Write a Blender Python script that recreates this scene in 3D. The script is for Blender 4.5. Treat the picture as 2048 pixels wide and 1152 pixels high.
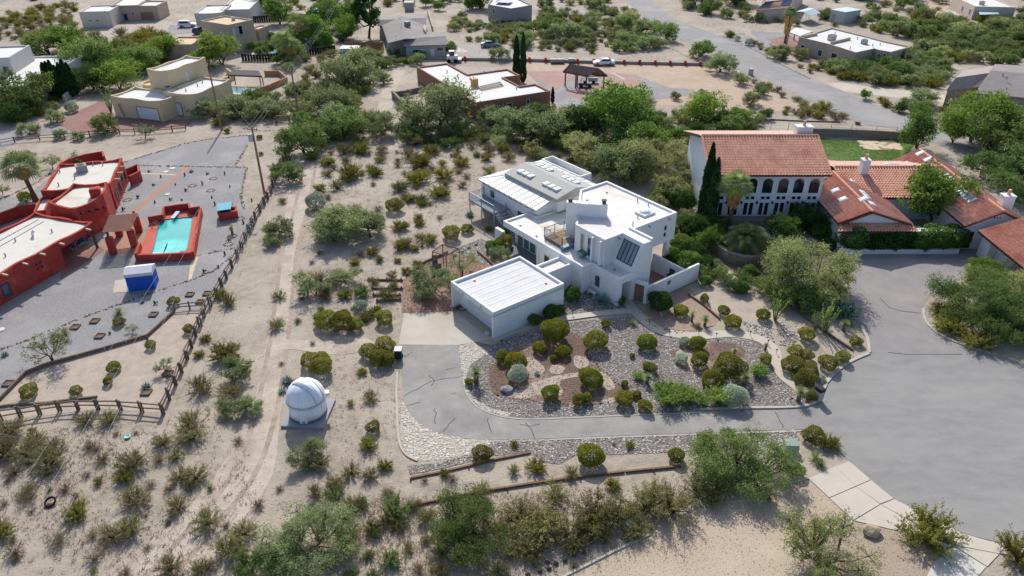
import bpy, bmesh, math, random
import numpy as np
from mathutils import Vector, Matrix
from mathutils.geometry import tessellate_polygon
for o in list(bpy.data.objects): bpy.data.objects.remove(o)
SC = bpy.context.scene
COL = SC.collection
# ---------------------------------------------------------------- camera
FPX, HZ, CAMH = 1447.0, -300.0, 40.0            # focal length in photo pixels, horizon row, height in metres
PITCH = math.atan((576 - HZ) / FPX)
CP, SP = math.cos(PITCH), math.sin(PITCH)
cam = bpy.data.cameras.new('camera'); camo = bpy.data.objects.new('camera', cam); COL.objects.link(camo)
cam.sensor_width = 36; cam.lens = 36 * FPX / 2048; cam.clip_end = 6000; cam.clip_start = 0.5
camo.location = (0, 0, CAMH); camo.rotation_euler = (math.pi / 2 - PITCH, 0, 0)
SC.camera = camo
# ---------------------------------------------------------------- sky, sun, exposure
SUN_EL, SHX = math.radians(39.5), 0.14            # elevation; shadows run towards (SHX, -1)
W = bpy.data.worlds.new('World'); SC.world = W; W.use_nodes = True
nt = W.node_tree; bg = nt.nodes['Background']
sky = nt.nodes.new('ShaderNodeTexSky'); sky.sky_type = 'NISHITA'; sky.sun_disc = False
sky.sun_elevation = SUN_EL; sky.sun_rotation = math.atan2(-SHX, 1); sky.altitude = 1300
sky.air_density = 0.7; sky.dust_density = 4.0; sky.ozone_density = 0.6
nt.links.new(sky.outputs[0], bg.inputs[0]); bg.inputs[1].default_value = 0.15
sl = bpy.data.lights.new('sun', 'SUN'); so = bpy.data.objects.new('sun', sl); COL.objects.link(so)
sl.energy = 3.15; sl.angle = math.radians(0.53); sl.color = (1, 0.96, 0.90)
n_ = math.hypot(SHX, 1)
so.rotation_euler = Vector((SHX / n_ * math.cos(SUN_EL), -math.cos(SUN_EL) / n_, -math.sin(SUN_EL))).to_track_quat('-Z', 'Y').to_euler()
so.location = (0, 0, 120)
SC.view_settings.view_transform = 'Standard'; SC.view_settings.look = 'None'
SC.view_settings.gamma = 1; SC.view_settings.use_curve_mapping = False
SC.view_settings.exposure = 0.50

# ---------------------------------------------------------------- measuring helpers: photo pixel -> point at height h
def G(px, py, h=0.0):
    u = (px - 1024) / FPX; v = (576 - py) / FPX
    d = (u, CP + v * SP, -SP + v * CP); t = (h - CAMH) / d[2]
    return Vector((d[0] * t, d[1] * t, h))
def GP(pts, h=0.0): return [G(x, y, h) for x, y in pts]
def SCALE(py): return (py - HZ) * CP / CAMH      # pixels per metre on the ground at that row
def smooth(pts, n=4, closed=False):
    P = [Vector(p) for p in pts]; out = []; N = len(P)
    for i in range(N if closed else N - 1):
        a = P[(i - 1) % N] if closed or i > 0 else P[i]; b = P[i]; c = P[(i + 1) % N]
        d = P[(i + 2) % N] if closed or i < N - 2 else P[(i + 1) % N]
        for k in range(n):
            t = k / n
            out.append(0.5 * ((2 * b) + (c - a) * t + (2 * a - 5 * b + 4 * c - d) * t * t + (3 * b - a - 3 * c + d) * t ** 3))
    if not closed: out.append(P[-1])
    return out

# ---------------------------------------------------------------- materials
def lin(c):
    return tuple(((v / 255) / 12.92 if v / 255 <= .04045 else ((v / 255 + .055) / 1.055) ** 2.4) for v in c[:3]) + (1,)
MATS = {}
def M(name, rgb, rough=.85, var=.15, scale=1.0, bump=0.0, rgb2=None, scale2=None, spec=.3, metal=0.0, bscale=None, wear=None, st=None):
    if name in MATS: return MATS[name]
    m = bpy.data.materials.new(name); m.use_nodes = True; t = m.node_tree; N = t.nodes; L = t.links
    b = N['Principled BSDF']; b.inputs['Roughness'].default_value = rough; b.inputs['Specular IOR Level'].default_value = spec
    b.inputs['Metallic'].default_value = metal
    tc = N.new('ShaderNodeTexCoord')
    nz = N.new('ShaderNodeTexNoise'); nz.inputs['Scale'].default_value = scale; nz.inputs['Detail'].default_value = 6; nz.inputs['Roughness'].default_value = .62
    vec = tc.outputs['Object']
    if st:                                        # stretched pattern (wheel wear, brushed or rolled surfaces)
        mp = N.new('ShaderNodeMapping'); mp.inputs['Scale'].default_value = st; L.new(vec, mp.inputs['Vector']); vec = mp.outputs[0]
    L.new(vec, nz.inputs['Vector'])
    rp = N.new('ShaderNodeValToRGB'); c = lin(rgb)
    rp.color_ramp.elements[0].position = .3; rp.color_ramp.elements[1].position = .7
    rp.color_ramp.elements[0].color = tuple(v * (1 - var) for v in c[:3]) + (1,)
    rp.color_ramp.elements[1].color = tuple(min(.92, v * (1 + var)) for v in c[:3]) + (1,)
    L.new(nz.outputs[0], rp.inputs[0]); last = rp.outputs[0]
    if rgb2 is not None:                          # a second tone in large patches (stains, drifts)
        n2 = N.new('ShaderNodeTexNoise'); n2.inputs['Scale'].default_value = scale2 or scale * .2; n2.inputs['Detail'].default_value = 5
        n2.inputs['Roughness'].default_value = .6
        L.new(vec, n2.inputs['Vector'])
        r2 = N.new('ShaderNodeValToRGB'); r2.color_ramp.elements[0].position = (wear or .5) - .02; r2.color_ramp.elements[1].position = (wear or .5) + .16
        L.new(n2.outputs[0], r2.inputs[0])
        mx = N.new('ShaderNodeMix'); mx.data_type = 'RGBA'
        L.new(r2.outputs[0], mx.inputs[0]); L.new(last, mx.inputs[6]); mx.inputs[7].default_value = lin(rgb2); last = mx.outputs[2]
    L.new(last, b.inputs['Base Color'])
    if bump:
        nb = N.new('ShaderNodeTexNoise'); nb.inputs['Scale'].default_value = bscale or scale * 4; nb.inputs['Detail'].default_value = 5
        L.new(tc.outputs['Object'], nb.inputs['Vector'])
        bp = N.new('ShaderNodeBump'); bp.inputs['Strength'].default_value = min(1, bump); bp.inputs['Distance'].default_value = .06
        L.new(nb.outputs[0], bp.inputs['Height']); L.new(bp.outputs[0], b.inputs['Normal'])
    MATS[name] = m; return m
def LEAF(name, rgb, rgb2, trans=.35, objvar=.25):
    """foliage: colour differs from leaf to leaf (face attribute tint) and from plant to plant"""
    if name in MATS: return MATS[name]
    m = bpy.data.materials.new(name); m.use_nodes = True; t = m.node_tree; N = t.nodes; L = t.links
    N.remove(N['Principled BSDF']); out = N['Material Output']
    at = N.new('ShaderNodeAttribute'); at.attribute_name = 'tint'
    oi = N.new('ShaderNodeObjectInfo')
    mx = N.new('ShaderNodeMix'); mx.data_type = 'RGBA'; mx.inputs[6].default_value = lin(rgb); mx.inputs[7].default_value = lin(rgb2)
    L.new(at.outputs['Fac'], mx.inputs[0])
    mr = N.new('ShaderNodeMapRange'); mr.inputs['To Min'].default_value = 1 - objvar; mr.inputs['To Max'].default_value = 1 + objvar
    L.new(oi.outputs['Random'], mr.inputs['Value'])
    hs = N.new('ShaderNodeHueSaturation'); L.new(mx.outputs[2], hs.inputs['Color']); L.new(mr.outputs[0], hs.inputs['Value'])
    h2 = N.new('ShaderNodeMapRange'); h2.inputs['To Min'].default_value = .485; h2.inputs['To Max'].default_value = .515
    ml = N.new('ShaderNodeMath'); ml.operation = 'FRACT'; m2 = N.new('ShaderNodeMath'); m2.operation = 'MULTIPLY'; m2.inputs[1].default_value = 7.13
    L.new(oi.outputs['Random'], m2.inputs[0]); L.new(m2.outputs[0], ml.inputs[0]); L.new(ml.outputs[0], h2.inputs['Value']); L.new(h2.outputs[0], hs.inputs['Hue'])
    d = N.new('ShaderNodeBsdfDiffuse'); tr = N.new('ShaderNodeBsdfTranslucent'); ms = N.new('ShaderNodeMixShader'); ms.inputs[0].default_value = trans
    L.new(hs.outputs[0], d.inputs[0]); L.new(hs.outputs[0], tr.inputs[0]); L.new(d.outputs[0], ms.inputs[1]); L.new(tr.outputs[0], ms.inputs[2])
    L.new(ms.outputs[0], out.inputs[0]); MATS[name] = m; return m
def ROCK(name, cols):
    m = bpy.data.materials.new(name); m.use_nodes = True; t = m.node_tree; N = t.nodes; L = t.links
    b = N['Principled BSDF']; b.inputs['Roughness'].default_value = .9; b.inputs['Specular IOR Level'].default_value = .2
    at = N.new('ShaderNodeAttribute'); at.attribute_name = 'tint'; rp = N.new('ShaderNodeValToRGB')
    while len(rp.color_ramp.elements) < len(cols): rp.color_ramp.elements.new(.5)
    for i, c in enumerate(cols):
        rp.color_ramp.elements[i].position = i / (len(cols) - 1); rp.color_ramp.elements[i].color = lin(c)
    L.new(at.outputs['Fac'], rp.inputs[0]); L.new(rp.outputs[0], b.inputs['Base Color']); return m
def GLASS(name, rgb, rough=.08):
    m = bpy.data.materials.new(name); m.use_nodes = True; b = m.node_tree.nodes['Principled BSDF']
    b.inputs['Base Color'].default_value = lin(rgb); b.inputs['Roughness'].default_value = rough; b.inputs['Specular IOR Level'].default_value = .8; return m

# ---------------------------------------------------------------- objects
ORG = {}
def tag(o, label=None, cat=None, group=None, kind=None):
    if label: o['label'] = label
    if cat: o['category'] = cat
    if group: o['group'] = group
    if kind: o['kind'] = kind
    return o
def thing(name, label, cat, loc, group=None):
    o = bpy.data.objects.new(name, None); COL.objects.link(o); o.location = loc; o.empty_display_size = .3
    ORG[o.name] = Vector(loc); return tag(o, label, cat, group)
def link(name, me, mat, parent=None):
    if mat is not None and len(me.materials) == 0: me.materials.append(mat)
    o = bpy.data.objects.new(name, me); COL.objects.link(o)
    if parent is not None: o.parent = parent; ORG[o.name] = ORG[parent.name]
    else: ORG[o.name] = Vector((0, 0, 0))
    return o
class MB:
    def __init__(s): s.v = []; s.f = []
    def add(s, vs, fs):
        b = len(s.v); s.v += [tuple(v) for v in vs]; s.f += [tuple(b + i for i in f) for f in fs]; return s
    def prism(s, pts, z0, z1, cap=True, base=False):
        n = len(pts); vs = [(p[0], p[1], z0) for p in pts] + [(p[0], p[1], z1) for p in pts]
        fs = [(i, (i + 1) % n, n + (i + 1) % n, n + i) for i in range(n)]
        if cap: fs.append(tuple(range(n, 2 * n)))
        if base: fs.append(tuple(reversed(range(n))))
        return s.add(vs, fs)
    def box(s, c, size, rz=0.0, z0=None):
        """c = centre (x, y, z-base) ; box stands on z-base"""
        x, y, z = size; ca, sa = math.cos(rz), math.sin(rz)
        q = [(-x / 2, -y / 2), (x / 2, -y / 2), (x / 2, y / 2), (-x / 2, y / 2)]
        return s.prism([(c[0] + a * ca - b * sa, c[1] + a * sa + b * ca) for a, b in q], c[2], c[2] + z, True, True)
    def bar(s, a, b, w, h, up=(0, 0, 1)):
        a = Vector(a); b = Vector(b); d = (b - a).normalized(); u = Vector(up)
        if abs(d.dot(u)) > .98: u = Vector((1, 0, 0))
        r = d.cross(u).normalized() * w / 2; t = r.cross(d).normalized() * h / 2
        vs = [a - r - t, a + r - t, a + r + t, a - r + t, b - r - t, b + r - t, b + r + t, b - r + t]
        return s.add(vs, [(0, 1, 2, 3), (7, 6, 5, 4), (0, 4, 5, 1), (1, 5, 6, 2), (2, 6, 7, 3), (3, 7, 4, 0)])
    def tube(s, a, b, r0, r1=None, n=8, cap=True):
        a = Vector(a); b = Vector(b); r1 = r0 if r1 is None else r1; d = (b - a).normalized()
        u = Vector((0, 0, 1)) if abs(d.z) < .9 else Vector((1, 0, 0)); x = d.cross(u).normalized(); y = d.cross(x)
        vs = []
        for p, r in ((a, r0), (b, r1)):
            for i in range(n): t = 2 * math.pi * i / n; vs.append(p + x * math.cos(t) * r + y * math.sin(t) * r)
        fs = [(i, n + i, n + (i + 1) % n, (i + 1) % n) for i in range(n)]
        if cap: fs += [tuple(range(n)), tuple(reversed(range(n, 2 * n)))]
        return s.add(vs, fs)
    def path(s, pts, rs, n=6):
        for i in range(len(pts) - 1): s.tube(pts[i], pts[i + 1], rs[i], rs[i + 1], n, i in (0, len(pts) - 2))
        return s
    def lathe(s, c, prof, n=24):
        vs = []; m = len(prof)
        for r, z in prof:
            for i in range(n): t = 2 * math.pi * i / n; vs.append((c[0] + r * math.cos(t), c[1] + r * math.sin(t), c[2] + z))
        fs = [(j * n + i, j * n + (i + 1) % n, (j + 1) * n + (i + 1) % n, (j + 1) * n + i) for j in range(m - 1) for i in range(n)]
        fs += [tuple(reversed(range(n))), tuple(range((m - 1) * n, m * n))]
        return s.add(vs, fs)
    def poly(s, pts): return s.add(pts, [tuple(range(len(pts)))])
    def mesh(s, name, org=(0, 0, 0), smooth=False):
        me = bpy.data.meshes.new(name); ox, oy, oz = org
        me.from_pydata([(x - ox, y - oy, z - oz) for x, y, z in s.v], [], s.f); me.update()
        if smooth:
            for p in me.polygons: p.use_smooth = True
        return me
    def build(s, name, mat, parent=None, smooth=False, bevel=0):
        org = ORG[parent.name] if parent is not None else (0, 0, 0)
        me = s.mesh(name, org, smooth)
        if bevel:
            bm = bmesh.new(); bm.from_mesh(me); bmesh.ops.remove_doubles(bm, verts=bm.verts, dist=1e-4)
            bmesh.ops.bevel(bm, geom=list(bm.edges), offset=bevel, segments=1, affect='EDGES'); bm.to_mesh(me); bm.free()
        return link(name, me, mat, parent)
def area2(P): return sum(P[i][0] * P[(i + 1) % len(P)][1] - P[(i + 1) % len(P)][0] * P[i][1] for i in range(len(P)))
def ccw(P): return list(P) if area2(P) > 0 else list(reversed(P))
def tri_fill(pts, z):
    """polygon -> flat triangulated mesh data facing up"""
    P = ccw(pts); bm = bmesh.new(); vs = [bm.verts.new((p[0], p[1], z)) for p in P]
    for t in tessellate_polygon([[Vector((p[0], p[1], 0)) for p in P]]):
        f = bm.faces.new([vs[i] for i in t]); f.normal_update()
        if f.normal.z < 0: f.normal_flip()
    return bm
def sheet(name, pts, z, mat, parent=None, kind='structure', world=False, sm=0):
    P = pts if world else GP(pts)
    if sm: P = smooth(P, sm, True)
    bm = tri_fill(P, z * 1.6); me = bpy.data.meshes.new(name); bm.to_mesh(me); bm.free()
    if parent is not None:
        o = ORG[parent.name]; me.transform(Matrix.Translation(-o))
    o = link(name, me, mat, parent)
    if parent is None and kind: o['kind'] = kind
    return o
def ribbon(pts, w):
    """centre line -> outline polygon of constant width"""
    P = [Vector((p[0], p[1])) for p in pts]; L = []; R = []
    for i, p in enumerate(P):
        d = (P[min(i + 1, len(P) - 1)] - P[max(i - 1, 0)]).normalized(); n = Vector((-d.y, d.x)) * w / 2
        L.append(p + n); R.append(p - n)
    return L + R[::-1]
def strip(name, pts, w, z0, z1, mat, parent=None, kind='structure'):
    """raised kerb or edging along a centre line"""
    P = [Vector((p[0], p[1])) for p in pts]; m = MB(); vs = []
    for i, p in enumerate(P):
        d = (P[min(i + 1, len(P) - 1)] - P[max(i - 1, 0)]).normalized(); n = Vector((-d.y, d.x)) * w / 2
        vs += [(p.x + n.x, p.y + n.y, z0), (p.x + n.x, p.y + n.y, z1), (p.x - n.x, p.y - n.y, z1), (p.x - n.x, p.y - n.y, z0)]
    fs = []
    for i in range(len(P) - 1):
        a = 4 * i
        for k in range(3): fs.append((a + k, a + 4 + k, a + 5 + k, a + 1 + k))
    fs += [(0, 1, 2, 3), tuple(4 * (len(P) - 1) + k for k in (3, 2, 1, 0))]
    m.add(vs, fs); o = m.build(name, mat, parent)
    if parent is None and kind: o['kind'] = kind
    return o
def inside(p, P):
    x, y = p[0], p[1]; r = False; j = len(P) - 1
    for i in range(len(P)):
        xi, yi, xj, yj = P[i][0], P[i][1], P[j][0], P[j][1]
        if (yi > y) != (yj > y) and x < (xj - xi) * (y - yi) / (yj - yi) + xi: r = not r
        j = i
    return r
def np_inside(X, Y, P):
    r = np.zeros(len(X), bool); j = len(P) - 1
    for i in range(len(P)):
        xi, yi, xj, yj = P[i][0], P[i][1], P[j][0], P[j][1]
        if yi != yj:
            c = ((yi > Y) != (yj > Y)) & (X < (xj - xi) * (Y - yi) / (yj - yi) + xi); r ^= c
        j = i
    return r
def np_mesh(name, V, F, tint=None, smooth=False):
    """V (n,3), F (m,k) all the same k"""
    me = bpy.data.meshes.new(name); m, k = F.shape
    me.vertices.add(len(V)); me.vertices.foreach_set('co', V.astype(np.float32).ravel())
    me.loops.add(m * k); me.loops.foreach_set('vertex_index', F.astype(np.int32).ravel())
    me.polygons.add(m); me.polygons.foreach_set('loop_start', np.arange(0, m * k, k, dtype=np.int32))
    if tint is not None:
        a = me.attributes.new('tint', 'FLOAT', 'FACE'); a.data.foreach_set('value', tint.astype(np.float32))
    me.update(calc_edges=True); me.validate()
    return me
ROCKV = np.array([(1, 0, 0), (-1, 0, 0), (0, 1, 0), (0, -1, 0), (0, 0, 1), (.6, .6, -.3), (-.6, -.6, -.3), (.6, -.6, -.3), (-.6, .6, -.3)], float)
ROCKF = np.array([(4, 0, 2), (4, 2, 1), (4, 1, 3), (4, 3, 0), (0, 5, 2), (2, 8, 1), (1, 6, 3), (3, 7, 0)])
def rocks(name, polys, dens, smin, smax, mat, z, seed, flat=.6, holes=(), parent=None, maxn=40000, label=None, cat=None):
    """loose stones scattered over polygons: real little stones, one object"""
    rg = np.random.default_rng(seed); C = []
    for P in polys:
        xs = [p[0] for p in P]; ys = [p[1] for p in P]; A = abs(area2(P)) / 2
        bb = (max(xs) - min(xs)) * (max(ys) - min(ys)); n = int(min(maxn, dens * bb))
        X = rg.uniform(min(xs), max(xs), n); Y = rg.uniform(min(ys), max(ys), n); k = np_inside(X, Y, P)
        for h in holes: k &= ~np_inside(X, Y, h)
        C.append(np.stack([X[k], Y[k]], 1))
    C = np.concatenate(C); n = len(C); S = rg.uniform(0, 1, n) ** 2 * (smax - smin) + smin
    V = np.repeat(ROCKV[None], n, 0) * rg.uniform(.65, 1.2, (n, len(ROCKV), 3)); V[:, :, 2] *= flat
    a = rg.uniform(0, 6.28, n); c, s = np.cos(a)[:, None], np.sin(a)[:, None]
    X = V[:, :, 0] * c - V[:, :, 1] * s; Y = V[:, :, 0] * s + V[:, :, 1] * c
    V = np.stack([X, Y, V[:, :, 2]], 2) * (S / 2)[:, None, None]
    V[:, :, 0] += C[:, :1]; V[:, :, 1] += C[:, 1:]; V[:, :, 2] += z + (S * .12)[:, None]
    F = (ROCKF[None] + (np.arange(n) * len(ROCKV))[:, None, None]).reshape(-1, 3)
    me = np_mesh(name, V.reshape(-1, 3), F, np.repeat(rg.uniform(0, 1, n), len(ROCKF)))
    o = link(name, me, mat, parent); o['kind'] = 'stuff'
    if label and parent is None: tag(o, label, cat)
    return o
# ================================================================ materials of the place
sand = M('sand', (157, 146, 131), .95, .24, 1.1, .9, (173, 162, 147), .12, bscale=5.0, wear=.47)
sand_in = M('raked_sand', (169, 156, 141), .95, .16, .9, .4, bscale=5)
gravel_grey = M('grey_gravel', (140, 138, 137), .95, .22, 5, .6, (155, 153, 150), .2, bscale=18)
asphalt = M('asphalt', (140, 138, 134), .9, .12, .9, .35, (150, 148, 143), .2, bscale=14, spec=.2, st=(.5, 1.1, 1))
asphalt_road = M('asphalt_road', (142, 140, 137), .9, .12, .6, .3, (156, 153, 148), .10, bscale=10, spec=.2)
asphalt_brown = M('asphalt_worn', (142, 137, 134), .9, .10, .6, .3, (155, 149, 144), .12, bscale=12, spec=.2)
asphalt_old = M('asphalt_old', (150, 147, 141), .92, .12, .7, .3, (134, 131, 126), .3, bscale=10, spec=.2)
concrete = M('concrete', (186, 178, 163), .9, .06, .6, .12, (174, 164, 148), .2)
concrete_w = M('pale_concrete', (190, 182, 168), .9, .05, .6, .12)
tan_gravel = M('tan_gravel', (178, 162, 140), .95, .18, 6, .5, (188, 173, 152), .15, bscale=20)
mulch = M('red_mulch', (112, 93, 82), .95, .30, 5, .8, (160, 142, 124), .28, bscale=14, wear=.52)
pinkpave = M('pink_pavers', (160, 128, 118), .92, .12, 3, .3, (170, 142, 130), .15)
redpave = M('red_gravel_drive', (140, 106, 98), .95, .14, 4, .4, (152, 120, 110), .15)
brick_path = M('brick_path', (168, 128, 108), .92, .2, 6, .4)
flagstone = M('flagstone', (196, 180, 150), .9, .15, 2, .3)
dirt = M('graded_dirt', (176, 157, 136), .95, .12, .7, .5, (168, 147, 124), .12)
lawn = M('lawn', (82, 108, 46), .95, .35, 1.6, .7, (124, 132, 72), .3, wear=.56, bscale=20)
kerbm = M('kerb_concrete', (178, 172, 160), .9, .10, 1.5, .15)
crackm = M('crack_fill', (74, 73, 74), .9, .2, 2)
white = M('white_stucco', (224, 224, 221), .9, .05, .7, .12, bscale=10)
roofw = M('white_roof_coating', (216, 213, 206), .85, .06, .8, .1, (194, 178, 154), .3, wear=.57)
darkw = M('weathered_wood', (118, 102, 88), .95, .25, 5, .5)
wood = M('brown_timber', (120, 78, 52), .9, .2, 4, .4)
metalg = M('galvanised_metal', (150, 152, 154), .5, .1, 3, metal=.6)
black = M('black_plastic', (24, 25, 27), .5, .2, 3)
glassd = GLASS('dark_glass', (22, 32, 42)); glassb = GLASS('blue_glass', (52, 78, 98)); glasst = GLASS('teal_glass', (60, 110, 104))
frame_w = M('white_frame', (214, 214, 212), .6, .03, 2)

# ================================================================ ground and surfaces
m = MB(); gx = [-2500, -900, -320] + list(range(-300, 301, 12)) + [330, 900, 2500]; gy = [-400, -60] + list(range(-20, 430, 12)) + [480, 1100, 4200]
m.add([(x, y, 0) for y in gy for x in gx], [(j * len(gx) + i, j * len(gx) + i + 1, (j + 1) * len(gx) + i + 1, (j + 1) * len(gx) + i) for j in range(len(gy) - 1) for i in range(len(gx) - 1)])
m.build('ground', sand)['kind'] = 'structure'

# the dirt track across the lots
sheet('dirt_track', [(598, 300), (640, 310), (655, 345), (612, 420), (598, 500), (590, 600), (575, 720), (560, 830), (545, 950), (470, 1060), (400, 1152), (215, 1152), (330, 1060), (430, 950), (500, 830), (530, 700), (548, 600), (562, 500), (575, 400)], .004, M('track_sand', (181, 169, 154), .95, .14, 1.5, .6, (162, 147, 132), .25), sm=3)

rut = M('wheel_rut', (156, 141, 126), .95, .2, 1.6, .7, (172, 158, 143), .4)
for off in (-.85, .85):
    c = smooth(GP([(622, 320), (606, 400), (580, 500), (568, 600), (552, 720), (528, 840), (486, 950), (400, 1060), (310, 1165)]), 6)
    sheet('wheel_rut', ribbon([p + Vector((off, 0, 0)) for p in c], .42), .009, rut, world=True)
sheet('foot_path', ribbon(smooth(GP([(790, 300), (772, 240), (775, 190), (800, 140)]), 4), 2.6), .004, MATS['track_sand'], world=True)
sheet('foot_path', ribbon(smooth(GP([(740, 680), (690, 700), (600, 690), (565, 690)]), 4), 1.6), .013, MATS['track_sand'], world=True)
sheet('foot_path', ribbon(smooth(GP([(1390, 505), (1420, 530), (1470, 560), (1500, 600)]), 4), 1.0), .024, MATS['track_sand'], world=True)
# upper street
road_l = [(1180, -45), (1246, 0), (1304, 44), (1349, 72), (1399, 98), (1449, 122), (1496, 150), (1536, 165), (1641, 212), (1718, 246), (1796, 260), (1880, 292), (1990, 330), (2140, 360)]
road_r = [(1248, -45), (1306, 0), (1341, 32), (1399, 57), (1436, 72), (1536, 116), (1611, 150), (1691, 185), (1768, 217), (1818, 231), (1868, 237), (1960, 258), (2140, 300)]
sheet('street', smooth(GP(road_l), 4) + smooth(GP(road_r), 4)[::-1], .010, asphalt_road, world=True)
sheet('side_driveway', [(1436, 72), (1536, 116), (1580, 105), (1545, 88), (1480, 66)], .006, gravel_grey)
# long concrete drive to the grey shingle house
sheet('side_driveway', [(1655, 168), (1690, 183), (1800, 196), (1890, 206), (1890, 190), (1830, 182), (1740, 174), (1680, 165)], .006, concrete)

# cul-de-sac and the drive of the tiled house
drive_t = [(1738, 708), (1735, 684), (1722, 655), (1704, 632), (1700, 600), (1697, 545), (1690, 500), (1990, 500), (1985, 540), (1920, 556), (1868, 580), (1846, 612), (1850, 645), (1880, 672), (1925, 692), (1990, 712)]
sheet('tiled_house_driveway', drive_t, .012, asphalt_brown)
culds_l = [(1643, 862), (1637, 845), (1634, 820), (1642, 790), (1650, 768), (1672, 744), (1702, 724), (1738, 708)]
culds_b = [(1643, 862), (1672, 895), (1700, 924), (1741, 960), (1788, 998), (1840, 1025), (1900, 1056), (1960, 1076), (2030, 1088), (2200, 1098)]
sheet('cul_de_sac', smooth(GP(culds_l), 4) + GP([(1925, 710), (1990, 712), (2050, 728), (2200, 760)]) + smooth(GP(culds_b), 4)[::-1], .016, asphalt, world=True)
# white house driveway
dr_in = [(917, 690), (921, 735), (928, 775), (945, 803), (970, 820), (1010, 832), (1060, 836), (1150, 833), (1290, 827), (1400, 823), (1560, 816), (1640, 811)]
dr_out = [(802, 689), (803, 740), (806, 790), (820, 826), (845, 852), (880, 868), (930, 877), (1000, 880), (1100, 877), (1200, 873), (1350, 868), (1500, 862), (1646, 857)]
drive_w = smooth(GP(dr_in), 4) + smooth(GP(dr_out), 4)[::-1]
dw = sheet('white_house_driveway', drive_w, .012, asphalt_old, world=True)
sheet('driveway_mouth', [(1556, 818), (1636, 813), (1638, 858), (1572, 861)], .020, asphalt_brown, kind='structure')
# cracks in the old asphalt, each its own dark seam
CR = [[(808, 792), (835, 778), (860, 765), (888, 757), (920, 754)], [(860, 752), (868, 762), (862, 772)], [(803, 715), (815, 712), (825, 704)], [(815, 812), (840, 805)],
      [(868, 816), (873, 830), (868, 845), (872, 848)], [(885, 865), (898, 850), (910, 836)], [(975, 836), (978, 852), (984, 866)], [(1050, 846), (1062, 858), (1070, 878)], [(900, 790), (912, 786)], [(1040, 850), (1062, 852), (1080, 848)],
      [(890, 740), (908, 736)], [(1550, 824), (1562, 845), (1566, 856)]]
for c in CR:
    P = [G(x, y) for x, y in c]; rr = random.Random(str(c)); Q = []
    for i in range(len(P) - 1):
        for k in range(3): Q.append(P[i].lerp(P[i + 1], k / 3) + Vector((rr.uniform(-.08, .08), rr.uniform(-.08, .08), 0)))
    Q.append(P[-1]); sheet('crack', ribbon(Q, .06), .0165, crackm, dw, None, True)
for c in ([(1760, 597), (1778, 615), (1800, 622), (1842, 627)], [(1775, 705), (1812, 709), (1925, 709)]):
    sheet('tar_seam', ribbon(GP(c), .07), .0215, crackm, None, 'structure', True)
# concrete apron
apr = [(808, 627), (914, 626), (955, 658), (985, 678), (950, 684), (917, 690), (797, 689)]
sheet('concrete_apron', apr, .008, concrete)
# walkway: round path of concrete
wk1 = smooth(GP([(985, 680), (1030, 662), (1080, 648), (1130, 637), (1180, 630), (1230, 624), (1262, 622)]), 5)
wk2 = smooth(GP([(1225, 575), (1250, 600), (1282, 635), (1312, 658), (1345, 668), (1400, 672), (1460, 668), (1515, 677), (1545, 697), (1553, 722), (1566, 750), (1592, 772), (1612, 788)]), 5)
sheet('walkway', ribbon(wk1, .95), .026, concrete, world=True)
sheet('walkway', ribbon(wk2, 1.15), .030, concrete, world=True)
# pavement panels beside the cul-de-sac: each panel its own slab
pan = [[(1698, 923), (1741, 960), (1711, 973), (1670, 934)], [(1670, 934), (1711, 973), (1658, 996), (1617, 958)],
       [(1742, 961), (1787, 998), (1760, 1008), (1712, 974)], [(1712, 974), (1760, 1009), (1706, 1041), (1659, 997)],
       [(1788, 999), (1838, 1024), (1808, 1035), (1762, 1010)], [(1761, 1010), (1808, 1036), (1795, 1062), (1708, 1042)],
       [(1840, 1025), (1882, 1047), (1858, 1060), (1810, 1036)], [(1809, 1037), (1857, 1061), (1840, 1074), (1797, 1063)],
       [(1883, 1048), (1926, 1068), (1905, 1090), (1859, 1061)], [(1858, 1062), (1904, 1090), (1890, 1100), (1842, 1075)],
       [(1927, 1068), (1975, 1082), (2015, 1090), (1998, 1108), (1907, 1090)], [(1908, 1092), (1998, 1109), (1974, 1134)],
       [(2016, 1090), (2090, 1096), (2080, 1122), (1999, 1108)]]
pv = thing('pavement', None, None, G(1750, 1000)); pv['kind'] = 'structure'
for p in pan:
    P = GP(p); c = sum(P, Vector()) / len(P); P = [c + (q - c) * .993 for q in P]
    MB().prism(ccw(P), .0, .05).build('panel', concrete_w, pv)
sheet('second_driveway', [(1905, 1093), (1972, 1134), (1950, 1160), (1850, 1160), (1868, 1124)], .024, M('white_concrete', (198, 194, 182), .9, .04, 1))
# tan gravel forecourt
sheet('gravel_forecourt', [(1120, 1165), (1165, 1134), (1295, 1068), (1400, 1016), (1540, 975), (1615, 958), (1658, 998), (1706, 1043), (1668, 1060), (1640, 1080), (1600, 1165)], .006, tan_gravel)
sheet('gravel_bed', [(1706, 1043), (1800, 1064), (1905, 1095), (1868, 1126), (1850, 1165), (1600, 1165), (1640, 1082), (1668, 1062)], .008, M('bed_gravel', (164, 148, 130), .95, .22, 7, .6, bscale=22))
strip('concrete_edging', GP([(1105, 1165), (1165, 1135), (1230, 1102), (1300, 1069)]), .16, 0, .10, kerbm)
strip('concrete_edging', GP([(1540, 975), (1580, 966), (1617, 957)]), .14, 0, .08, kerbm)
strip('concrete_edging', GP([(1675, 1058), (1704, 1044)]), .16, 0, .09, kerbm)
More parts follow.
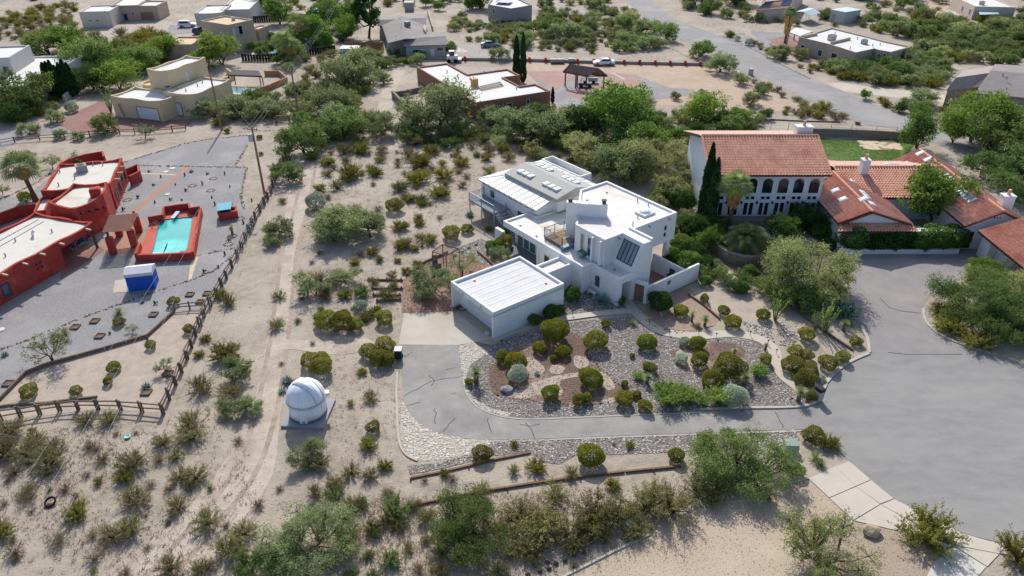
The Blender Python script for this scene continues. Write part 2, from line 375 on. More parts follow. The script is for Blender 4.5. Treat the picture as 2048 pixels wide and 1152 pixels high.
# kerbs along the cul-de-sac
strip('kerb', smooth(GP([(1722, 652), (1734, 678), (1738, 706)]), 4), .30, 0, .14, kerbm)
strip('kerb', smooth(GP([(1738, 707), (1702, 723), (1673, 743), (1652, 766)]), 4), .30, 0, .13, kerbm)
strip('kerb', smooth(GP([(1652, 768), (1645, 785), (1640, 798), (1626, 808), (1600, 814), (1560, 816), (1480, 817), (1400, 820)]), 4), .24, 0, .13, kerbm)
strip('kerb', smooth(GP([(1846, 618), (1852, 645), (1880, 670), (1925, 690), (1990, 709)]), 4), .22, 0, .12, kerbm)
strip('kerb', smooth(GP([(1100, 880), (1200, 876), (1350, 871), (1500, 866), (1610, 862), (1640, 861)]), 3), .14, 0, .05, kerbm)
strip('kerb', smooth(GP([(795, 745), (793, 780), (794, 820), (796, 865), (802, 895), (815, 912), (835, 922)]), 4), .18, 0, .10, kerbm)
strip('kerb', smooth(GP([(928, 778), (945, 806), (970, 823), (1010, 835), (1060, 839), (1150, 836), (1290, 830), (1400, 826)]), 4), .10, 0, .05, kerbm)

# gardens around the white house
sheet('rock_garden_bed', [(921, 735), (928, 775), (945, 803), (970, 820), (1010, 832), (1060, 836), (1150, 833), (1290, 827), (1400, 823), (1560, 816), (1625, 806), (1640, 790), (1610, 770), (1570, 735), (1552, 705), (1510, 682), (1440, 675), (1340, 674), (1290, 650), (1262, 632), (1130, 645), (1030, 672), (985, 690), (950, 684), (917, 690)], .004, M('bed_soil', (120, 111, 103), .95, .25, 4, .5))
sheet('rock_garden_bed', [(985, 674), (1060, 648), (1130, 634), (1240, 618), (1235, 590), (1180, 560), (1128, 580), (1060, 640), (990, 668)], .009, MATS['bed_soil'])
mul = [(978, 745), (990, 725), (1020, 703), (1060, 686), (1130, 664), (1168, 678), (1176, 705), (1196, 732), (1240, 770), (1288, 800), (1235, 803), (1160, 810), (1110, 806), (1020, 798), (985, 785)]
sheet('mulch_bed', mul, .008, mulch, sm=3)
spatch = [[(1050, 712), (1075, 722), (1090, 740), (1070, 755), (1040, 752), (1030, 735)], [(1150, 712), (1172, 715), (1178, 730), (1160, 738), (1148, 728)], [(1010, 790), (1060, 768), (1110, 752), (1160, 745), (1165, 752), (1120, 762), (1125, 790), (1075, 790), (1050, 798)], [(1200, 745), (1215, 750), (1230, 775), (1215, 780), (1205, 765)], [(1105, 730), (1130, 735), (1120, 748), (1100, 745)], [(1205, 800), (1230, 795), (1235, 803), (1210, 806)]]
for p in spatch: sheet('sand_patch', p, .013, sand_in, sm=3)
mul2 = [(1343, 704), (1370, 692), (1420, 686), (1470, 688), (1490, 705), (1470, 725), (1440, 735), (1400, 745), (1362, 735)]
sheet('mulch_bed', mul2, .010, mulch, sm=3)
sheet('sand_patch', [(1352, 704), (1380, 700), (1395, 715), (1412, 735), (1390, 742), (1362, 728)], .014, sand_in, sm=3)
mul3 = [(1290, 630), (1320, 598), (1370, 575), (1400, 592), (1440, 618), (1430, 650), (1380, 662), (1330, 655)]
sheet('mulch_bed', mul3, .014, M('pink_bed', (156, 136, 118), .95, .22, 3, .5), sm=2)
sheet('sand_bed', [(1378, 590), (1420, 560), (1480, 545), (1520, 570), (1600, 640), (1660, 690), (1700, 705), (1668, 738), (1640, 690), (1560, 660), (1500, 650), (1450, 640), (1420, 618)], .018, sand_in)
# light cobbles either side of the driveway
cob_in = [(918, 692), (945, 684), (978, 704), (960, 716), (940, 730), (932, 755), (938, 785), (958, 805), (985, 818), (1020, 826), (1020, 832), (1010, 832), (970, 820), (945, 803), (928, 775), (922, 735)]
cob_out = [(803, 800), (820, 827), (845, 853), (880, 869), (930, 878), (1000, 881), (1095, 880), (985, 884), (955, 905), (900, 918), (850, 922), (825, 918), (808, 900), (800, 862)]
cobm = M('mortar_bed', (176, 168, 155), .95, .12, 3, .3)
sheet('cobble_strip', cob_in, .006, cobm); sheet('cobble_strip', cob_out, .006, cobm)
strip_r = [(1100, 881), (1200, 875), (1350, 870), (1500, 864), (1590, 861), (1600, 880), (1500, 899), (1370, 903), (1280, 908), (1150, 912), (1122, 928), (1090, 926), (1060, 905), (985, 912), (900, 934), (820, 950), (814, 932), (880, 925), (950, 908), (985, 886)]
sheet('rock_strip', strip_r, .008, MATS['bed_soil'])

# red house lot: grey gravel, raked sand, paths
lot = [(-60, 415), (0, 400), (60, 388), (105, 350), (200, 330), (268, 318), (390, 283), (502, 268), (496, 290), (472, 330), (495, 335), (483, 390), (508, 440), (498, 470), (474, 514), (451, 556), (431, 594), (413, 618), (350, 621), (295, 672), (210, 697), (100, 728), (53, 746), (0, 800), (-60, 850)]
sheet('gravel_yard', lot, .006, gravel_grey)
sheet('raked_yard', [(350, 622), (411, 619), (366, 735), (326, 826), (200, 818), (0, 842), (-60, 850), (0, 801), (53, 747), (100, 729), (210, 698), (295, 673)], .008, sand_in)
sheet('brick_path', ribbon(GP([(377, 333), (330, 372), (285, 410), (255, 432)]), .75), .012, brick_path, world=True)
sheet('flagstone_path', ribbon(GP([(272, 347), (320, 348), (352, 350)]), .35), .012, flagstone, world=True)
sheet('brick_terrace', [(200, 490), (258, 430), (292, 440), (280, 505), (240, 507), (195, 505)], .014, brick_path)
sheet('brick_terrace', [(128, 530), (195, 490), (210, 500), (120, 560)], .018, redpave)
sheet('stone_drift', [(383, 510), (398, 512), (388, 540), (382, 562), (377, 560)], .012, flagstone)
# beige pueblo house drive
sheet('red_gravel_driveway', [(108, 245), (150, 225), (205, 200), (235, 235), (330, 240), (390, 238), (370, 258), (260, 262), (150, 266)], .008, redpave)
sheet('grey_lane', [(-40, 300), (0, 268), (40, 256), (100, 250), (108, 245), (150, 266), (60, 272), (0, 300)], .006, gravel_grey)
# brown house forecourt
sheet('graded_yard', [(1040, 128), (1100, 118), (1200, 122), (1400, 132), (1480, 150), (1560, 190), (1600, 220), (1500, 225), (1380, 210), (1300, 212), (1180, 216), (1090, 195), (1045, 150)], .006, dirt)
sheet('gravel_court', [(1051, 143), (1150, 142), (1270, 150), (1340, 176), (1388, 178), (1370, 192), (1250, 208), (1180, 226), (1120, 214), (1100, 190)], .012, gravel_grey)
for p in ([(1052, 144), (1125, 143), (1150, 152), (1112, 180), (1090, 168)], [(1210, 152), (1222, 146), (1262, 150), (1298, 172), (1240, 182), (1205, 165)], [(1130, 186), (1180, 165), (1215, 165), (1240, 185), (1170, 203)]):
    sheet('pink_paving', p, .016, pinkpave)
sheet('concrete_strip', [(1222, 146), (1226, 146), (1251, 158), (1247, 159)], .022, concrete_w)
# far drives
sheet('far_driveway', [(890, 92), (930, 88), (1020, 95), (1050, 105), (1060, 122), (900, 110)], .006, M('far_drive_grey', (160, 154, 148), .95, .1, .5))
sheet('far_driveway', [(860, 92), (895, 86), (940, 104), (900, 104)], .010, concrete_w)
sheet('far_driveway', [(230, 50), (300, 38), (400, 50), (405, 60), (330, 66), (215, 76), (190, 62)], .006, M('far_drive_pale', (172, 162, 150), .95, .1, .5))
sheet('far_driveway', [(340, 50), (405, 52), (420, 62), (330, 70)], .010, gravel_grey)
sheet('far_street', [(-300, 20), (0, 8), (30, -4), (140, -30), (90, -45), (-300, -20)], .008, asphalt_road)
sheet('far_driveway', [(1536, 80), (1580, 70), (1620, 100), (1640, 125), (1600, 118), (1560, 96)], .008, redpave)
sheet('far_driveway', [(1500, 62), (1580, 66), (1570, 84), (1530, 92)], .007, gravel_grey)
sheet('far_yard', [(1830, 8), (1890, 2), (1960, 38), (1900, 40), (1850, 24)], .006, dirt)
sheet('far_driveway', [(1060, 20), (1140, 24), (1240, 28), (1240, 34), (1140, 34), (1060, 28)], .006, gravel_grey)
# tiled house garden
sheet('lawn', [(1395, 285), (1640, 275), (1668, 280), (1790, 278), (1830, 290), (1800, 325), (1700, 325), (1650, 318), (1400, 318)], .008, lawn)
fl = sheet('flagstone_terrace', [(1720, 285), (1740, 282), (1790, 284), (1805, 296), (1770, 300), (1735, 296)], .014, M('flag_joint', (150, 130, 100), .95, .2, 3, .4))
rr = random.Random(5)
for i in range(38):
    x = rr.uniform(1722, 1800); y = rr.uniform(283, 298); c = G(x, y); r = rr.uniform(.5, .85); n = 6
    MB().prism([(c.x + r * math.cos(6.283 * k / n + .4) * rr.uniform(.8, 1.1), c.y + r * math.sin(6.283 * k / n + .4) * rr.uniform(.7, 1.05)) for k in range(n)], .012 + i * .0004, .03 + i * .0005).build('stone', flagstone, fl)
sheet('terrace_soil', [(1330, 440), (1400, 430), (1460, 470), (1560, 480), (1700, 500), (1700, 560), (1640, 600), (1560, 620), (1500, 560), (1420, 520), (1345, 500)], .006, M('dark_soil', (112, 100, 86), .95, .3, 2, .6))  # darker soil tone over the villa garden
sheet('courtyard_floor', [(1293, 570), (1305, 508), (1365, 540), (1399, 530), (1400, 560), (1330, 592), (1295, 600)], .016, M('clay_pavers', (150, 112, 96), .9, .12, 2))
sheet('patio', [(1000, 472), (1045, 470), (1100, 520), (1090, 545), (1060, 528), (1030, 515)], .010, M('patio_slate', (112, 116, 122), .85, .08, 1))
sheet('mulch_bed', [(805, 560), (850, 530), (900, 505), (975, 525), (1000, 560), (912, 622), (803, 626)], .010, M('rust_mulch', (136, 108, 94), .95, .25, 4, .7, (160, 142, 124), .3, wear=.5))
sheet('river_rock_bed', [(905, 500), (960, 478), (990, 485), (1010, 505), (975, 530), (930, 515)], .014, MATS['bed_soil'])
sheet('concrete_pad', [(1000, 480), (1012, 474), (1020, 486), (1002, 492)], .02, concrete)
# swimming pool yards further back
# ================================================================ building helpers
def ortho(pts, yaw=None):
    """snap a traced outline (world points) to right angles"""
    P = [Vector((p[0], p[1])) for p in pts]; n = len(P)
    if yaw is None:
        e = max(((P[(i + 1) % n] - P[i]) for i in range(n)), key=lambda v: v.length); yaw = math.atan2(e.y, e.x)
    c, s = math.cos(yaw), math.sin(yaw); L = [Vector((p.x * c + p.y * s, -p.x * s + p.y * c)) for p in P]; Q = [list(l) for l in L]
    for i in range(n):
        a, b = L[i], L[(i + 1) % n]
        k = 1 if abs(b.x - a.x) > abs(b.y - a.y) else 0
        m = (a[k] + b[k]) / 2; Q[i][k] = m; Q[(i + 1) % n][k] = m
    return ccw([Vector((q[0] * c - q[1] * s, q[0] * s + q[1] * c)) for q in Q])
def inset(P, d):
    n = len(P); out = []
    for i in range(n):
        a = Vector(P[i - 1][:2]); b = Vector(P[i][:2]); c = Vector(P[(i + 1) % n][:2])
        e1 = (b - a).normalized(); e2 = (c - b).normalized(); n1 = Vector((-e1.y, e1.x)); n2 = Vector((-e2.y, e2.x))
        k = 1 + n1.dot(n2); out.append(b + (n1 + n2) * (d / max(k, .3)))
    return out
def block(par, P, h, wall, roof, z0=0.0, pw=.22, pd=.28, wavy=0.0, seed=1, wname='wall', rname='roof'):
    """flat-roofed block: wall with a parapet, roof set down behind it"""
    P = ccw(P); m = MB()
    if wavy:                                       # hand-shaped adobe parapet: many short steps along the top
        Q = []
        rr = random.Random(seed); n = len(P)
        for i in range(n):
            a = Vector(P[i][:2]); b = Vector(P[(i + 1) % n][:2]); k = max(2, int((b - a).length / 1.1))
            for j in range(k):
                t = j / k; zc = h + (wavy * 1.25 if j == 0 else wavy * (.5 * math.cos(t * 6.283 * max(1, round((b - a).length / 5))) + rr.uniform(-.15, .15)))
                Q.append((a.lerp(b, t), zc))
        P2 = [q[0] for q in Q]; I = inset(P2, pw); n = len(P2)
        vs = [(p.x, p.y, z0) for p in P2] + [(p.x, p.y, z) for p, (q, z) in zip(P2, Q)] + [(p.x, p.y, z) for p, (q, z) in zip(I, Q)] + [(p.x, p.y, h - pd - .05) for p in I]
        fs = []
        for i in range(n):
            j = (i + 1) % n
            for r in range(3): fs.append((r * n + i, r * n + j, (r + 1) * n + j, (r + 1) * n + i))
        m.add(vs, fs); I = inset(P, pw)
    else:
        I = inset(P, pw); n = len(P)
        vs = [(p[0], p[1], z0) for p in P] + [(p[0], p[1], h) for p in P] + [(p[0], p[1], h) for p in I] + [(p[0], p[1], h - pd - .05) for p in I]
        fs = [(r * n + i, r * n + (i + 1) % n, (r + 1) * n + (i + 1) % n, (r + 1) * n + i) for i in range(n) for r in range(3)]
        m.add(vs, fs)
    if z0 > .1: m.poly([(p[0], p[1], z0) for p in reversed(P)])
    w = m.build(wname, wall, par)
    r = sheet(rname, inset(P, pw - .03), (h - pd) / 1.6, roof, par, None, True)
    return w, r
def on_wall(a, b, px, py):
    """pixel -> (distance along wall a-b, height)"""
    u = (px - 1024) / FPX; v = (576 - py) / FPX; d = Vector((u, CP + v * SP, -SP + v * CP))
    e = Vector((b[0] - a[0], b[1] - a[1])); L = e.length; e /= L; nn = Vector((-e.y, e.x))
    t = (nn.x * a[0] + nn.y * a[1]) / (nn.x * d.x + nn.y * d.y); p = d * t
    return (p.x - a[0]) * e.x + (p.y - a[1]) * e.y, CAMH + p.z
def opening(par, a, b, t0, t1, z0, z1, glass, fmat, name='window', fr=.07, out=.06, mull=0, pane='pane', arch=False):
    """frame standing proud of wall a-b with the pane set back inside it; outside is to the right of a->b"""
    e = Vector((b[0] - a[0], b[1] - a[1], 0)).normalized(); nn = Vector((e.y, -e.x, 0)); A = Vector((a[0], a[1], 0))
    at = lambda t, z, o: A + e * t + nn * o + Vector((0, 0, z))
    m = MB()
    for (ta, tb, za, zb) in ((t0, t1, z0, z0 + fr), (t0, t1, z1 - fr, z1), (t0, t0 + fr, z0 + fr, z1 - fr), (t1 - fr, t1, z0 + fr, z1 - fr)):
        q = [at(ta, za, -.02), at(tb, za, -.02), at(tb, za, out), at(ta, za, out)]
        m.add(q + [v + Vector((0, 0, zb - za)) for v in q], [(0, 1, 2, 3), (7, 6, 5, 4), (0, 4, 5, 1), (1, 5, 6, 2), (2, 6, 7, 3), (3, 7, 4, 0)])
    for k in range(mull):
        t = t0 + (t1 - t0) * (k + 1) / (mull + 1); m.bar(at(t, z0, out * .6), at(t, z1, out * .6), .05, .05, e)
    f = m.build(name, fmat, par)
    if arch:
        r = (t1 - t0) / 2 - fr; c = (t0 + t1) / 2; zs = z1 - fr - r
        pts = [at(t0 + fr, z0 + fr, .03), at(t1 - fr, z0 + fr, .03)] + [at(c + r * math.cos(k * math.pi / 12), zs + r * math.sin(k * math.pi / 12), .03) for k in range(13)]
    else: pts = [at(t0 + fr, z0 + fr, .02), at(t1 - fr, z0 + fr, .02), at(t1 - fr, z1 - fr, .02), at(t0 + fr, z1 - fr, .02)]
    MB().poly(pts).build(pane, glass, f)
    return f
def win_px(par, a, b, p0, p1, glass=None, fmat=None, **k):
    t0, z1 = on_wall(a, b, *p0); t1, z0 = on_wall(a, b, *p1)
    return opening(par, a, b, min(t0, t1), max(t0, t1), max(.02, min(z0, z1)), max(z0, z1), glass or glassd, fmat or frame_w, **k)
def beam(a, b, w, h, name, mat, par): return MB().bar(a, b, w, h).build(name, mat, par)
def rail(par, pts, h=1.0, posts=True, mat=None, nb=.14, rname='railing'):
    """railing along points: top and bottom rail, balusters as one part; posts each their own"""
    m = MB(); mat = mat or metalg
    for i in range(len(pts) - 1):
        a = Vector(pts[i]); b = Vector(pts[i + 1]); up = Vector((0, 0, 1))
        m.bar(a + up * h, b + up * h, .07, .06); m.bar(a + up * .12, b + up * .12, .05, .05)
        k = max(2, int((b - a).length / nb))
        for j in range(1, k): p = a.lerp(b, j / k); m.bar(p + up * .12, p + up * h, .025, .025)
    o = m.build(rname, mat, par)
    if posts:
        for p in pts: MB().bar(Vector(p) - Vector((0, 0, .02)), Vector(p) + Vector((0, 0, h + .1)), .09, .09).build('post', mat, par)
    return o

# ================================================================ the white modern house
YAW = math.radians(37.37); cu, su = math.cos(YAW), math.sin(YAW); WO = G(986, 625, 3.0)
def Lc(u, w, z=0.0): return Vector((WO.x + u * cu - w * su, WO.y + u * su + w * cu, z))
def rect(u0, u1, w0, w1): return [Lc(u0, w0), Lc(u1, w0), Lc(u1, w1), Lc(u0, w1)]
wh = thing('modern_house', 'white flat-roofed modern house with garage, roof deck and tall fin chimney', 'house', Lc(13, 5))
# garage shell with a deep door recess on its left face
m = MB()
for r in (rect(0, 8.8, 0, .25), rect(0, 8.8, 6.95, 7.2), rect(8.55, 8.8, .25, 6.95), rect(.8, 1.0, 5.5, 6.95)): m.prism(r, 0, 2.62)
m.build('garage_wall', white, wh)
m = MB(); P = rect(0, 8.8, 0, 7.2); I = inset(P, .22); n = 4
m.add([(p.x, p.y, 2.45) for p in P] + [(p.x, p.y, 3.0) for p in P] + [(p[0], p[1], 3.0) for p in I] + [(p[0], p[1], 2.7) for p in I], [(r * 4 + i, r * 4 + (i + 1) % 4, (r + 1) * 4 + (i + 1) % 4, (r + 1) * 4 + i) for i in range(4) for r in range(3)] + [(3, 2, 1, 0)])
m.build('garage_fascia', white, wh)
gr = sheet('garage_roof', inset(rect(0, 8.8, 0, 7.2), .2), 2.74 / 1.6, M('roof_membrane', (202, 203, 201), .8, .05, .8, .1), wh, None, True)
for k in range(7):                                   # lapped roofing sheets, seams running with the roof
    w = .6 + k * .95; MB().prism(rect(.3, 8.5, w, w + .22), 2.74, 2.752 + .001 * k).build('roof_seam', roofw, gr)
gd = MB().prism(rect(.8, .92, .25, 5.5), .02, 2.5).build('garage_door', frame_w, wh)
for k in range(4): MB().prism(rect(.77, .80, .3, 5.45), .05 + k * .61, .62 + k * .61).build('door_panel', M('door_white', (206, 208, 208), .6, .03, 2), gd)
# link roof between garage and house
block(wh, rect(8.82, 12.3, 2.7, 4.7), 2.9, white, roofw, wname='link_wall', rname='link_roof')
# living block, with an overhanging fascia on the patio side
LB = [(12.2, 14.7), (12.2, 1.05), (13.4, 1.05), (13.4, -3.1), (15.6, -3.1), (16.9, -2.9), (16.9, 4), (20.4, 7.6), (20.4, 13.3), (16.0, 13.3), (16.0, 14.7)]
block(wh, [Lc(*p) for p in LB], 3.25, white, roofw, z0=2.55, pw=.25, pd=.2, wname='living_fascia', rname='living_roof')
LW = [(13.7, 14.4), (13.7, 8.2), (12.25, 8.2), (12.25, 1.1), (13.45, 1.1), (13.45, -3.05), (13.95, -3.05), (13.95, -1.6), (15.3, -1.6), (15.3, -3.05), (16.8, -3.0), (16.8, 3), (15.9, 14.4)]
MB().prism(ccw([Lc(*p) for p in LW]), 0, 2.56).build('living_wall', white, wh)
a, b = Lc(13.7, 14.4), Lc(13.7, 8.2)
for k in range(4): opening(wh, a, b, .5 + k * 1.15, 1.6 + k * 1.15, .05, 2.35, glasst, frame_w, 'sliding_door', .06)
MB().prism(rect(12.3, 12.7, 8.3, 8.7), 0, 2.56).build('pillar', white, wh)
opening(wh, Lc(12.25, 8.2), Lc(12.25, 1.1), .9, 1.9, .05, 2.1, glassd, frame_w, 'door', .08)
opening(wh, Lc(12.25, 8.2), Lc(12.25, 1.1), 4.5, 5.2, .8, 2.0, glassb, frame_w, 'window', .05, arch=True)
opening(wh, Lc(13.45, 1.1), Lc(13.45, -3.05), .7, 1.5, .9, 2.3, glassb, frame_w, 'window', .05, arch=True)
opening(wh, Lc(13.95, -1.6), Lc(15.3, -1.6), .2, 1.15, .03, 2.2, M('entry_door', (150, 140, 128), .6, .1, 3), frame_w, 'entry_door', .07)
# gate wall and courtyard walls
m = MB(); m.prism([Lc(15.62, -3.1), Lc(16.1, -4.5), Lc(16.35, -4.4), Lc(15.9, -3.02)], 2.05, 2.4); m.prism([Lc(16.0, -4.2), Lc(16.1, -4.5), Lc(16.35, -4.4), Lc(16.25, -4.12)], 0, 2.1)
m.build('gate_wall', white, wh)
gt = MB().prism([Lc(15.72, -3.2), Lc(16.02, -4.1), Lc(16.08, -4.08), Lc(15.78, -3.18)], .05, 2.0).build('gate', M('gate_wood', (128, 96, 78), .8, .2, 4), wh)
MB().prism(rect(16.1, 24.2, -4.5, -4.25), 0, 2.0).build('courtyard_wall', white, wh)
MB().prism(rect(21.8, 22.05, -4.2, .1), 0, 2.0).build('courtyard_wall', white, wh)
opening(wh, Lc(16.1, -4.5), Lc(24.2, -4.5), 3.1, 3.5, 1.2, 1.6, M('plaque_grey', (120, 122, 124), .6), M('plaque_dark', (70, 72, 74), .6), 'wall_plaque', .05, pane='plaque_face')
opening(wh, Lc(21.8, .1), Lc(21.8, -4.2), 2.6, 3.3, .9, 1.4, glassb, M('plaque_dark', (70, 72, 74), .6), 'wall_vent', .05)
# upper storey with chamfered corner, oversailing on the right
UB = [(14.1, 0), (24.9, 0), (24.9, 11.0), (20.6, 11.0), (14.1, 4.5)]
block(wh, [Lc(*p) for p in UB], 6.2, white, roofw, z0=2.95, pw=.26, pd=.22, wname='upper_wall', rname='upper_roof')
MB().prism(ccw([Lc(14.2, .1), Lc(20.5, .1), Lc(20.5, 10.9), Lc(20.7, 10.9), Lc(14.2, 4.4)]), 0, 2.96).build('lower_wall', white, wh)
for u, w in ((24.4, .5), (24.4, 5.5), (24.4, 10.4)): MB().prism(rect(u - .25, u + .25, w - .25, w + .25), 0, 2.96).build('pillar', white, wh)
a, b = Lc(14.1, 4.5), Lc(14.1, 0)
opening(wh, a, b, .9, 1.5, 3.7, 5.6, M('blind', (150, 138, 120), .8), frame_w, 'window', .07)
opening(wh, a, b, 2.0, 2.75, 3.3, 5.6, glassb, frame_w, 'balcony_door', .08)
for w in (1.55, .35): MB().prism(rect(13.75, 14.1, w - .12, w + .12), 3.2, 5.95).build('fin', white, wh)
a, b = Lc(14.1, 0), Lc(24.9, 0)
opening(wh, a, b, 8.9, 9.35, 4.5, 5.1, glassd, frame_w, 'window', .05); opening(wh, a, b, 8.9, 9.35, 3.7, 4.3, glassd, frame_w, 'window', .05)
MB().box(Lc(14.0, 2.9, 3.27), (1.2, .9, .5), YAW).build('roof_light', glasst, wh, bevel=.05)
# tower with the sloping glazed face
pr = [(18.0, 0), (18.0, 6.2), (16.6, 6.2), (16.5, 5.9), (15.35, 3.5), (15.35, 3.05), (15.62, 3.0), (15.62, 0)]
m = MB(); n = len(pr); m.add([Lc(u, -3.0, z) for u, z in pr] + [Lc(u, .02, z) for u, z in pr], [(i, (i + 1) % n, n + (i + 1) % n, n + i) for i in range(n)] + [tuple(reversed(range(n))), tuple(range(n, 2 * n))])
m.build('tower', white, wh)
MB().prism(rect(17.75, 18.02, -2.95, .3), 6.2, 6.4).build('tower_parapet', white, wh)
def slope(t, w, o=0): u, z = 16.45 + (15.5 - 16.45) * t, 5.78 + (3.82 - 5.78) * t; return Lc(u - o * .9, w, z + o * .43)
sg = MB().poly([slope(0, -.5, .03), slope(1, -.5, .03), slope(1, -2.6, .03), slope(0, -2.6, .03)]).build('sloping_window', GLASS('sloped_glass', (120, 130, 142), .15), wh)
for k in range(5): w = -.5 - k * .525; beam(slope(-.02, w, .05), slope(1.02, w, .05), .07, .06, 'glazing_bar', M('bar_dark', (52, 66, 82), .5), sg)
for t in (0, 1): beam(slope(t, -.45, .05), slope(t, -2.65, .05), .07, .06, 'glazing_bar', MATS['bar_dark'], sg)
# chimney fin across the chamfer
d = Vector((18.3 - 15.3, 4.3 - 7.15)).normalized(); nn = Vector((-d.y, d.x)) * .38; c0 = Vector((15.2, 7.25)); c1 = Vector((18.4, 4.2)); cm = c0 + d * 1.6
q = lambda p, s: Lc(p.x + nn.x * s, p.y + nn.y * s)
MB().prism(ccw([q(c0, -1), q(cm, -1), q(cm, 1), q(c0, 1)]), 3.0, 7.55).prism(ccw([q(cm, -1), q(c1, -1), q(c1, 1), q(cm, 1)]), 5.9, 7.5).build('chimney_fin', white, wh)
for p in (c0 + d * .4, c1 - d * .4): x = Lc(p.x, p.y, 7.5); MB().tube(x, x + Vector((0, 0, .35)), .22, .22, 12).tube(x + Vector((0, 0, .35)), x + Vector((0, 0, .42)), .3, .3, 12).build('flue_cap', M('flue', (70, 66, 64), .7), wh)
# roof light, vents, pipes on the upper roof
rl = MB().box(Lc(22.2, 2.2, 5.97), (1.7, 1.5, .25), YAW).build('skylight', frame_w, wh)
MB().lathe(Lc(22.2, 2.2, 6.2), [(.68, 0), (.6, .12), (.35, .22), (.02, .26)], 12).build('skylight_dome', M('acrylic', (206, 216, 220), .2, .02, 1), rl, True)
for u, w in ((24.0, 3.4), (23.8, 4.9), (20.8, 1.9), (19.0, .9)): x = Lc(u, w, 5.95); MB().tube(x, x + Vector((0, 0, .5)), .06, .06, 8).build('vent_pipe', metalg, wh)
# roof deck
MB().prism(rect(13.3, 16.2, 5.6, 8.6), 3.05, 3.35).build('deck_floor', darkw, wh)
for k in range(7): MB().prism(rect(13.35, 16.1, 5.65 + k * .42, 6.02 + k * .42), 3.35, 3.375).build('deck_board', M('deck_board', (150, 126, 96), .9, .15, 3), wh)
blue_m = M('bluegrey_metal', (118, 134, 152), .5, .08, 3, metal=.2)
rail(wh, [Lc(13.3, 5.6, 3.35), Lc(13.3, 8.6, 3.35), Lc(14.8, 8.6, 3.35), Lc(16.2, 8.6, 3.35)], 1.05, mat=M('rail_grey', (96, 106, 118), .5, .08, 3))
rail(wh, [Lc(13.3, 5.6, 3.35), Lc(14.7, 5.5, 3.35)], .9, mat=blue_m)
MB().prism(rect(13.0, 14.6, 5.0, 5.5), 3.05, 3.5).build('planter_box', blue_m, wh)
# rear wing: low white roof, raised monitor with skylights, deck and stairs
MB().prism(rect(16.2, 26.2, 13.4, 24.8), 0, 4.15).build('rear_wall', white, wh)
standing = M('white_metal_roof', (212, 212, 208), .5, .03, .5)
m = MB(); A = [Lc(15.7, 13.0, 4.2), Lc(26.5, 13.0, 4.2), Lc(26.5, 25.0, 4.2), Lc(15.7, 25.0, 4.2)]; B = [Lc(18.6, 13.4, 4.75), Lc(24.0, 13.4, 4.75), Lc(24.0, 22.6, 4.75), Lc(18.6, 22.6, 4.75)]
m.add([v - Vector((0, 0, .18)) for v in A] + A + B, [(i, (i + 1) % 4, 4 + (i + 1) % 4, 4 + i) for i in range(4)] + [(4 + i, 4 + (i + 1) % 4, 8 + (i + 1) % 4, 8 + i) for i in range(4)] + [(3, 2, 1, 0), (8, 9, 10, 11)])
rr_ = m.build('rear_roof', standing, wh)
seam = M('seam_grey', (190, 192, 192), .6, .03, 2)  # standing seams slightly greyer than the roof metal
for k in range(9): w = 13.9 + k * 1.08; beam(Lc(15.72, w, 4.22), Lc(18.55, min(w, 22.4), 4.77), .09, .05, 'roof_seam', seam, rr_)
beam(Lc(15.72, 24.95, 4.22), Lc(18.55, 22.6, 4.77), .12, .05, 'hip_seam', seam, rr_)
for k in range(5): u = 17.5 + k * 1.7; beam(Lc(u, 24.95, 4.22), Lc(max(u, 18.7), 22.65, 4.77), .09, .05, 'roof_seam', seam, rr_)
for k in range(8): w = 13.9 + k * 1.2; beam(Lc(24.05, min(w, 22.4), 4.77), Lc(26.45, w, 4.22), .09, .05, 'roof_seam', seam, rr_)
mon = M('monitor_grey', (168, 168, 162), .8, .06, .8)
mp = [(18.3, 4.7), (18.2, 5.15), (21.3, 5.85), (24.3, 5.15), (24.2, 4.7)]; n = 5
m = MB(); m.add([Lc(u, 12.3, z) for u, z in mp] + [Lc(u, 22.5, z) for u, z in mp], [(i, n + i, n + (i + 1) % n, (i + 1) % n) for i in range(n)] + [tuple(range(n)), tuple(reversed(range(n, 2 * n)))])
mo = m.build('roof_monitor', mon, wh)
MB().prism(rect(18.6, 23.9, 12.5, 13.5), 3.3, 4.75).build('monitor_wall', white, wh)
for w in (20.9, 19.9, 18.9, 15.9, 14.9, 13.9):
    for s, u in ((1, 19.6), (-1, 22.6)):
        z = 5.15 + (5.85 - 5.15) * ((u - 18.2) / 3.1 if s > 0 else (24.3 - u) / 3.0)
        k = MB().box(Lc(u, w, z - .06), (.85, .72, .24), YAW).build('skylight', frame_w, mo)
        MB().box(Lc(u, w, z + .181), (.45, .36, .02), YAW).build('skylight_glass', GLASS('skylight_glass', (170, 184, 196), .2), k)
a, b = Lc(16.2, 24.8), Lc(16.2, 13.4)
for k in range(10): opening(wh, a, b, .4 + k * 1.08, 1.3 + k * 1.08, 3.55, 4.0, glassd, frame_w, 'clerestory_window', .04)
opening(wh, a, b, 7.6, 9.0, .4, 2.6, glassb, frame_w, 'window', .07)
opening(wh, a, b, 2.0, 3.0, 2.3, 3.4, glassb, frame_w, 'deck_door', .07)
block(wh, rect(26.3, 28.3, 17.2, 25.0), 4.35, white, roofw, pw=.2, pd=.8, wname='annex_wall', rname='annex_roof')
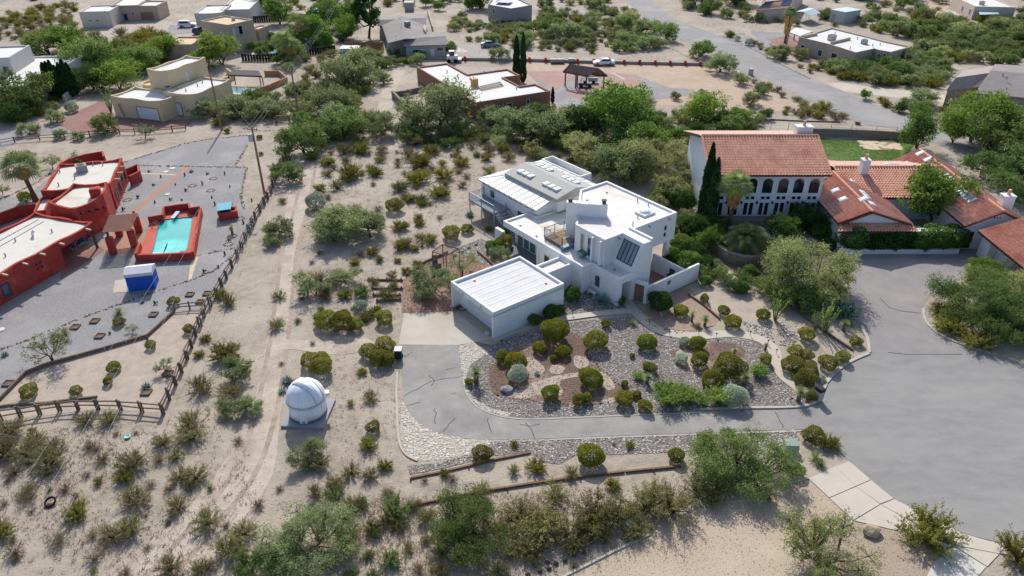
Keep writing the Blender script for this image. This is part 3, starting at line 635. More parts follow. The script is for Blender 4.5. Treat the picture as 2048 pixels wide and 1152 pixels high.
# side deck with steps
MB().prism(rect(13.8, 16.2, 18.8, 24.2), 1.95, 2.15).build('side_deck', M('deck_grey', (140, 146, 152), .8, .1, 3), wh)
for u, w in ((13.9, 24.1), (13.9, 21.5), (13.9, 18.9), (16.0, 24.1)): MB().bar(Lc(u, w, 0), Lc(u, w, 1.96), .14, .14).build('deck_post', M('post_grey', (150, 156, 164), .7), wh)
rail(wh, [Lc(16.1, 24.15, 2.15), Lc(13.85, 24.15, 2.15), Lc(13.85, 21.5, 2.15), Lc(13.85, 18.85, 2.15)], 1.0, mat=blue_m)
for k in range(10): MB().prism(rect(13.9, 15.6, 18.8 - (k + 1) * .34, 18.8 - k * .34), 1.85 - k * .2, 1.95 - k * .2).build('step', MATS['deck_grey'], wh)
rail(wh, [Lc(13.9, 18.8, 1.95), Lc(13.9, 15.4, .05)], .95, mat=blue_m); rail(wh, [Lc(15.6, 18.8, 1.95), Lc(15.6, 15.4, .05)], .95, mat=blue_m)
MB().prism(rect(12.2, 12.6, 14.9, 16.4), 0, 1.7).build('screen_wall', white, wh)

# ================================================================ observatory on its pad
oc = G(618, 828)
ob = thing('observatory', 'white domed backyard observatory on a square concrete pad', 'observatory', oc)
MB().box((oc.x, oc.y, 0), (3.5, 3.6, .22), math.radians(-4)).build('pad', M('pad_concrete', (150, 152, 156), .85, .08, 1), ob)
owhite = M('fibreglass_white', (232, 234, 236), .45, .02, 1, spec=.4)
MB().lathe((oc.x, oc.y, .22), [(1.5, 0), (1.5, 1.55)], 40).build('drum', owhite, ob, True)
MB().lathe((oc.x, oc.y, .2), [(1.53, 0), (1.53, .3)], 40).build('base_ring', M('ring_grey', (110, 116, 124), .6), ob, True)
MB().lathe((oc.x, oc.y, 1.74), [(1.55, 0), (1.62, .03), (1.62, .14), (1.56, .16)], 40).build('dome_ring', M('ring_pale', (176, 184, 194), .5), ob, True)
m = MB(); prof = [(1.56 * math.cos(t * math.pi / 28), 1.56 * math.sin(t * math.pi / 28)) for t in range(14)] + [(.02, 1.56)]
dm = m.lathe((oc.x, oc.y, 1.86), prof, 40).build('dome', owhite, ob, True)
def dome_pt(az_off, el, r, az=math.radians(-28)):
    # band of constant width crossing the dome along azimuth az
    y = az_off; rr = math.sqrt(max(r * r - y * y, 0)); x = rr * math.cos(el); z = rr * math.sin(el)
    return Vector((oc.x + x * math.cos(az) - y * math.sin(az), oc.y + x * math.sin(az) + y * math.cos(az), 1.86 + z))
m = MB(); K = 20; vs = []
for k in range(K + 1):
    el = math.radians(4) + (math.radians(118) - math.radians(4)) * k / K
    vs += [dome_pt(-.42, el, 1.57), dome_pt(-.42, el, 1.61), dome_pt(.42, el, 1.61), dome_pt(.42, el, 1.57)]
m.add(vs, [(4 * k + i, 4 * k + 4 + i, 4 * k + 5 + i, 4 * k + 1 + i) for k in range(K) for i in range(3)]); m.build('shutter', owhite, ob, True)
for s in (-.46, .46):
    m = MB(); P = [dome_pt(s, math.radians(2 + 118 * k / K), 1.6) for k in range(K + 1)]; m.path(P, [.035] * (K + 1), 5); m.build('shutter_rib', MATS['ring_pale'], ob)
MB().box((oc.x + 1.55, oc.y + .5, 1.6), (.5, .5, .35), .4).build('motor_box', owhite, ob, bevel=.04)
opening(ob, (oc.x - .4, oc.y - 1.5), (oc.x + .4, oc.y - 1.5), .1, .7, .3, 1.6, owhite, owhite, 'hatch', .04, .03)
for k in range(10):
    a = k * .6283 + .2; MB().path([Vector((oc.x + 1.575 * math.cos(t) * math.cos(a), oc.y + 1.575 * math.cos(t) * math.sin(a), 1.86 + 1.575 * math.sin(t))) for t in [j * .15 for j in range(9)]], [.007] * 9, 4).build('dome_seam', MATS['ring_pale'], ob)
    MB().bar((oc.x + 1.505 * math.cos(a), oc.y + 1.505 * math.sin(a), .3), (oc.x + 1.505 * math.cos(a), oc.y + 1.505 * math.sin(a), 1.74), .018, .012, (math.cos(a), math.sin(a), 0)).build('drum_seam', MATS['ring_pale'], ob)
# roof drains and small plant on the white roofs
for u, w, z in ((2.2, 6.2, 2.74), (7.6, 1.4, 2.74), (13.2, 12.8, 3.05), (13.0, 9.6, 3.05), (15.2, 9.9, 3.05), (14.6, -1.2, 3.05), (19.5, 8.6, 5.98), (22.8, 8.8, 5.98)):
    x = Lc(u, w, z); MB().tube(x, x + Vector((0, 0, .16)), .13, .10, 8).build('roof_drain', metalg, wh)
for u, w in ((0.02, 2.0), (0.02, 5.0)): x = Lc(u, w, 2.62); MB().bar(x, Lc(u - .25, w, 2.58), .12, .08).build('scupper', metalg, wh)
for u, w, z in ((16.0, .0, 5.85), (20.5, 0.0, 5.85), (23.6, 0.0, 5.85)): MB().bar(Lc(u, w, z), Lc(u, w - .3, z - .04), .16, .1).build('scupper', metalg, wh)
# ================================================================ red adobe house and its pool
red = M('red_adobe', (164, 62, 52), .92, .18, 1.2, .3, (186, 92, 78), .55, wear=.54)
redl = M('red_deck', (186, 98, 80), .92, .08, 1.2, .1)
cream_roof = M('cream_roof', (204, 200, 188), .85, .05, .6, .1, (188, 178, 158), .25, wear=.57)
tan_canal = M('spout_clay', (190, 170, 150), .9, .1, 3)
def hole_sheet(name, outer, inner, z, mat, par):
    O = ccw(outer); I = list(reversed(ccw(inner))); allp = O + I
    tr = tessellate_polygon([[Vector((p[0], p[1], 0)) for p in O], [Vector((p[0], p[1], 0)) for p in I]])
    m = MB(); fs = []
    for t in tr:
        a, b, c = (allp[i] for i in t); fs.append(t if area2([a, b, c]) > 0 else tuple(reversed(t)))
    m.add([(p[0], p[1], z) for p in allp], fs); n = len(O)
    m.prism(O, 0, z, cap=False)
    k = len(I); vs = [(p[0], p[1], z) for p in I] + [(p[0], p[1], max(0.01, z - .35)) for p in I]
    m.add(vs, [(i, (i + 1) % k, k + (i + 1) % k, k + i) for i in range(k)])
    return m.build(name, mat, par)
rh = thing('adobe_house', 'red adobe house with stepped parapets and cream flat roofs beside the pool', 'house', G(120, 500))
# south wing, with the portal cut into its corner
S = ortho(GP([(-140, 622), (187, 446), (191, 435), (97, 411), (-140, 522)], 3.2), math.radians(71.8))
sa = GP([(-140, 622), (187, 446)], 3.2); e = (sa[1] - sa[0]).normalized(); nS = Vector((-e.y, e.x, 0)); p1 = sa[1]; wS = 8.6
Q = lambda t, s: p1 - e * t + nS * s                 # t metres back from the right end, s metres in from the front
block(rh, [Q(30, 0), Q(0, 0), Q(0, wS), Q(30, wS)], 3.2, red, cream_roof, z0=2.35, pw=.3, pd=.22, wavy=.16, seed=3, wname='south_parapet', rname='south_roof')
MB().prism(ccw([Q(30, 0.02), Q(5.0, .02), Q(5.0, 3.6), Q(.4, 3.6), Q(.4, wS - .02), Q(30, wS - .02)]), 0, 2.4).build('south_wall', red, rh)
MB().bar(Q(.3, .3) + Vector((0, 0, -3.2)), Q(.3, .3) + Vector((0, 0, -.8)), .22, .22).build('portal_post', wood, rh)
MB().poly([Q(5, .05) - Vector((0, 0, 3.18)), Q(.1, .05) - Vector((0, 0, 3.18)), Q(.1, 3.6) - Vector((0, 0, 3.18)), Q(5, 3.6) - Vector((0, 0, 3.18))]).build('portal_floor', M('portal_tile', (150, 112, 96), .8, .1, 2), rh)
a, b = Q(30, 0), Q(0, 0)
opening(rh, a, b, 17.3, 18.2, .5, 2.0, glassb, M('teal_frame', (40, 66, 78), .7), 'window', .1)
opening(rh, a, b, 12.6, 13.8, .02, 2.1, M('blue_door', (40, 52, 112), .7), M('dark_red', (110, 44, 36), .8), 'door', .1)
fw = M('purple_flower', (92, 40, 72), .9, .1, 3); c0 = Q(8.0, -.03) - Vector((0, 0, 1.35)); fl_ = MB()
for k in range(4):
    t = math.pi / 4 + k * math.pi / 2; d = e * math.cos(t) + Vector((0, 0, math.sin(t))); s2 = e * -math.sin(t) + Vector((0, 0, math.cos(t)))
    fl_.poly([c0 + d * .12, c0 + d * .38 - s2 * .16, c0 + d * .6, c0 + d * .38 + s2 * .16])
fl_.build('painted_flower', fw, rh)
def canale(par, p, d, L=.7, mat=None):
    m = MB(); m.bar(p - d * .15, p + d * L - Vector((0, 0, .04)), .2, .16); return m.build('roof_spout', mat or tan_canal, par)
for t in (1.2, 4.9, 7.4, 9.6, 12.0, 14.6, 17): canale(rh, Q(t, 0) + Vector((0, 0, -.18)), -nS)
for t, s in ((3, 3), (6, 5), (9, 3), (11, 6), (14, 4), (8, 6.5)):
    x = Q(t, s) - Vector((0, 0, .25)); MB().tube(x, x + Vector((0, 0, .45)), .08, .08, 8).build('vent_pipe', metalg, rh)
x = Q(4.5, 4.2) - Vector((0, 0, .25)); MB().path([x, x + Vector((.1, 0, .5)), x + Vector((.35, .1, .75))], [.14, .14, .16], 8).build('roof_cowl', frame_w, rh)
beam(Q(1, 7.2) - Vector((0, 0, .2)), Q(22, 5.6) - Vector((0, 0, .2)), .08, .08, 'roof_pipe', metalg, rh); beam(Q(1.2, 6.2) - Vector((0, 0, .2)), Q(22, 4.2) - Vector((0, 0, .2)), .08, .08, 'roof_pipe', metalg, rh)
# north wing and middle block
Nw = ortho(GP([(119, 327), (250, 319), (214, 368), (80, 386)], 3.4))
block(rh, Nw, 3.4, red, cream_roof, pw=.28, pd=.3, wavy=.14, seed=5, wname='north_wall', rname='north_roof')
Mb = ccw(GP([(147, 369), (215, 366), (206, 390), (151, 420), (97, 407)], 4.0))
block(rh, Mb, 4.0, red, cream_roof, pw=.28, pd=.3, wavy=.16, seed=8, wname='middle_wall', rname='middle_roof')
def wall_of(P, px, py, h):
    """edge of outline P nearest to the pixel's point at height h, as seen on the plan"""
    p = G(px, py, h); best = None
    for i in range(len(P)):
        a = Vector(P[i][:2]); b = Vector(P[(i + 1) % len(P)][:2]); t = max(0, min(1, (Vector(p[:2]) - a).dot(b - a) / (b - a).length_squared)); d = (a.lerp(b, t) - Vector(p[:2])).length
        if best is None or d < best[0]: best = (d, a, b)
    return best[1], best[2]
a, b = wall_of(Nw, 238, 372, 1.6)
L_ = (b - a).length
for t in (.18, .42, .66, .86):
    k = opening(rh, a, b, t * L_ - .45, t * L_ + .45, .7, 2.2, glassb, MATS['teal_frame'], 'window', .1)
    canale(rh, Vector((a.lerp(b, t + .1).x, a.lerp(b, t + .1).y, 3.1)), Vector(((b - a).y, -(b - a).x, 0)).normalized())
a, b = wall_of(Mb, 180, 440, 2.0); L_ = (b - a).length
for t in (.12, .38, .62, .88):
    canale(rh, Vector((a.lerp(b, t).x, a.lerp(b, t).y, 3.5 - t)), Vector(((b - a).y, -(b - a).x, 0)).normalized(), .5, M('dark_viga', (70, 44, 36), .9))
x = G(192, 388, 4.0); MB().box((x.x, x.y, 3.3), (1.2, 1.2, 1.5), .4).build('chimney', red, rh, bevel=.12)
for px, py in ((118, 372), (150, 358), (187, 330), (206, 331), (170, 340), (145, 403), (163, 382), (120, 345)):
    x = G(px, py, 3.1); MB().tube(x, x + Vector((0, 0, .5)), .08, .08, 8).build('vent_pipe', metalg, rh)
x = G(165, 343, 3.1); ac = MB().box((x.x, x.y, 3.08), (1.3, 1.2, 1.0), .6).build('air_conditioner', M('ac_grey', (150, 146, 140), .7, .1, 5), rh); MB().tube(x + Vector((0, 0, 1.0)), x + Vector((0, 0, 1.03)), .45, .45, 14).build('fan_grille', black, ac)
for pts, hh in (([(70, 406), (35, 413), (0, 426), (-60, 446)], 1.5), ([(119, 327), (135, 318), (170, 308), (205, 302), (207, 312)], 1.7), ([(250, 338), (275, 328), (278, 342), (258, 352)], 1.5)):
    P = GP(pts, hh); strip('yard_wall', P, .32, 0, hh, red, rh)
sheet('yard_floor', [(0, 452), (70, 428), (85, 440), (0, 492)], .03, gravel_grey, rh, None)
# low-roof link beside the palm
block(rh, ortho(GP([(80, 395), (104, 392), (90, 420), (66, 424)], 2.6)), 2.6, red, cream_roof, pw=.22, pd=.25, wname='link_wall', rname='link_roof')

# pergola of round slats on red piers
pg = thing('pergola', 'slatted pergola on red adobe piers between house and pool', 'pergola', G(250, 490))
PG = GP([(205, 466), (218, 434), (277, 428), (262, 462)], 2.75)
slat = M('pale_slat', (132, 98, 84), .9, .15, 4)
for k in range(16):
    t = k / 15; beam(PG[0].lerp(PG[1], t) + Vector((0, 0, .1)), PG[3].lerp(PG[2], t) + Vector((0, 0, .1)), .15, .06, 'slat', slat, pg)
beam(PG[0].lerp(PG[3], .12), PG[1].lerp(PG[2], .12), .16, .2, 'beam', wood, pg); beam(PG[0].lerp(PG[3], .86), PG[1].lerp(PG[2], .86), .16, .2, 'beam', wood, pg)
for px, py in ((228, 512), (270, 497), (240, 476), (279, 468)):
    x = G(px, py - 4); MB().box((x.x, x.y, 0), (.8, .7, 2.2), .3).build('pier', red, pg, bevel=.12); MB().bar((x.x, x.y, 2.15), (x.x, x.y, 2.8), .2, .2).build('post', wood, pg)

# pool enclosure
pe = thing('swimming_pool', 'turquoise swimming pool in a red walled terrace', 'swimming pool', G(345, 480))
outer = GP([(300, 452), (329, 447), (332, 431), (381, 424), (384, 433), (404, 430), (388, 519), (276, 524), (283, 503), (293, 475)])
inner = smooth(GP([(327, 447), (338, 443), (384, 439), (386, 444), (380, 480), (374, 506), (365, 508), (357, 512), (352, 515), (306, 515), (309, 500), (318, 460)]), 3, True)
hole_sheet('terrace', outer, inner, .38, redl, pe)
wat = M('pool_water', (52, 176, 168), .06, .14, .3, .35, (100, 214, 200), .14, spec=.6, bscale=3.5)
sheet('water', inner, .30 / 1.6, wat, pe, None, True)
strip('tile_band', inner + inner[:1], .10, .30, .392, M('pool_tile', (44, 96, 120), .4, .2, 6), pe)
for k in range(3): MB().prism(ccw(GP([(306, 514), (324 - 4 * k, 514), (322 - 4 * k, 509 + k * 1.4), (308, 509 + k * 1.4)])), .2, .315 + .02 * k).build('pool_step', M('pool_step', (150, 214, 204), .5, .05, 2), pe)
wl = lambda pts, h: strip('wall', GP(pts), .3, 0, h, red, pe)
wl([(300, 452), (329, 447), (332, 431), (356, 427), (381, 424), (384, 433), (404, 430)], 1.25); wl([(404, 430), (396, 475), (388, 519)], 1.0); wl([(388, 519), (330, 522), (276, 524)], .95); wl([(276, 524), (280, 512), (284, 502)], 1.1)
x = G(355, 437); MB().box((x.x, x.y - .3, .62), (.5, 2.0, .08), .05).build('diving_board', M('board_blue', (170, 186, 214), .6), pe)
MB().box((x.x, x.y + .3, .38), (.45, .5, .26), .05).build('board_stand', frame_w, pe)
m = MB(); x = G(313, 462)
for d in (0, .5):
    pts = [x + Vector((-.5, d, .36)), x + Vector((-.45, d, 1.0)), x + Vector((-.1, d, 1.15)), x + Vector((.25, d, .9)), x + Vector((.35, d, .3))]; m.path(pts, [.03] * 5, 5)
m.build('ladder', metalg, pe)
MB().path([G(327, 506, .45), G(331, 497, 1.0), G(335, 486, 1.5)], [.03, .09, .03], 6).build('folded_umbrella', M('umbrella_grey', (84, 96, 110), .9), pe)

# garden buildings and small structures in the gravel yard
kx = G(455, 428); kk = thing('garden_bar', 'red garden bar with a turquoise lid on the gravel', 'garden bar', kx)
KP = ortho(GP([(434, 419), (475, 413), (473, 424), (437, 428)], .95)); block(kk, KP, 1.05, red, M('bar_dark_top', (60, 56, 52), .9), pw=.25, pd=.3)
lp = GP([(435, 407), (464, 404), (461, 418), (434, 422)], 1.45); MB().prism(ccw(lp), 1.4, 1.47, True, True).build('lid', M('turquoise_lid', (84, 160, 176), .7, .05, 2), kk)
for p in lp: MB().bar((p.x, p.y, .95), (p.x, p.y, 1.42), .06, .06).build('post', metalg, kk)
tx = G(282, 566); tt = thing('canopy_shed', 'blue-sided canopy shed with a pale fabric roof on the gravel yard', 'shed', tx)
TP = ortho(GP([(252, 552), (308, 546), (305, 527), (251, 538)], 1.9)); blue_t = M('blue_tarp', (30, 84, 176), .7, .12, 3, .3)
MB().prism(TP, .0, 1.9).build('tarp_wall', blue_t, tt)
c = sum(TP, Vector((0, 0))) / 4; R = [c + (p - c) * 1.05 for p in TP]; r0 = (R[0] + R[3]) / 2; r1 = (R[1] + R[2]) / 2; m = MB()
m.add([(p.x, p.y, 1.7) for p in R] + [(p.x, p.y, 2.05) for p in R] + [(r0.x, r0.y, 2.4), (r1.x, r1.y, 2.4)], [(0, 1, 5, 4), (1, 2, 6, 5), (2, 3, 7, 6), (3, 0, 4, 7), (4, 5, 9, 8), (6, 7, 8, 9), (5, 6, 9), (7, 4, 8)])
m.build('canopy', M('pale_canopy', (200, 200, 204), .8, .05, 3), tt)
sheet('loading_slab', [(230, 562), (252, 558), (254, 584), (226, 586)], .02, concrete)
# ================================================================ Mediterranean house with clay tile roofs
clay = M('clay_tile', (216, 166, 142), .88, .24, 3.4, 0, (198, 140, 116), .5)
def tile_slope(par, poly, name='tile_slope', col=.36, row=.44, mat=None):
    """barrel-tile surface over a planar roof polygon (3-D points, first edge = eave)"""
    P = [Vector(p) for p in poly]; ex = (P[1] - P[0]).normalized(); nn = ex.cross(P[2] - P[0]).normalized()
    if nn.z < 0: nn = -nn
    ey = nn.cross(ex).normalized()
    if ey.z < 0: ey = -ey
    A = [((p - P[0]).dot(ex), (p - P[0]).dot(ey)) for p in P]
    x0 = min(a[0] for a in A); x1 = max(a[0] for a in A); y1 = max(a[1] for a in A)
    prof = [(0, 0), (.16, .10), (.36, .15), (.56, .10), (.76, 0)]
    xs = []
    nc = int((x1 - x0) / col) + 1
    for i in range(nc): xs += [(x0 + (i + f) * col, z) for f, z in prof]
    nr = int(y1 / row) + 1; V = []; F = []; n = len(xs)
    for j in range(nr):
        for (y, dz) in ((j * row - .04, .075), ((j + 1) * row - .04, .008)):
            for x, z in xs: p = P[0] + ex * x + ey * y + nn * (z + dz); V.append(p)
    for j in range(2 * nr - 1):
        for i in range(n - 1): F.append((j * n + i, j * n + i + 1, (j + 1) * n + i + 1, (j + 1) * n + i))
    bm = bmesh.new(); vs = [bm.verts.new(v) for v in V]
    for f in F: bm.faces.new([vs[i] for i in f])
    cen = sum(P, Vector()) / len(P)
    for i in range(len(P)):
        a, b = P[i], P[(i + 1) % len(P)]; d = nn.cross(b - a).normalized()
        if d.dot(cen - a) > 0: d = -d
        off = .05 if i == 0 else 0.02
        bmesh.ops.bisect_plane(bm, geom=list(bm.verts) + list(bm.edges) + list(bm.faces), plane_co=a + d * off, plane_no=d, clear_outer=True)
    me = bpy.data.meshes.new(name); bm.to_mesh(me); bm.free(); me.transform(Matrix.Translation(-ORG[par.name]))
    o = link(name, me, mat or clay, par); o['kind'] = 'stuff'
    MB().add([p - Vector((0, 0, .02)) for p in P] + [p - Vector((0, 0, .2)) for p in P], [tuple(range(len(P))), tuple(reversed(range(len(P), 2 * len(P))))] + [(i, (i + 1) % len(P), len(P) + (i + 1) % len(P), len(P) + i) for i in range(len(P))]).build('roof_deck', M('eave_brown', (96, 60, 46), .9, .1, 2), par)
    return o
def ridge(par, a, b, r=.16): return MB().tube(Vector(a) + Vector((0, 0, .06)), Vector(b) + Vector((0, 0, .06)), r, r, 8).build('ridge_tile', M('ridge_clay', (206, 146, 122), .85, .15, 3), par)
wst = M('villa_white', (214, 216, 218), .9, .03, .8, .1)
tv = thing('villa', 'white villa with clay barrel-tile roofs, arched upper windows and chimneys', 'house', (45, 82, 0))
# two-storey block
MB().add([(24.3, 82, 0), (37.9, 82, 0), (37.9, 95.3, 0), (24.3, 95.3, 0), (24.3, 82, 6.75), (37.9, 82, 6.75), (37.9, 95.3, 7.0), (24.3, 95.3, 7.0), (24.3, 87.6, 9.15), (37.9, 87.6, 9.15)],
         [(0, 1, 5, 4), (1, 2, 6, 9, 5), (2, 3, 7, 6), (3, 0, 4, 8, 7), (4, 5, 9, 8), (8, 9, 6, 7)]).build('tall_block_wall', wst, tv)
tile_slope(tv, [(23.8, 81.3, 6.6), (38.4, 81.3, 6.6), (38.4, 87.6, 9.3), (23.8, 87.6, 9.3)])
tile_slope(tv, [(38.4, 95.9, 6.95), (23.5, 95.9, 6.95), (23.5, 87.6, 9.3), (38.4, 87.6, 9.3)], mat=M('sunlit_clay', (206, 172, 156), .85, .1, 2))  # back slopes use a paler clay with the sunlight put into its colour
ridge(tv, (23.8, 87.6, 9.32), (38.4, 87.6, 9.32)); ridge(tv, (23.8, 81.3, 6.62), (23.8, 87.6, 9.32), .12); ridge(tv, (38.4, 81.3, 6.62), (38.4, 87.6, 9.32), .12)
a, b = (24.3, 82), (37.9, 82)
for k in range(7):
    t = 1.2 + k * 1.9
    opening(tv, a, b, t - .66, t + .66, 3.95, 5.95, glassd, wst, 'arched_window', .05, .035, arch=True)
    for s in (-.58, .06): opening(tv, a, b, t + s, t + s + .52, 3.12, 3.6, glassd, wst, 'small_window', .04, .04)
    for s in (-.62, .06): opening(tv, a, b, t + s, t + s + .56, 1.0, 2.75, glassd, wst, 'french_door', .05, .04)
    x = Vector((24.3 + t + .95, 81.9, 2.6)); MB().box((x.x, x.y, x.z), (.18, .18, .3)).build('wall_lantern', black, tv)
MB().prism([(24.0, 80.6), (38.0, 80.6), (38.0, 81.99), (24.0, 81.99)], 0, .9).build('terrace', M('terrace_stone', (140, 128, 116), .9, .15, 2), tv)
def chimney(x, y, z0, z1, w=1.1, d=.8):
    c = MB().prism([(x - w / 2, y - d / 2), (x + w / 2, y - d / 2), (x + w / 2, y + d / 2), (x - w / 2, y + d / 2)], z0, z1).build('chimney', wst, tv)
    MB().box((x, y, z1), (w + .12, d + .12, .1)).build('chimney_cap', wst, c); MB().tube((x, y, z1 + .1), (x, y, z1 + .75), .2, .17, 10).build('chimney_pot', clay, c)
chimney(37.2, 89.5, 7.5, 9.9, 2.0, 1.2); chimney(44.9, 86.9, 4.3, 6.4, .95, .95); chimney(57.6, 77.4, 3.8, 5.7, 1.3, 1.0)
# wing A: ridge towards the drive, dutch gable over a tiled skirt
ax, ay0, ay1 = 41.3, 75.4, 87.4
tile_slope(tv, [(37.8, ay1, 3.0), (37.8, ay0, 3.0), (ax, ay0, 4.55), (ax, ay1, 4.55)]); tile_slope(tv, [(46.3, ay0, 2.9), (46.3, ay1, 2.9), (ax, ay1, 4.55), (ax, ay0, 4.55)])
ridge(tv, (ax, ay0 - .1, 4.58), (ax, ay1, 4.58))
MB().add([(38.2, 75.7, 0), (45.9, 75.7, 0), (45.9, 75.7, 2.9), (ax, 75.7, 4.4), (38.2, 75.7, 2.95), (38.2, 87, 0), (45.9, 87, 0), (45.9, 87, 2.9), (38.2, 87, 2.95)], [(0, 1, 2, 3, 4), (5, 0, 4, 8), (1, 6, 7, 2)]).build('front_wing_wall', wst, tv)
tile_slope(tv, [(37.5, 74.5, 2.45), (46.7, 74.5, 2.45), (46.2, 75.66, 2.95), (38.0, 75.66, 2.95)], 'skirt_tiles')
beam((38.0, 75.3, 3.05), (ax, 75.3, 4.5), .14, .2, 'barge_board', M('barge_brown', (104, 58, 44), .9), tv); beam((46.2, 75.3, 2.95), (ax, 75.3, 4.5), .14, .2, 'barge_board', MATS['barge_brown'], tv)
MB().prism([(37.9, 74.75), (52.2, 74.75), (52.2, 75.6), (37.9, 75.6)], 0, 2.4).build('front_wall', wst, tv)
MB().prism([(37.8, 73.6), (51.6, 73.6), (51.6, 73.95), (37.8, 73.95)], 0, .6).build('planter_wall', wst, tv)
for x0 in (46.9, 48.6, 50.2): opening(tv, (37.9, 74.75), (52.2, 74.75), x0 - 37.9, x0 - 37.1, .8, 2.1, glassd, wst, 'window', .06)
# wing B: cross wing
tile_slope(tv, [(41.5, 82.3, 3.2), (55.5, 82.3, 3.2), (55.5, 88, 4.95), (41.5, 88, 4.95)]); tile_slope(tv, [(55.5, 93.2, 3.6), (38.5, 93.2, 3.6), (41.5, 88, 4.95), (55.5, 88, 4.95)], mat=MATS['sunlit_clay'])
ridge(tv, (41.8, 88, 4.98), (55.6, 88, 4.98)); MB().prism([(46.0, 82.9), (55, 82.9), (55, 92.5), (40, 92.5), (40, 88), (46, 88)], 0, 3.2, False).build('cross_wing_wall', wst, tv)
# wing C
cx, cy0, cy1 = 55.7, 74.6, 94.4
tile_slope(tv, [(51.9, cy1, 3.1), (51.9, cy0, 3.1), (cx, cy0, 4.95), (cx, cy1, 4.95)]); tile_slope(tv, [(59.6, cy0, 3.1), (59.6, cy1, 3.1), (cx, cy1, 4.95), (cx, cy0, 4.95)])
ridge(tv, (cx, cy0 - .1, 4.98), (cx, cy1, 4.98))
MB().add([(52.3, 75, 0), (59.2, 75, 0), (59.2, 75, 3.1), (cx, 75, 4.8), (52.3, 75, 3.1), (52.3, 94, 0), (59.2, 94, 0), (59.2, 94, 3.1), (cx, 94, 4.8), (52.3, 94, 3.1)], [(0, 1, 2, 3, 4), (5, 0, 4, 9), (1, 6, 7, 2), (6, 5, 9, 8, 7)]).build('side_wing_wall', wst, tv)
beam((51.9, 74.5, 3.1), (cx, 74.5, 4.9), .14, .2, 'barge_board', MATS['barge_brown'], tv); beam((59.6, 74.5, 3.1), (cx, 74.5, 4.9), .14, .2, 'barge_board', MATS['barge_brown'], tv)
opening(tv, (52.3, 75), (59.2, 75), .3, 1.3, .03, 2.3, black, wst, 'entry_door', .08)
for k in range(4): MB().tube((54.9 + k * .32, 74.96, 4.0), (54.9 + k * .32, 75.05, 4.0), .08, .08, 8).build('gable_vent', black, tv)
# wing D: carport roof
tile_slope(tv, [(52.9, 73.6, 3.0), (52.9, 61.5, 3.0), (57.6, 61.5, 4.7), (57.6, 73.6, 4.7)]); tile_slope(tv, [(62.4, 61.5, 3.0), (62.4, 73.6, 3.0), (57.6, 73.6, 4.7), (57.6, 61.5, 4.7)])
ridge(tv, (57.6, 61.5, 4.73), (57.6, 73.6, 4.73)); MB().prism([(54.6, 61.9), (62.0, 61.9), (62.0, 73.5), (53.6, 73.5), (53.6, 71.8), (54.6, 71.8)], 0, 3.0).build('garage_wall', wst, tv)
# skylights lying on the slopes
def skyl(x, y, z, sx, sy, tiltx=0, tilty=0):
    m = MB(); P = [(-sx, -sy), (sx, -sy), (sx, sy), (-sx, sy)]
    f = lambda a, b, h: (x + a, y + b, z + a * tiltx + b * tilty + h)
    m.add([f(a, b, .03) for a, b in P] + [f(a, b, .2) for a, b in P] + [f(a * .55, b * .55, .3) for a, b in P], [(i, (i + 1) % 4, 4 + (i + 1) % 4, 4 + i) for i in range(4)] + [(4 + i, 4 + (i + 1) % 4, 8 + (i + 1) % 4, 8 + i) for i in range(4)] + [(8, 9, 10, 11)])
    return m.build('skylight', MATS['acrylic'], tv)
sA = (4.55 - 3.0) / (ax - 37.8)
for px, py in ((1670, 383), (1685, 400), (1723, 411)): p = G(px, py, 3.95); skyl(p.x, p.y, 4.55 - (ax - p.x) * sA + .05, .42, .42, sA, 0)
sB = (4.55 - 2.9) / (46.3 - ax)
for px, py in ((1706, 362), (1726, 387), (1733, 395), (1743, 412)): p = G(px, py, 4.1); xx = max(p.x, ax + .5); skyl(xx, p.y, 4.55 - (xx - ax) * sB + .05, .4, .55, -sB, 0)
sC = (4.95 - 3.1) / (cx - 51.9)
for px, py in ((1888, 358), (1893, 363), (1898, 367), (1913, 380), (1918, 386), (1924, 390), (1930, 394), (1936, 399), (1942, 404), (1812, 321), (1855, 315), (1871, 327)):
    p = G(px, py, 4.3); xx = min(p.x, cx - .5); skyl(xx, p.y, 4.95 - (cx - xx) * sC + .06, .45, .24 if 1880 < px < 1950 else .4, sC, 0)
skyl(50, 90, 4.45, .9, .4, 0, -.26); skyl(39.6, 86.5, 4.0, .5, .4, sA, 0)
# garden walls of the villa
gw = M('rubble_wall', (128, 120, 110), .95, .3, 3, .6)
tag(strip('garden_wall', smooth(GP([(1398, 455), (1420, 492), (1450, 520), (1490, 532), (1525, 530)]), 4), .5, 0, 1.3, gw, kind=None), 'curved rubble stone retaining wall below the palms', 'wall')
tag(strip('garden_wall', smooth(GP([(1620, 272), (1700, 274), (1790, 279), (1830, 284)]), 3), .4, 0, 1.3, M('grey_block', (120, 114, 108), .95, .2, 2, .4), kind=None), 'grey block wall behind the green lawn', 'wall')
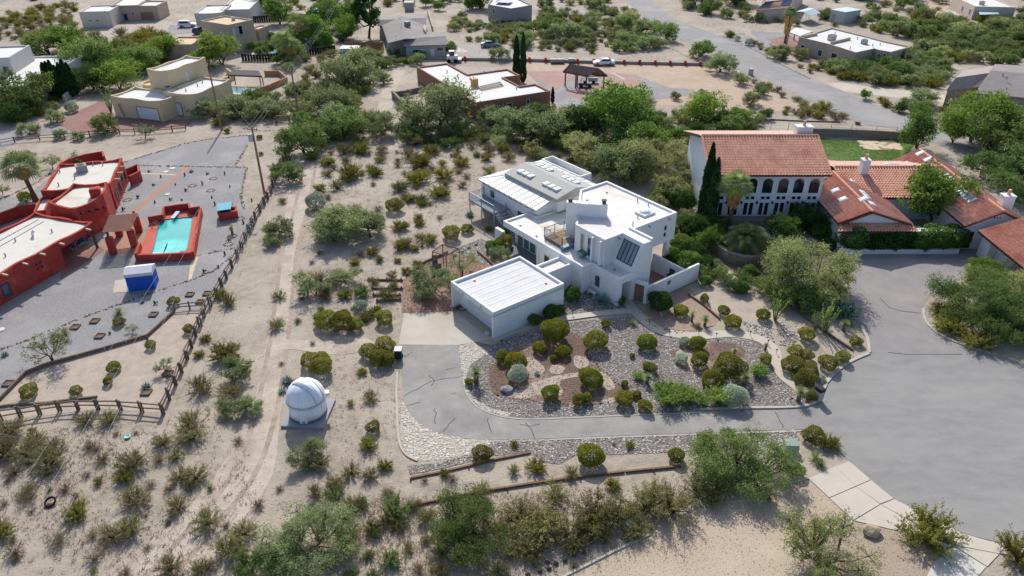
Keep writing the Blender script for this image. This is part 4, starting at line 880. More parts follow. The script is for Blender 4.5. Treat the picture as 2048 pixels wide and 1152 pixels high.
# ================================================================ the other houses of the neighbourhood
def flat_house(name, label, blocks, wall, roof, base, yaw=None, extra=None):
    t = thing(name, label, 'house', base)
    t_out = []
    for k, (px, h, z0, wv) in enumerate(blocks):
        P = GP(px, h); P = ortho(P, yaw) if len(px) == 4 or yaw is not None else ccw(P)
        block(t, P, h, wall, roof, z0=z0, wavy=wv, seed=k + 3, pw=.28, pd=.3); t_out.append(P)
    return t, t_out
def wins(t, P, pts, w=.9, h=1.2, glass=None, fm=None, name='window', mull=0, z=None):
    """windows at the wall nearest to each pixel (pixel = window centre)"""
    for px, py in pts:
        best = None
        for i in range(len(P)):
            a, b = Vector(P[i][:2]), Vector(P[(i + 1) % len(P)][:2])
            if (b - a).length < w: continue
            tt, zz = on_wall(a, b, px, py); e = (b - a).normalized(); n = Vector((e.y, -e.x))
            m = a.lerp(b, .5)
            if n.dot(-m) > 0 and w / 2 < tt < (b - a).length - w / 2 and .2 < zz < 6.5 and (best is None or m.length < best[0]): best = (m.length, a, b, tt, zz)
        if best:
            _, a, b, tt, zz = best; z0 = max(.03, zz - h / 2) if z is None else z
            opening(t, a, b, tt - w / 2, tt + w / 2, z0, z0 + h, glass or glassd, fm or frame_w, name, .08, .07, mull)
def vents(t, pts, h, mat=None):
    for px, py in pts: x = G(px, py, h); MB().tube(x - Vector((0, 0, .05)), x + Vector((0, 0, .5)), .1, .1, 8).build('roof_vent', mat or metalg, t)
def ac_unit(t, px, py, h, s=1.0, mat=None):
    x = G(px, py, h); o = MB().box((x.x, x.y, h - .05), (1.1 * s, 1.0 * s, .95 * s), .5).build('air_conditioner', mat or M('ac_pale', (170, 168, 162), .7, .1, 4), t)
    MB().tube((x.x, x.y, h + .9 * s), (x.x, x.y, h + .93 * s), .4 * s, .4 * s, 12).build('fan_grille', black, o)
beige = M('beige_stucco', (206, 188, 152), .92, .05, .8, .15); tan = M('tan_stucco', (176, 158, 140), .92, .05, .8, .15); greyst = M('grey_stucco', (168, 162, 156), .92, .05, .8, .15)
brownst = M('brown_stucco', (150, 110, 92), .92, .06, .8, .15); roofpale = M('pale_roof', (210, 210, 206), .85, .05, .5, .1, (206, 204, 198), .2); rooftan = M('tan_roof', (208, 182, 146), .9, .06, .5)
garwhite = M('garage_door_white', (206, 208, 212), .6, .04, 2)
# beige pueblo house
bh, BP = flat_house('pueblo_house', 'cream pueblo house with stepped two-storey tower and brown-framed garage door', [([(226, 193), (322, 204), (352, 188), (275, 170)], 3.5, 0, .14), ([(337, 184), (395, 192), (448, 160), (400, 152)], 4.0, 0, .14), ([(305, 137), (330, 146), (405, 116), (370, 111)], 6.8, 0, .16)], beige, roofpale, G(330, 235), math.radians(-18.3))
brf = M('brown_frame', (122, 78, 62), .85, .1, 3)
wins(bh, BP[0], [(296, 225)], 4.6, 2.2, garwhite, brf, 'garage_door', z=.05); wins(bh, BP[1], [(360, 222)], 1.2, 2.3, garwhite, brf, 'door', z=.05)
wins(bh, BP[2], [(341, 166), (374, 152)], .8, 1.6, MATS['garage_door_white'], frame_w, 'window'); ac_unit(bh, 338, 184, 3.3); vents(bh, [(395, 172), (372, 182), (405, 165), (356, 178)], 3.75)
x = G(306, 166, 3.2); MB().lathe((x.x, x.y, 0), [(1.9, 0), (1.9, 3.3), (1.7, 3.3), (1.7, 3.0)], 20).build('round_turret', beige, bh)
# the pair of pale houses at the left edge
lh, LP = flat_house('pale_house', 'long pale grey house with white flat roof beside a row of cypresses', [([(-60, 170), (52, 176), (152, 116), (70, 108)], 3.6, 0, 0), ([(-90, 118), (20, 116), (52, 92), (-40, 92)], 6.4, 0, 0)], M('pale_grey_stucco', (190, 186, 180), .92, .04, .8), roofpale, G(40, 210))
wins(lh, LP[1], [(12, 138)], 1.0, 1.0, glassd, tan, 'round_window'); vents(lh, [(98, 128), (70, 150), (58, 156), (88, 140), (110, 124)], 3.4)
for px, py in ((90, 113), (100, 113), (112, 112), (122, 112), (45, 165), (62, 158)): x = G(px, py, 3.35); MB().box((x.x, x.y, 3.3), (1.8, 1.1, .12), .3).build('roof_panel', M('panel_grey', (120, 124, 130), .4, .05, 2), lh)
# cream workshop and the brown house behind it
ch, CP_ = flat_house('workshop', 'plain cream workshop with stepped parapet and white side door', [([(159, 23), (215, 23), (241, 10), (183, 10)], 4.0, 0, 0)], M('cream_stucco', (204, 194, 178), .92, .04, .8), roofpale, G(200, 55))
wins(ch, CP_[0], [(180, 41), (195, 41)], .9, .4); wins(ch, CP_[0], [(224, 46)], 1.2, 2.1, garwhite, frame_w, 'door', z=.05); wins(ch, CP_[0], [(235, 32)], .5, 1.2)
dh, DP = flat_house('tan_house', 'tan flat-roofed house with brown garage doors behind the cream workshop', [([(222, 11), (272, 11), (300, -4), (250, -6)], 4.0, 0, 0), ([(272, 11), (314, 12), (328, 3), (296, 0)], 3.8, 0, 0)], tan, roofpale, G(270, 33))
wins(dh, DP[1], [(290, 24)], 4.2, 2.2, M('brown_door', (140, 110, 94), .8, .05, 2), tan, 'garage_door', z=.05); wins(dh, DP[0], [(250, 28)], 1.1, 1.9, MATS['blue_door'], tan, 'door', z=.05); wins(dh, DP[0], [(266, 27)], .8, .6)
nh, NP = flat_house('grey_house', 'pale house with curved parapet behind the beige two-storey house', [([(394, 26), (440, 27), (462, 9), (408, 10)], 4.0, 0, .1), ([(440, 20), (500, 18), (520, -4), (470, -6)], 3.8, 0, 0)], M('pale_stucco', (196, 190, 180), .92, .04, .8), roofpale, G(420, 52))
# beige two-storey house
th, TP2 = flat_house('two_storey_house', 'beige two-storey box house with balcony and single garage', [([(405, 42), (463, 51), (503, 37), (442, 31)], 6.2, 0, 0), ([(503, 55), (512, 60), (534, 52), (524, 49)], 3.4, 0, 0), ([(335, 84), (375, 93), (402, 78), (365, 68)], 3.2, 0, 0)], M('khaki_stucco', (180, 164, 144), .92, .05, .8), rooftan, G(455, 95))
wins(th, TP2[1], [(525, 72)], 2.6, 2.2, garwhite, tan, 'garage_door', z=.05); wins(th, TP2[0], [(468, 65)], .9, 2.0, garwhite, tan, 'balcony_door'); wins(th, TP2[0], [(481, 60)], 1.2, 2.0)
bp = GP([(463, 82), (475, 84), (512, 66), (500, 60)], 2.6); MB().prism(ccw(bp), 0, 3.4).build('balcony', MATS['khaki_stucco'], th)
ac_unit(th, 467, 40, 6.0, .7)
# brown pueblo house with sunroom
rb, RP = flat_house('brown_house', 'brown pueblo house with broad white roof and glazed sunroom', [([(839, 134), (893, 125), (935, 148), (1012, 138), (1043, 149), (1008, 155), (1040, 172), (1072, 167), (1100, 182), (946, 206)], 3.1, 0, 0)], brownst, roofpale, G(960, 225), math.radians(28.1))
wins(rb, RP[0], [(992, 217), (1056, 203)], .6, 1.0); wins(rb, RP[0], [(1019, 214)], 1.1, 1.5)
for px, py in ((845, 145), (871, 160), (876, 169), (930, 200)): pass
x = G(949, 172, 2.9); MB().box((x.x, x.y, 2.75), (1.1, 1.0, 1.5), math.radians(28)).build('chimney', M('clay_block', (190, 150, 104), .9, .1, 3), rb)
vents(rb, [(894, 145), (895, 160), (940, 158), (947, 158), (968, 146), (1033, 178)], 2.85)
fr = MB()
for p, q_ in (((957, 174), (1000, 164)), ((1000, 164), (1006, 171)), ((1006, 171), (963, 180)), ((963, 180), (957, 174)), ((960, 177), (1003, 168)), ((917, 180), (934, 176)), ((922, 183), (938, 181)), ((926, 187), (940, 185)), ((917, 180), (926, 187))): fr.bar(G(*p, 2.95), G(*q_, 2.95), .16, .14)
fr.build('roof_frame', M('raw_timber', (170, 148, 118), .9, .1, 3), rb)
SR = ortho(GP([(854, 182), (884, 205), (919, 196), (886, 175)], 2.7), math.radians(28.1)); MB().prism(SR, 2.5, 2.72, True, True).build('sunroom_roof', roofpale, rb); I = inset(SR, .3); MB().prism(I, 0, 2.52).build('sunroom_wall', frame_w, rb)
for i in range(4):
    a, b = I[i], I[(i + 1) % 4]; n = int((b - a).length / 1.1)
    for k in range(n): opening(rb, a, b, .1 + k * 1.1, 1.1 + k * 1.1, .3, 2.3, glassb, frame_w, 'sunroom_window', .07)
MB().path([G(911, 190, 2.7), G(911, 190, 3.6)], [.12, .12], 8).build('flue', metalg, rb)
for pts, hh in (([(786, 195), (800, 210), (815, 225), (828, 240)], 1.3), ([(788, 193), (810, 190), (845, 182)], .9)):
    tag(strip('rubble_wall', GP(pts), .45, 0, hh, gw, kind=None), 'dry stone wall climbing beside the brown house patio' if hh > 1 else 'low dry stone wall edging the brown house patio', 'wall')
st = thing('garden_steps', 'blue-grey metal steps below the brown house patio', 'steps', G(818, 240))
for k in range(5): a = G(808 + k * 4.6, 241 - k * 1.4); MB().box((a.x, a.y, .12 + k * .16), (.75, 1.6, .07), .3).build('step', M('step_blue', (120, 138, 156), .6), st)
px_ = G(838, 218); MB()
pd_ = thing('paddling_pool', 'round blue paddling pool on the brown house patio', 'pool', px_); MB().lathe(px_, [(.55, 0), (.6, .12), (.55, .24), (.45, .24), (.42, .12)], 20).build('rim', M('pool_blue', (40, 120, 190), .5), pd_, True); MB().lathe(px_, [(.45, .1), (.45, .13)], 20).build('water', wat, pd_)
pl = thing('pallet', 'stack of orange timber against the brown house wall', 'pallet', G(1040, 224))
for k in range(4): x = G(1040, 222); MB().box((x.x, x.y, .05 + k * .28), (1.3, 1.1, .16), .45).build('board', M('orange_timber', (206, 150, 60), .85, .1, 3), pl)

# gable-roofed houses
def gable(par, eL, rd, eR, mat, t=.16, name='roof_slope'):
    for q in ((eL[0], eL[1], rd[1], rd[0]), (eR[1], eR[0], rd[0], rd[1])):
        P = [Vector(p) for p in q]; D = [p - Vector((0, 0, t)) for p in P]
        MB().add(P + D, [(0, 1, 2, 3), (7, 6, 5, 4), (0, 4, 5, 1), (1, 5, 6, 2), (2, 6, 7, 3), (3, 7, 4, 0)]).build(name, mat, par)
def gwall(par, eL, rd, eR, mat, d=.45):
    P = [Vector(p) for p in (eL[0], eR[0], eR[1], eL[1])]; c = sum(P, Vector()) / 4; s = [c + (p - c) * (1 - d / max(2, (p - c).length)) for p in P]
    r = [Vector(rd[0]).lerp(Vector(rd[1]), .04), Vector(rd[0]).lerp(Vector(rd[1]), .96)]
    g = [Vector((p.x, p.y, 0)) for p in s]; u = [Vector((p.x, p.y, p.z - .12)) for p in s]; r = [p - Vector((0, 0, .18)) for p in r]
    MB().add(g + u + r, [(0, 1, 5, 8, 4), (1, 2, 6, 5), (2, 3, 7, 9, 6), (3, 0, 4, 7)]).build('wall', mat, par)
    return g
shing = M('grey_shingle', (136, 130, 126), .92, .10, 1.5, .4, (146, 140, 134), .2, bscale=8)
gh = thing('shingle_house', 'grey house with low shingle gables and a deep shaded porch', 'house', G(830, 100))
R0, R1 = G(812, 77, 4.3), G(803, 32, 4.3); eL = [G(776, 86, 3.0), G(764, 51, 3.0)]; eR = [G(862, 78, 3.0), G(846, 44, 3.0)]
gable(gh, eL, [R0, R1], eR, shing); gwall(gh, eL, [R0, R1], eR, greyst, .6)
R0, R1 = G(757, 40, 3.9), G(852, 36, 3.9); eL = [G(755, 51, 3.0), G(853, 50, 3.0)]; eR = [G(757, 33, 3.0), G(854, 31, 3.0)]
gable(gh, eL, [R0, R1], eR, shing); gwall(gh, eL, [R0, R1], eR, greyst, .6)
R0, R1 = G(805, 77, 3.9), G(892, 72, 3.9); eL = [G(808, 92, 2.9), G(894, 89, 2.9)]; eR = [G(806, 66, 2.9), G(891, 63, 2.9)]
gable(gh, eL, [R0, R1], eR, shing); g = gwall(gh, eL, [R0, R1], eR, greyst, .6)
wins(gh, [g[0], g[3], g[2], g[1]], [(845, 98), (865, 101)], .9, 1.9, garwhite, frame_w, 'door', z=.05); wins(gh, [g[0], g[3], g[2], g[1]], [(832, 103), (880, 98)], 1.6, .9)
MB().prism(ccw(GP([(776, 97), (806, 98), (804, 88), (778, 88)])), 0, 2.2).build('porch_shade_block', M('porch_shade', (40, 38, 36), .9), gh)  # solid near-black block standing in for the shade inside the porch
ac_unit(gh, 815, 52, 4.2, 1.1, M('cooler_teal', (110, 130, 128), .7)); vents(gh, [(800, 40), (803, 50), (803, 57), (792, 73)], 4.0, frame_w)
MB().prism(ccw(GP([(846, 63), (852, 72), (853, 60), (850, 57)], 3.0)), 0, 4.0).build('chimney', greyst, gh)
tag(strip('block_wall', GP([(856, 32), (862, 50), (866, 66)]), .3, 0, 1.6, greyst, kind=None), 'grey yard wall beside the shingle house', 'wall')
rg = thing('shingle_house', 'tan house with weathered shingle roof behind the green mesquites by the street', 'house', G(1930, 215))
R0, R1 = G(1912, 155, 4.6), G(1985, 145, 4.6); eL = [G(1893, 180, 3.0), G(1966, 173, 3.0)]; eR = [G(1926, 141, 3.0), G(2000, 130, 3.0)]
gable(rg, eL, [R0, R1], eR, M('tan_shingle', (158, 146, 134), .92, .08, 1.5, .4)); gwall(rg, eL, [R0, R1], eR, tan, .6)
R0, R1 = G(1981, 141, 5.0), G(2090, 150, 5.0); eL = [G(1950, 186, 3.0), G(2100, 200, 3.0)]; eR = [G(1990, 128, 3.0), G(2120, 136, 3.0)]
gable(rg, eL, [R0, R1], eR, shing); gwall(rg, eL, [R0, R1], eR, tan, .6); vents(rg, [(2005, 152), (2013, 158)], 4.6)
# far houses on the right
fh, FP = flat_house('stucco_house', 'long tan stucco house with stepped white roof behind the tall palm', [([(1599, 74), (1658, 88), (1712, 105), (1749, 97), (1754, 99), (1782, 104), (1823, 93), (1770, 82), (1732, 72), (1663, 55)], 3.5, 0, 0)], tan, roofpale, G(1700, 125))
wins(fh, FP[0], [(1605, 96), (1640, 106)], 1.2, 1.4, glassb); wins(fh, FP[0], [(1668, 113)], 1.8, 1.6); wins(fh, FP[0], [(1757, 113), (1769, 112)], .7, 1.0)
ac_unit(fh, 1663, 80, 3.3, 1.3); ac_unit(fh, 1728, 87, 3.3, 1.0, metalg); vents(fh, [(1670, 68), (1715, 78), (1745, 92), (1760, 90), (1700, 98)], 3.3)
strip('inner_parapet', GP([(1662, 86), (1700, 77)], 3.5), .3, 3.1, 3.75, tan, fh); strip('inner_parapet', GP([(1604, 74), (1634, 68)], 3.5), .3, 3.1, 3.75, tan, fh)
P = GP([(1578, 64), (1600, 72), (1625, 63), (1592, 55)], 3.0); MB().prism(ccw(P), 2.8, 3.02, True, True).build('porch_roof', roofpale, fh)
for p in P: MB().bar((p.x, p.y, 0), (p.x, p.y, 2.82), .3, .3).build('porch_post', tan, fh)
sh_ = thing('shed', 'pale green metal shed with flat white roof', 'shed', G(1690, 42)); SP_ = ortho(GP([(1666, 19), (1686, 25), (1719, 21), (1699, 14)], 3.0))
MB().prism(SP_, 0, 2.95).build('wall', M('shed_green', (176, 182, 172), .7, .04, 2), sh_); c = sum(SP_, Vector((0, 0))) / 4; MB().prism([c + (p - c) * 1.04 for p in SP_], 2.95, 3.1, True, True).build('roof', M('shed_roof', (190, 204, 206), .5, .04, 1), sh_)
wins(sh_, SP_, [(1668, 30)], 1.0, 2.0, M('shed_door', (150, 158, 156), .7), MATS['shed_green'], 'door', z=.05)
cp = thing('carport', 'open metal carport with light blue gable roof', 'carport', G(1618, 38)); R0, R1 = G(1606, 19, 3.0), G(1627, 17, 3.0); eL = [G(1592, 23, 2.4), G(1612, 31, 2.4)]
eL = [G(1619, 31, 2.4), G(1641, 26, 2.4)]; R0, R1 = G(1606, 23, 3.1), G(1628, 17, 3.1); eR = [G(1592, 23, 2.4), G(1616, 16, 2.4)]
gable(cp, eL, [R0, R1], eR, M('carport_blue', (170, 196, 204), .5, .04, 1), .08)
for p in eL + eR: MB().bar((p.x, p.y, 0), (p.x, p.y, 2.4), .1, .1).build('post', metalg, cp)
so_ = thing('solar_house', 'tan gabled house with dark solar panels beyond the tall palm', 'house', G(1560, 25))
R0, R1 = G(1532, 3, 4.6), G(1590, -3, 4.6); eL = [G(1512, 20, 3.0), G(1580, 16, 3.0)]; eR = [G(1525, -10, 3.0), G(1610, -14, 3.0)]; gable(so_, eL, [R0, R1], eR, M('tan_shingle2', (176, 140, 118), .9, .08, 1)); gwall(so_, eL, [R0, R1], eR, M('pale_tan', (200, 186, 170), .9), .6)
for k in range(2):
    P = [Vector(eL[0]).lerp(Vector(eL[1]), a).lerp(Vector(R0).lerp(Vector(R1), a), b) + Vector((0, 0, .1)) for a, b in ((.02 + k * .62, .3), (.32 + k * .62, .3), (.32 + k * .62, .9), (.02 + k * .62, .9))]
    MB().poly(P).build('solar_panel', GLASS('solar_blue%d' % k, (40, 54, 84), .2), so_)
oh, OP = flat_house('stucco_house', 'pale stucco house with white roof and a small blue awning on the far right', [([(1905, -8), (1951, 13), (2018, 14), (1994, -6)], 3.5, 0, 0)], M('warm_stucco', (190, 176, 160), .92, .05, .8), roofpale, G(1960, 33))
wins(oh, OP[0], [(1896, 8), (1940, 24), (1925, 18)], 1.2, 1.6, glassb); ac_unit(oh, 1963, 9, 3.3); P = GP([(1957, 22), (1994, 23), (1999, 28), (1960, 29)], 2.3); MB().prism(ccw(P), 2.2, 2.3, True, True).build('awning', MATS['carport_blue'], oh)
ts = thing('tool_shed', 'small pale blue tool shed near the far stucco house', 'shed', G(1898, 36)); P = ortho(GP([(1886, 29), (1911, 29), (1911, 24), (1888, 24)], 2.0)); MB().prism(P, 0, 2.0).build('wall', MATS['shed_green'], ts); c = sum(P, Vector((0, 0))) / 4; MB().prism([c + (p - c) * 1.06 for p in P], 2.0, 2.14, True, True).build('roof', MATS['carport_blue'], ts)
qh, QP = flat_house('block_house', 'grey block house with roof solar panels at the top of the lot', [([(976, 9), (1022, 17), (1064, 10), (1030, -6), (985, -4)], 4.0, 0, 0)], M('cool_grey_stucco', (150, 146, 144), .92, .04, .8), roofpale, G(1020, 40))
wins(qh, QP[0], [(988, 22)], .8, 1.3, glassd); P = [G(x, y, 4.35) for x, y in ((990, 4), (1018, 6), (1026, -1), (998, -3))]; MB().poly(ccw(P)).build('solar_panel', GLASS('solar_dark', (44, 52, 66), .2), qh)
# sheds and fences of the middle distance
for nm, lab, px, h, mt in (('garden_shed', 'white flat-topped garden shed beside the red board fence', [(681, 97), (717, 97), (718, 91), (684, 91)], 2.2, 'garage_door_white'), ('garden_shed', 'tiny grey shed on the bare slope', [(808, 5), (826, 5), (827, 1), (810, 1)], 2.4, 'pale_stucco')):
    P = ortho(GP(px, h)); b = sum(P, Vector((0, 0))) / 4; t = thing(nm, lab, 'shed', (b.x, b.y, 0)); MB().prism(P, 0, h - .12).build('wall', MATS[mt] if nm != 'garden_shed' else M('shed_grey', (150, 150, 152), .8, .05, 2), t); MB().prism([b + (p - b) * 1.05 for p in P], h - .12, h, True, True).build('roof', MATS[mt], t)
def board_fence(name, label, px, h, mat, step=.3, cat='fence'):
    P = GP(px); t = thing(name, label, cat, P[0])
    for i in range(len(P) - 1):
        a, b = P[i], P[i + 1]; n = max(1, int((b - a).length / step)); d = (b - a).normalized(); rr = random.Random(i)
        for k in range(n): x = a.lerp(b, (k + .5) / n); MB().box((x.x, x.y, 0), (step * .92, .04, h * rr.uniform(.97, 1.02)), math.atan2(d.y, d.x)).build('board', mat, t)
        MB().bar(a + Vector((0, .04, h * .8)), b + Vector((0, .04, h * .8)), .05, .1).build('rail', mat, t)
    return t
board_fence('board_fence', 'reddish upright board fence beside the shingle house', [(690, 101), (730, 100), (768, 99)], 1.8, M('red_boards', (150, 96, 66), .9, .2, 3), .32)
board_fence('board_fence', 'dark screen fence behind the upper pool', [(500, 45), (560, 42), (600, 40), (690, 38)], 1.6, M('dark_screen', (46, 42, 40), .9, .1, 2), .6)
board_fence('board_fence', 'dark slatted fence below the kidney-shaped pool', [(484, 122), (530, 123), (575, 117), (640, 108), (672, 103)], 1.5, MATS['dark_screen'], .6)
# small pools further back
def small_pool(label, px, rim, col, water=None):
    P = smooth(GP(px), 3, True); c = sum(P, Vector()) / len(P); t = thing('swimming_pool', label, 'swimming pool', (c.x, c.y, 0)); O = [c + (p - c) * 1.22 for p in P]
    hole_sheet('coping', O, P, .3, rim, t); sheet('water', P, .22 / 1.6, col, t, None, True)
small_pool('turquoise pool beside the cream pueblo house', [(460, 177), (485, 176), (514, 179), (508, 186), (482, 190), (462, 187)], concrete_w, wat)
small_pool('grey-blue kidney-shaped pool beside the two-storey house', [(512, 107), (535, 96), (560, 94), (570, 104), (555, 114), (515, 115)], concrete_w, M('grey_water', (150, 172, 188), .1, .05, .3, spec=.5))
small_pool('bright blue pool at the top of the wooded lot', [(616, 24), (630, 17), (655, 16), (660, 22), (640, 28), (618, 30)], concrete_w, M('blue_water', (60, 160, 196), .1, .08, .3, spec=.5))
tp = thing('thatched_ramada', 'dark thatched ramada beside the pueblo house pool', 'ramada', G(490, 170)); P = GP([(456, 150), (524, 153), (517, 142), (466, 141)], 2.7); MB().prism(ccw(P), 2.5, 2.8, True, True).build('thatch', M('thatch', (84, 80, 78), .95, .3, 4, .6), tp)
for p in P: MB().bar((p.x, p.y, 0), (p.x, p.y, 2.5), .16, .16).build('post', wood, tp)
tag(strip('yard_wall', GP([(440, 172), (470, 158), (455, 148)]), .3, 0, 1.2, beige, kind=None), 'curving cream yard wall beside the thatched ramada', 'wall')
tag(strip('yard_wall', GP([(508, 192), (540, 180), (575, 165), (560, 152), (530, 152)]), .3, 0, 1.1, M('block_tan', (170, 130, 96), .9, .1, 2), kind=None), 'low tan block wall round the far end of the pueblo pool', 'wall')
tag(strip('yard_wall', GP([(130, 205), (146, 190), (160, 178), (175, 170)]), .3, 0, 1.3, greyst, kind=None), 'pale yard wall under the row of dark cypresses', 'wall')

# timber ramada with shingle roof
rm = thing('timber_ramada', 'timber-framed ramada with brown shingle roof on the paved court', 'ramada', G(1165, 172))
E0, E1 = G(1126, 142, 2.9), G(1177, 151, 2.9); R0, R1 = G(1139, 128, 4.3), G(1197, 136, 4.3); F0 = R0 + (R0 - E0); F0.z = 2.9; F1 = R1 + (R1 - E1); F1.z = 2.9
gable(rm, [E0, E1], [R0, R1], [F0, F1], M('brown_shingle', (138, 112, 102), .92, .10, 2, .4), .14)
for p, q_ in ((E0.lerp(E1, .06), 0), (E0.lerp(E1, .94), 0), (E0.lerp(E1, .5), 0), (F0.lerp(F1, .06), 0), (F0.lerp(F1, .94), 0)):
    c = (R0 + R1) / 2; p = p.lerp(Vector((c.x, c.y, p.z)), .06); MB().bar((p.x, p.y, 0), (p.x, p.y, 2.95), .26, .26).build('post', wood, rm)
for k in (0.04, .5, .96):
    a, b, c = E0.lerp(E1, k), R0.lerp(R1, k), F0.lerp(F1, k); d = Vector((0, 0, -.2)); MB().bar(a + d, b + d, .16, .18).bar(c + d, b + d, .16, .18).bar(a + d, c + d, .18, .2).build('truss', wood, rm)
MB().bar(E0 + Vector((0, 0, -.2)), E1 + Vector((0, 0, -.2)), .18, .22).build('beam', wood, rm); MB().bar(F0 + Vector((0, 0, -.2)), F1 + Vector((0, 0, -.2)), .18, .22).build('beam', wood, rm)

# ---------------------------------------------------------------- vehicles
def car(label, px, py, yaw, col, suv=False, group=None):
    b = G(px, py); t = thing('parked_car', label, 'car', b); L = 4.7; Wd = 1.8
    paint = M('paint_' + label[:12], col, .3, .02, 1, spec=.6)
    ca, sa = math.cos(yaw), math.sin(yaw)
    X = lambda x, y, z: Vector((b.x + x * ca - y * sa, b.y + x * sa + y * ca, z))
    H = 1.65 if suv else 1.42; hood = 1.0 if suv else .92; tail = 1.05 if suv else .98
    low = [(-2.3, .35), (-2.35, .7), (-2.25, tail), (-1.4, tail + .02), (1.0, hood + .06), (2.05, hood - .12), (2.33, .68), (2.3, .35)]
    n = len(low); m = MB(); V = []
    for y, f in ((-.9, 1), (.9, 1)): V += [X(x, y * (1 if .5 < z else .96), z) for x, z in low]
    m.add(V, [(i, (i + 1) % n, n + (i + 1) % n, n + i) for i in range(n)] + [tuple(reversed(range(n))), tuple(range(n, 2 * n))]); m.build('body', paint, t, bevel=.06)
    x0, x1, x2, x3 = (-2.15, -1.95, .35, 1.1) if suv else (-1.75, -1.0, .3, 1.05); z0 = tail - .02
    base = [(x0, -.82), (x3, -.82), (x3, .82), (x0, .82)]; top = [(x1, -.62), (x2, -.62), (x2, .62), (x1, .62)]
    V = [X(x, y, z0 if x < 0 else hood + .04) for x, y in base] + [X(x, y, H) for x, y in top]
    cb = MB().add(V, [(0, 1, 5, 4), (1, 2, 6, 5), (2, 3, 7, 6), (3, 0, 4, 7), (4, 5, 6, 7)]).build('cabin', paint, t)
    for (i, j, k, l) in ((0, 1, 5, 4), (1, 2, 6, 5), (2, 3, 7, 6), (3, 0, 4, 7)):
        q = [V[i], V[j], V[k], V[l]]; c = sum(q, Vector()) / 4; nn = (q[1] - q[0]).cross(q[3] - q[0]).normalized() * .015
        MB().poly([c + (p - c) * .84 + nn for p in q]).build('window', glassd, cb)
    for x in (-1.42, 1.42):
        for y in (-.82, .82):
            w = MB().tube(X(x, y - .1, .33), X(x, y + .1, .33), .33, .33, 16).build('wheel', M('tyre', (26, 26, 27), .9), t); s = -.12 if y < 0 else .12
            MB().tube(X(x, y + s * .8, .33), X(x, y + s, .33), .19, .17, 12).build('rim', metalg, w)
    for y in (-.62, .62): MB().box(X(2.2, y, .62), (.16, .34, .14), yaw).build('headlight', GLASS('lamp_clear', (210, 214, 220), .1) if 'lamp_clear' not in bpy.data.materials else bpy.data.materials['lamp_clear'], t)
    for y in (-.66, .66): MB().box(X(-2.26, y, .75), (.12, .28, .16), yaw).build('tail_light', M('tail_red', (150, 20, 18), .3), t)
    return t
car('white saloon car parked against the low wall with red piers', 1207, 130, math.pi + .05, (226, 228, 230))
car('silver-blue saloon car parked on the drive of the shingle house', 981, 94, .05, (120, 128, 138))
car('white sport utility car on the far grey drive', 376, 54, .12, (224, 226, 228), True)
car('dark car beside the low tan-roofed block', 402, 66, 1.3, (60, 62, 70), True)
car('white car at the edge under the dense shrubs by the pale house', -6, 212, .2, (214, 216, 218))
# skid-steer loader
ld = thing('skid_loader', 'white skid-steer loader beside the brown house', 'loader', G(905, 126)); c = G(905, 124); yaw = .1
MB().box((c.x, c.y, .45), (2.4, 1.5, 1.0), yaw).build('chassis', frame_w, ld, bevel=.08); MB().box((c.x - .1, c.y, 1.45), (1.1, 1.2, .9), yaw).build('cab', glassd, ld, bevel=.04); MB().box((c.x - .1, c.y, 2.35), (1.2, 1.3, .08), yaw).build('cab_roof', frame_w, ld)
for x in (-.75, .75):
    for y in (-.85, .85): MB().tube((c.x + x, c.y + y - .15, .42), (c.x + x, c.y + y + .15, .42), .42, .42, 14).build('wheel', MATS['tyre'], ld)
MB().box((c.x + 1.6, c.y, .2), (.7, 1.7, .6), yaw).build('bucket', metalg, ld); MB().bar((c.x - .9, c.y - .8, 1.4), (c.x + 1.4, c.y - .8, .6), .12, .16).bar((c.x - .9, c.y + .8, 1.4), (c.x + 1.4, c.y + .8, .6), .12, .16).build('lift_arm', frame_w, ld)
# buggy under the ramada
bg_ = thing('utility_buggy', 'open utility buggy parked under the timber ramada', 'buggy', G(1170, 176)); c = G(1170, 174)
MB().box((c.x, c.y, .4), (2.6, 1.4, .5), -.2).build('tub', M('buggy_teal', (74, 96, 104), .6, .1, 3), bg_, bevel=.08)
for x in (-.85, .85):
    for y in (-.7, .7): MB().tube((c.x + x, c.y + y - .12, .36), (c.x + x, c.y + y + .12, .36), .36, .36, 14).build('wheel', MATS['tyre'], bg_)
m = MB()
for y in (-.6, .6): m.path([Vector((c.x - 1.0, c.y + y, .8)), Vector((c.x - .7, c.y + y, 1.8)), Vector((c.x + .5, c.y + y, 1.8)), Vector((c.x + .9, c.y + y, .9))], [.04] * 4, 5)
m.build('roll_cage', black, bg_)
for dy in (-.3, .3): MB().box((c.x - .1, c.y + dy, .85), (.5, .45, .5), -.2).build('seat', black, bg_)
tkp = thing('covered_trailer', 'pale covered trailer parked behind the buggy under the ramada', 'trailer', G(1185, 168)); c = G(1186, 166); MB().box((c.x, c.y, .4), (1.8, 1.2, .8), -.2).build('box', M('trailer_pale', (170, 172, 170), .7), tkp, bevel=.06)
for y in (-.65, .65): MB().tube((c.x, c.y + y - .08, .32), (c.x, c.y + y + .08, .32), .32, .32, 12).build('wheel', MATS['tyre'], tkp)
# two silver tanks by the low wall
for px, py in ((1108, 127), (1121, 127), (1143, 126)):
    c = G(px, py); t = thing('storage_tank', 'galvanised cylindrical tank lying beside the low wall with red piers', 'tank', c, 'tanks by the low wall'); MB().tube((c.x - .75, c.y, .55), (c.x + .75, c.y, .55), .5, .5, 14).build('drum', metalg, t); MB().box((c.x - .5, c.y, 0), (.12, .8, .2)).build('leg', darkw, t); MB().box((c.x + .5, c.y, 0), (.12, .8, .2)).build('leg', darkw, t)
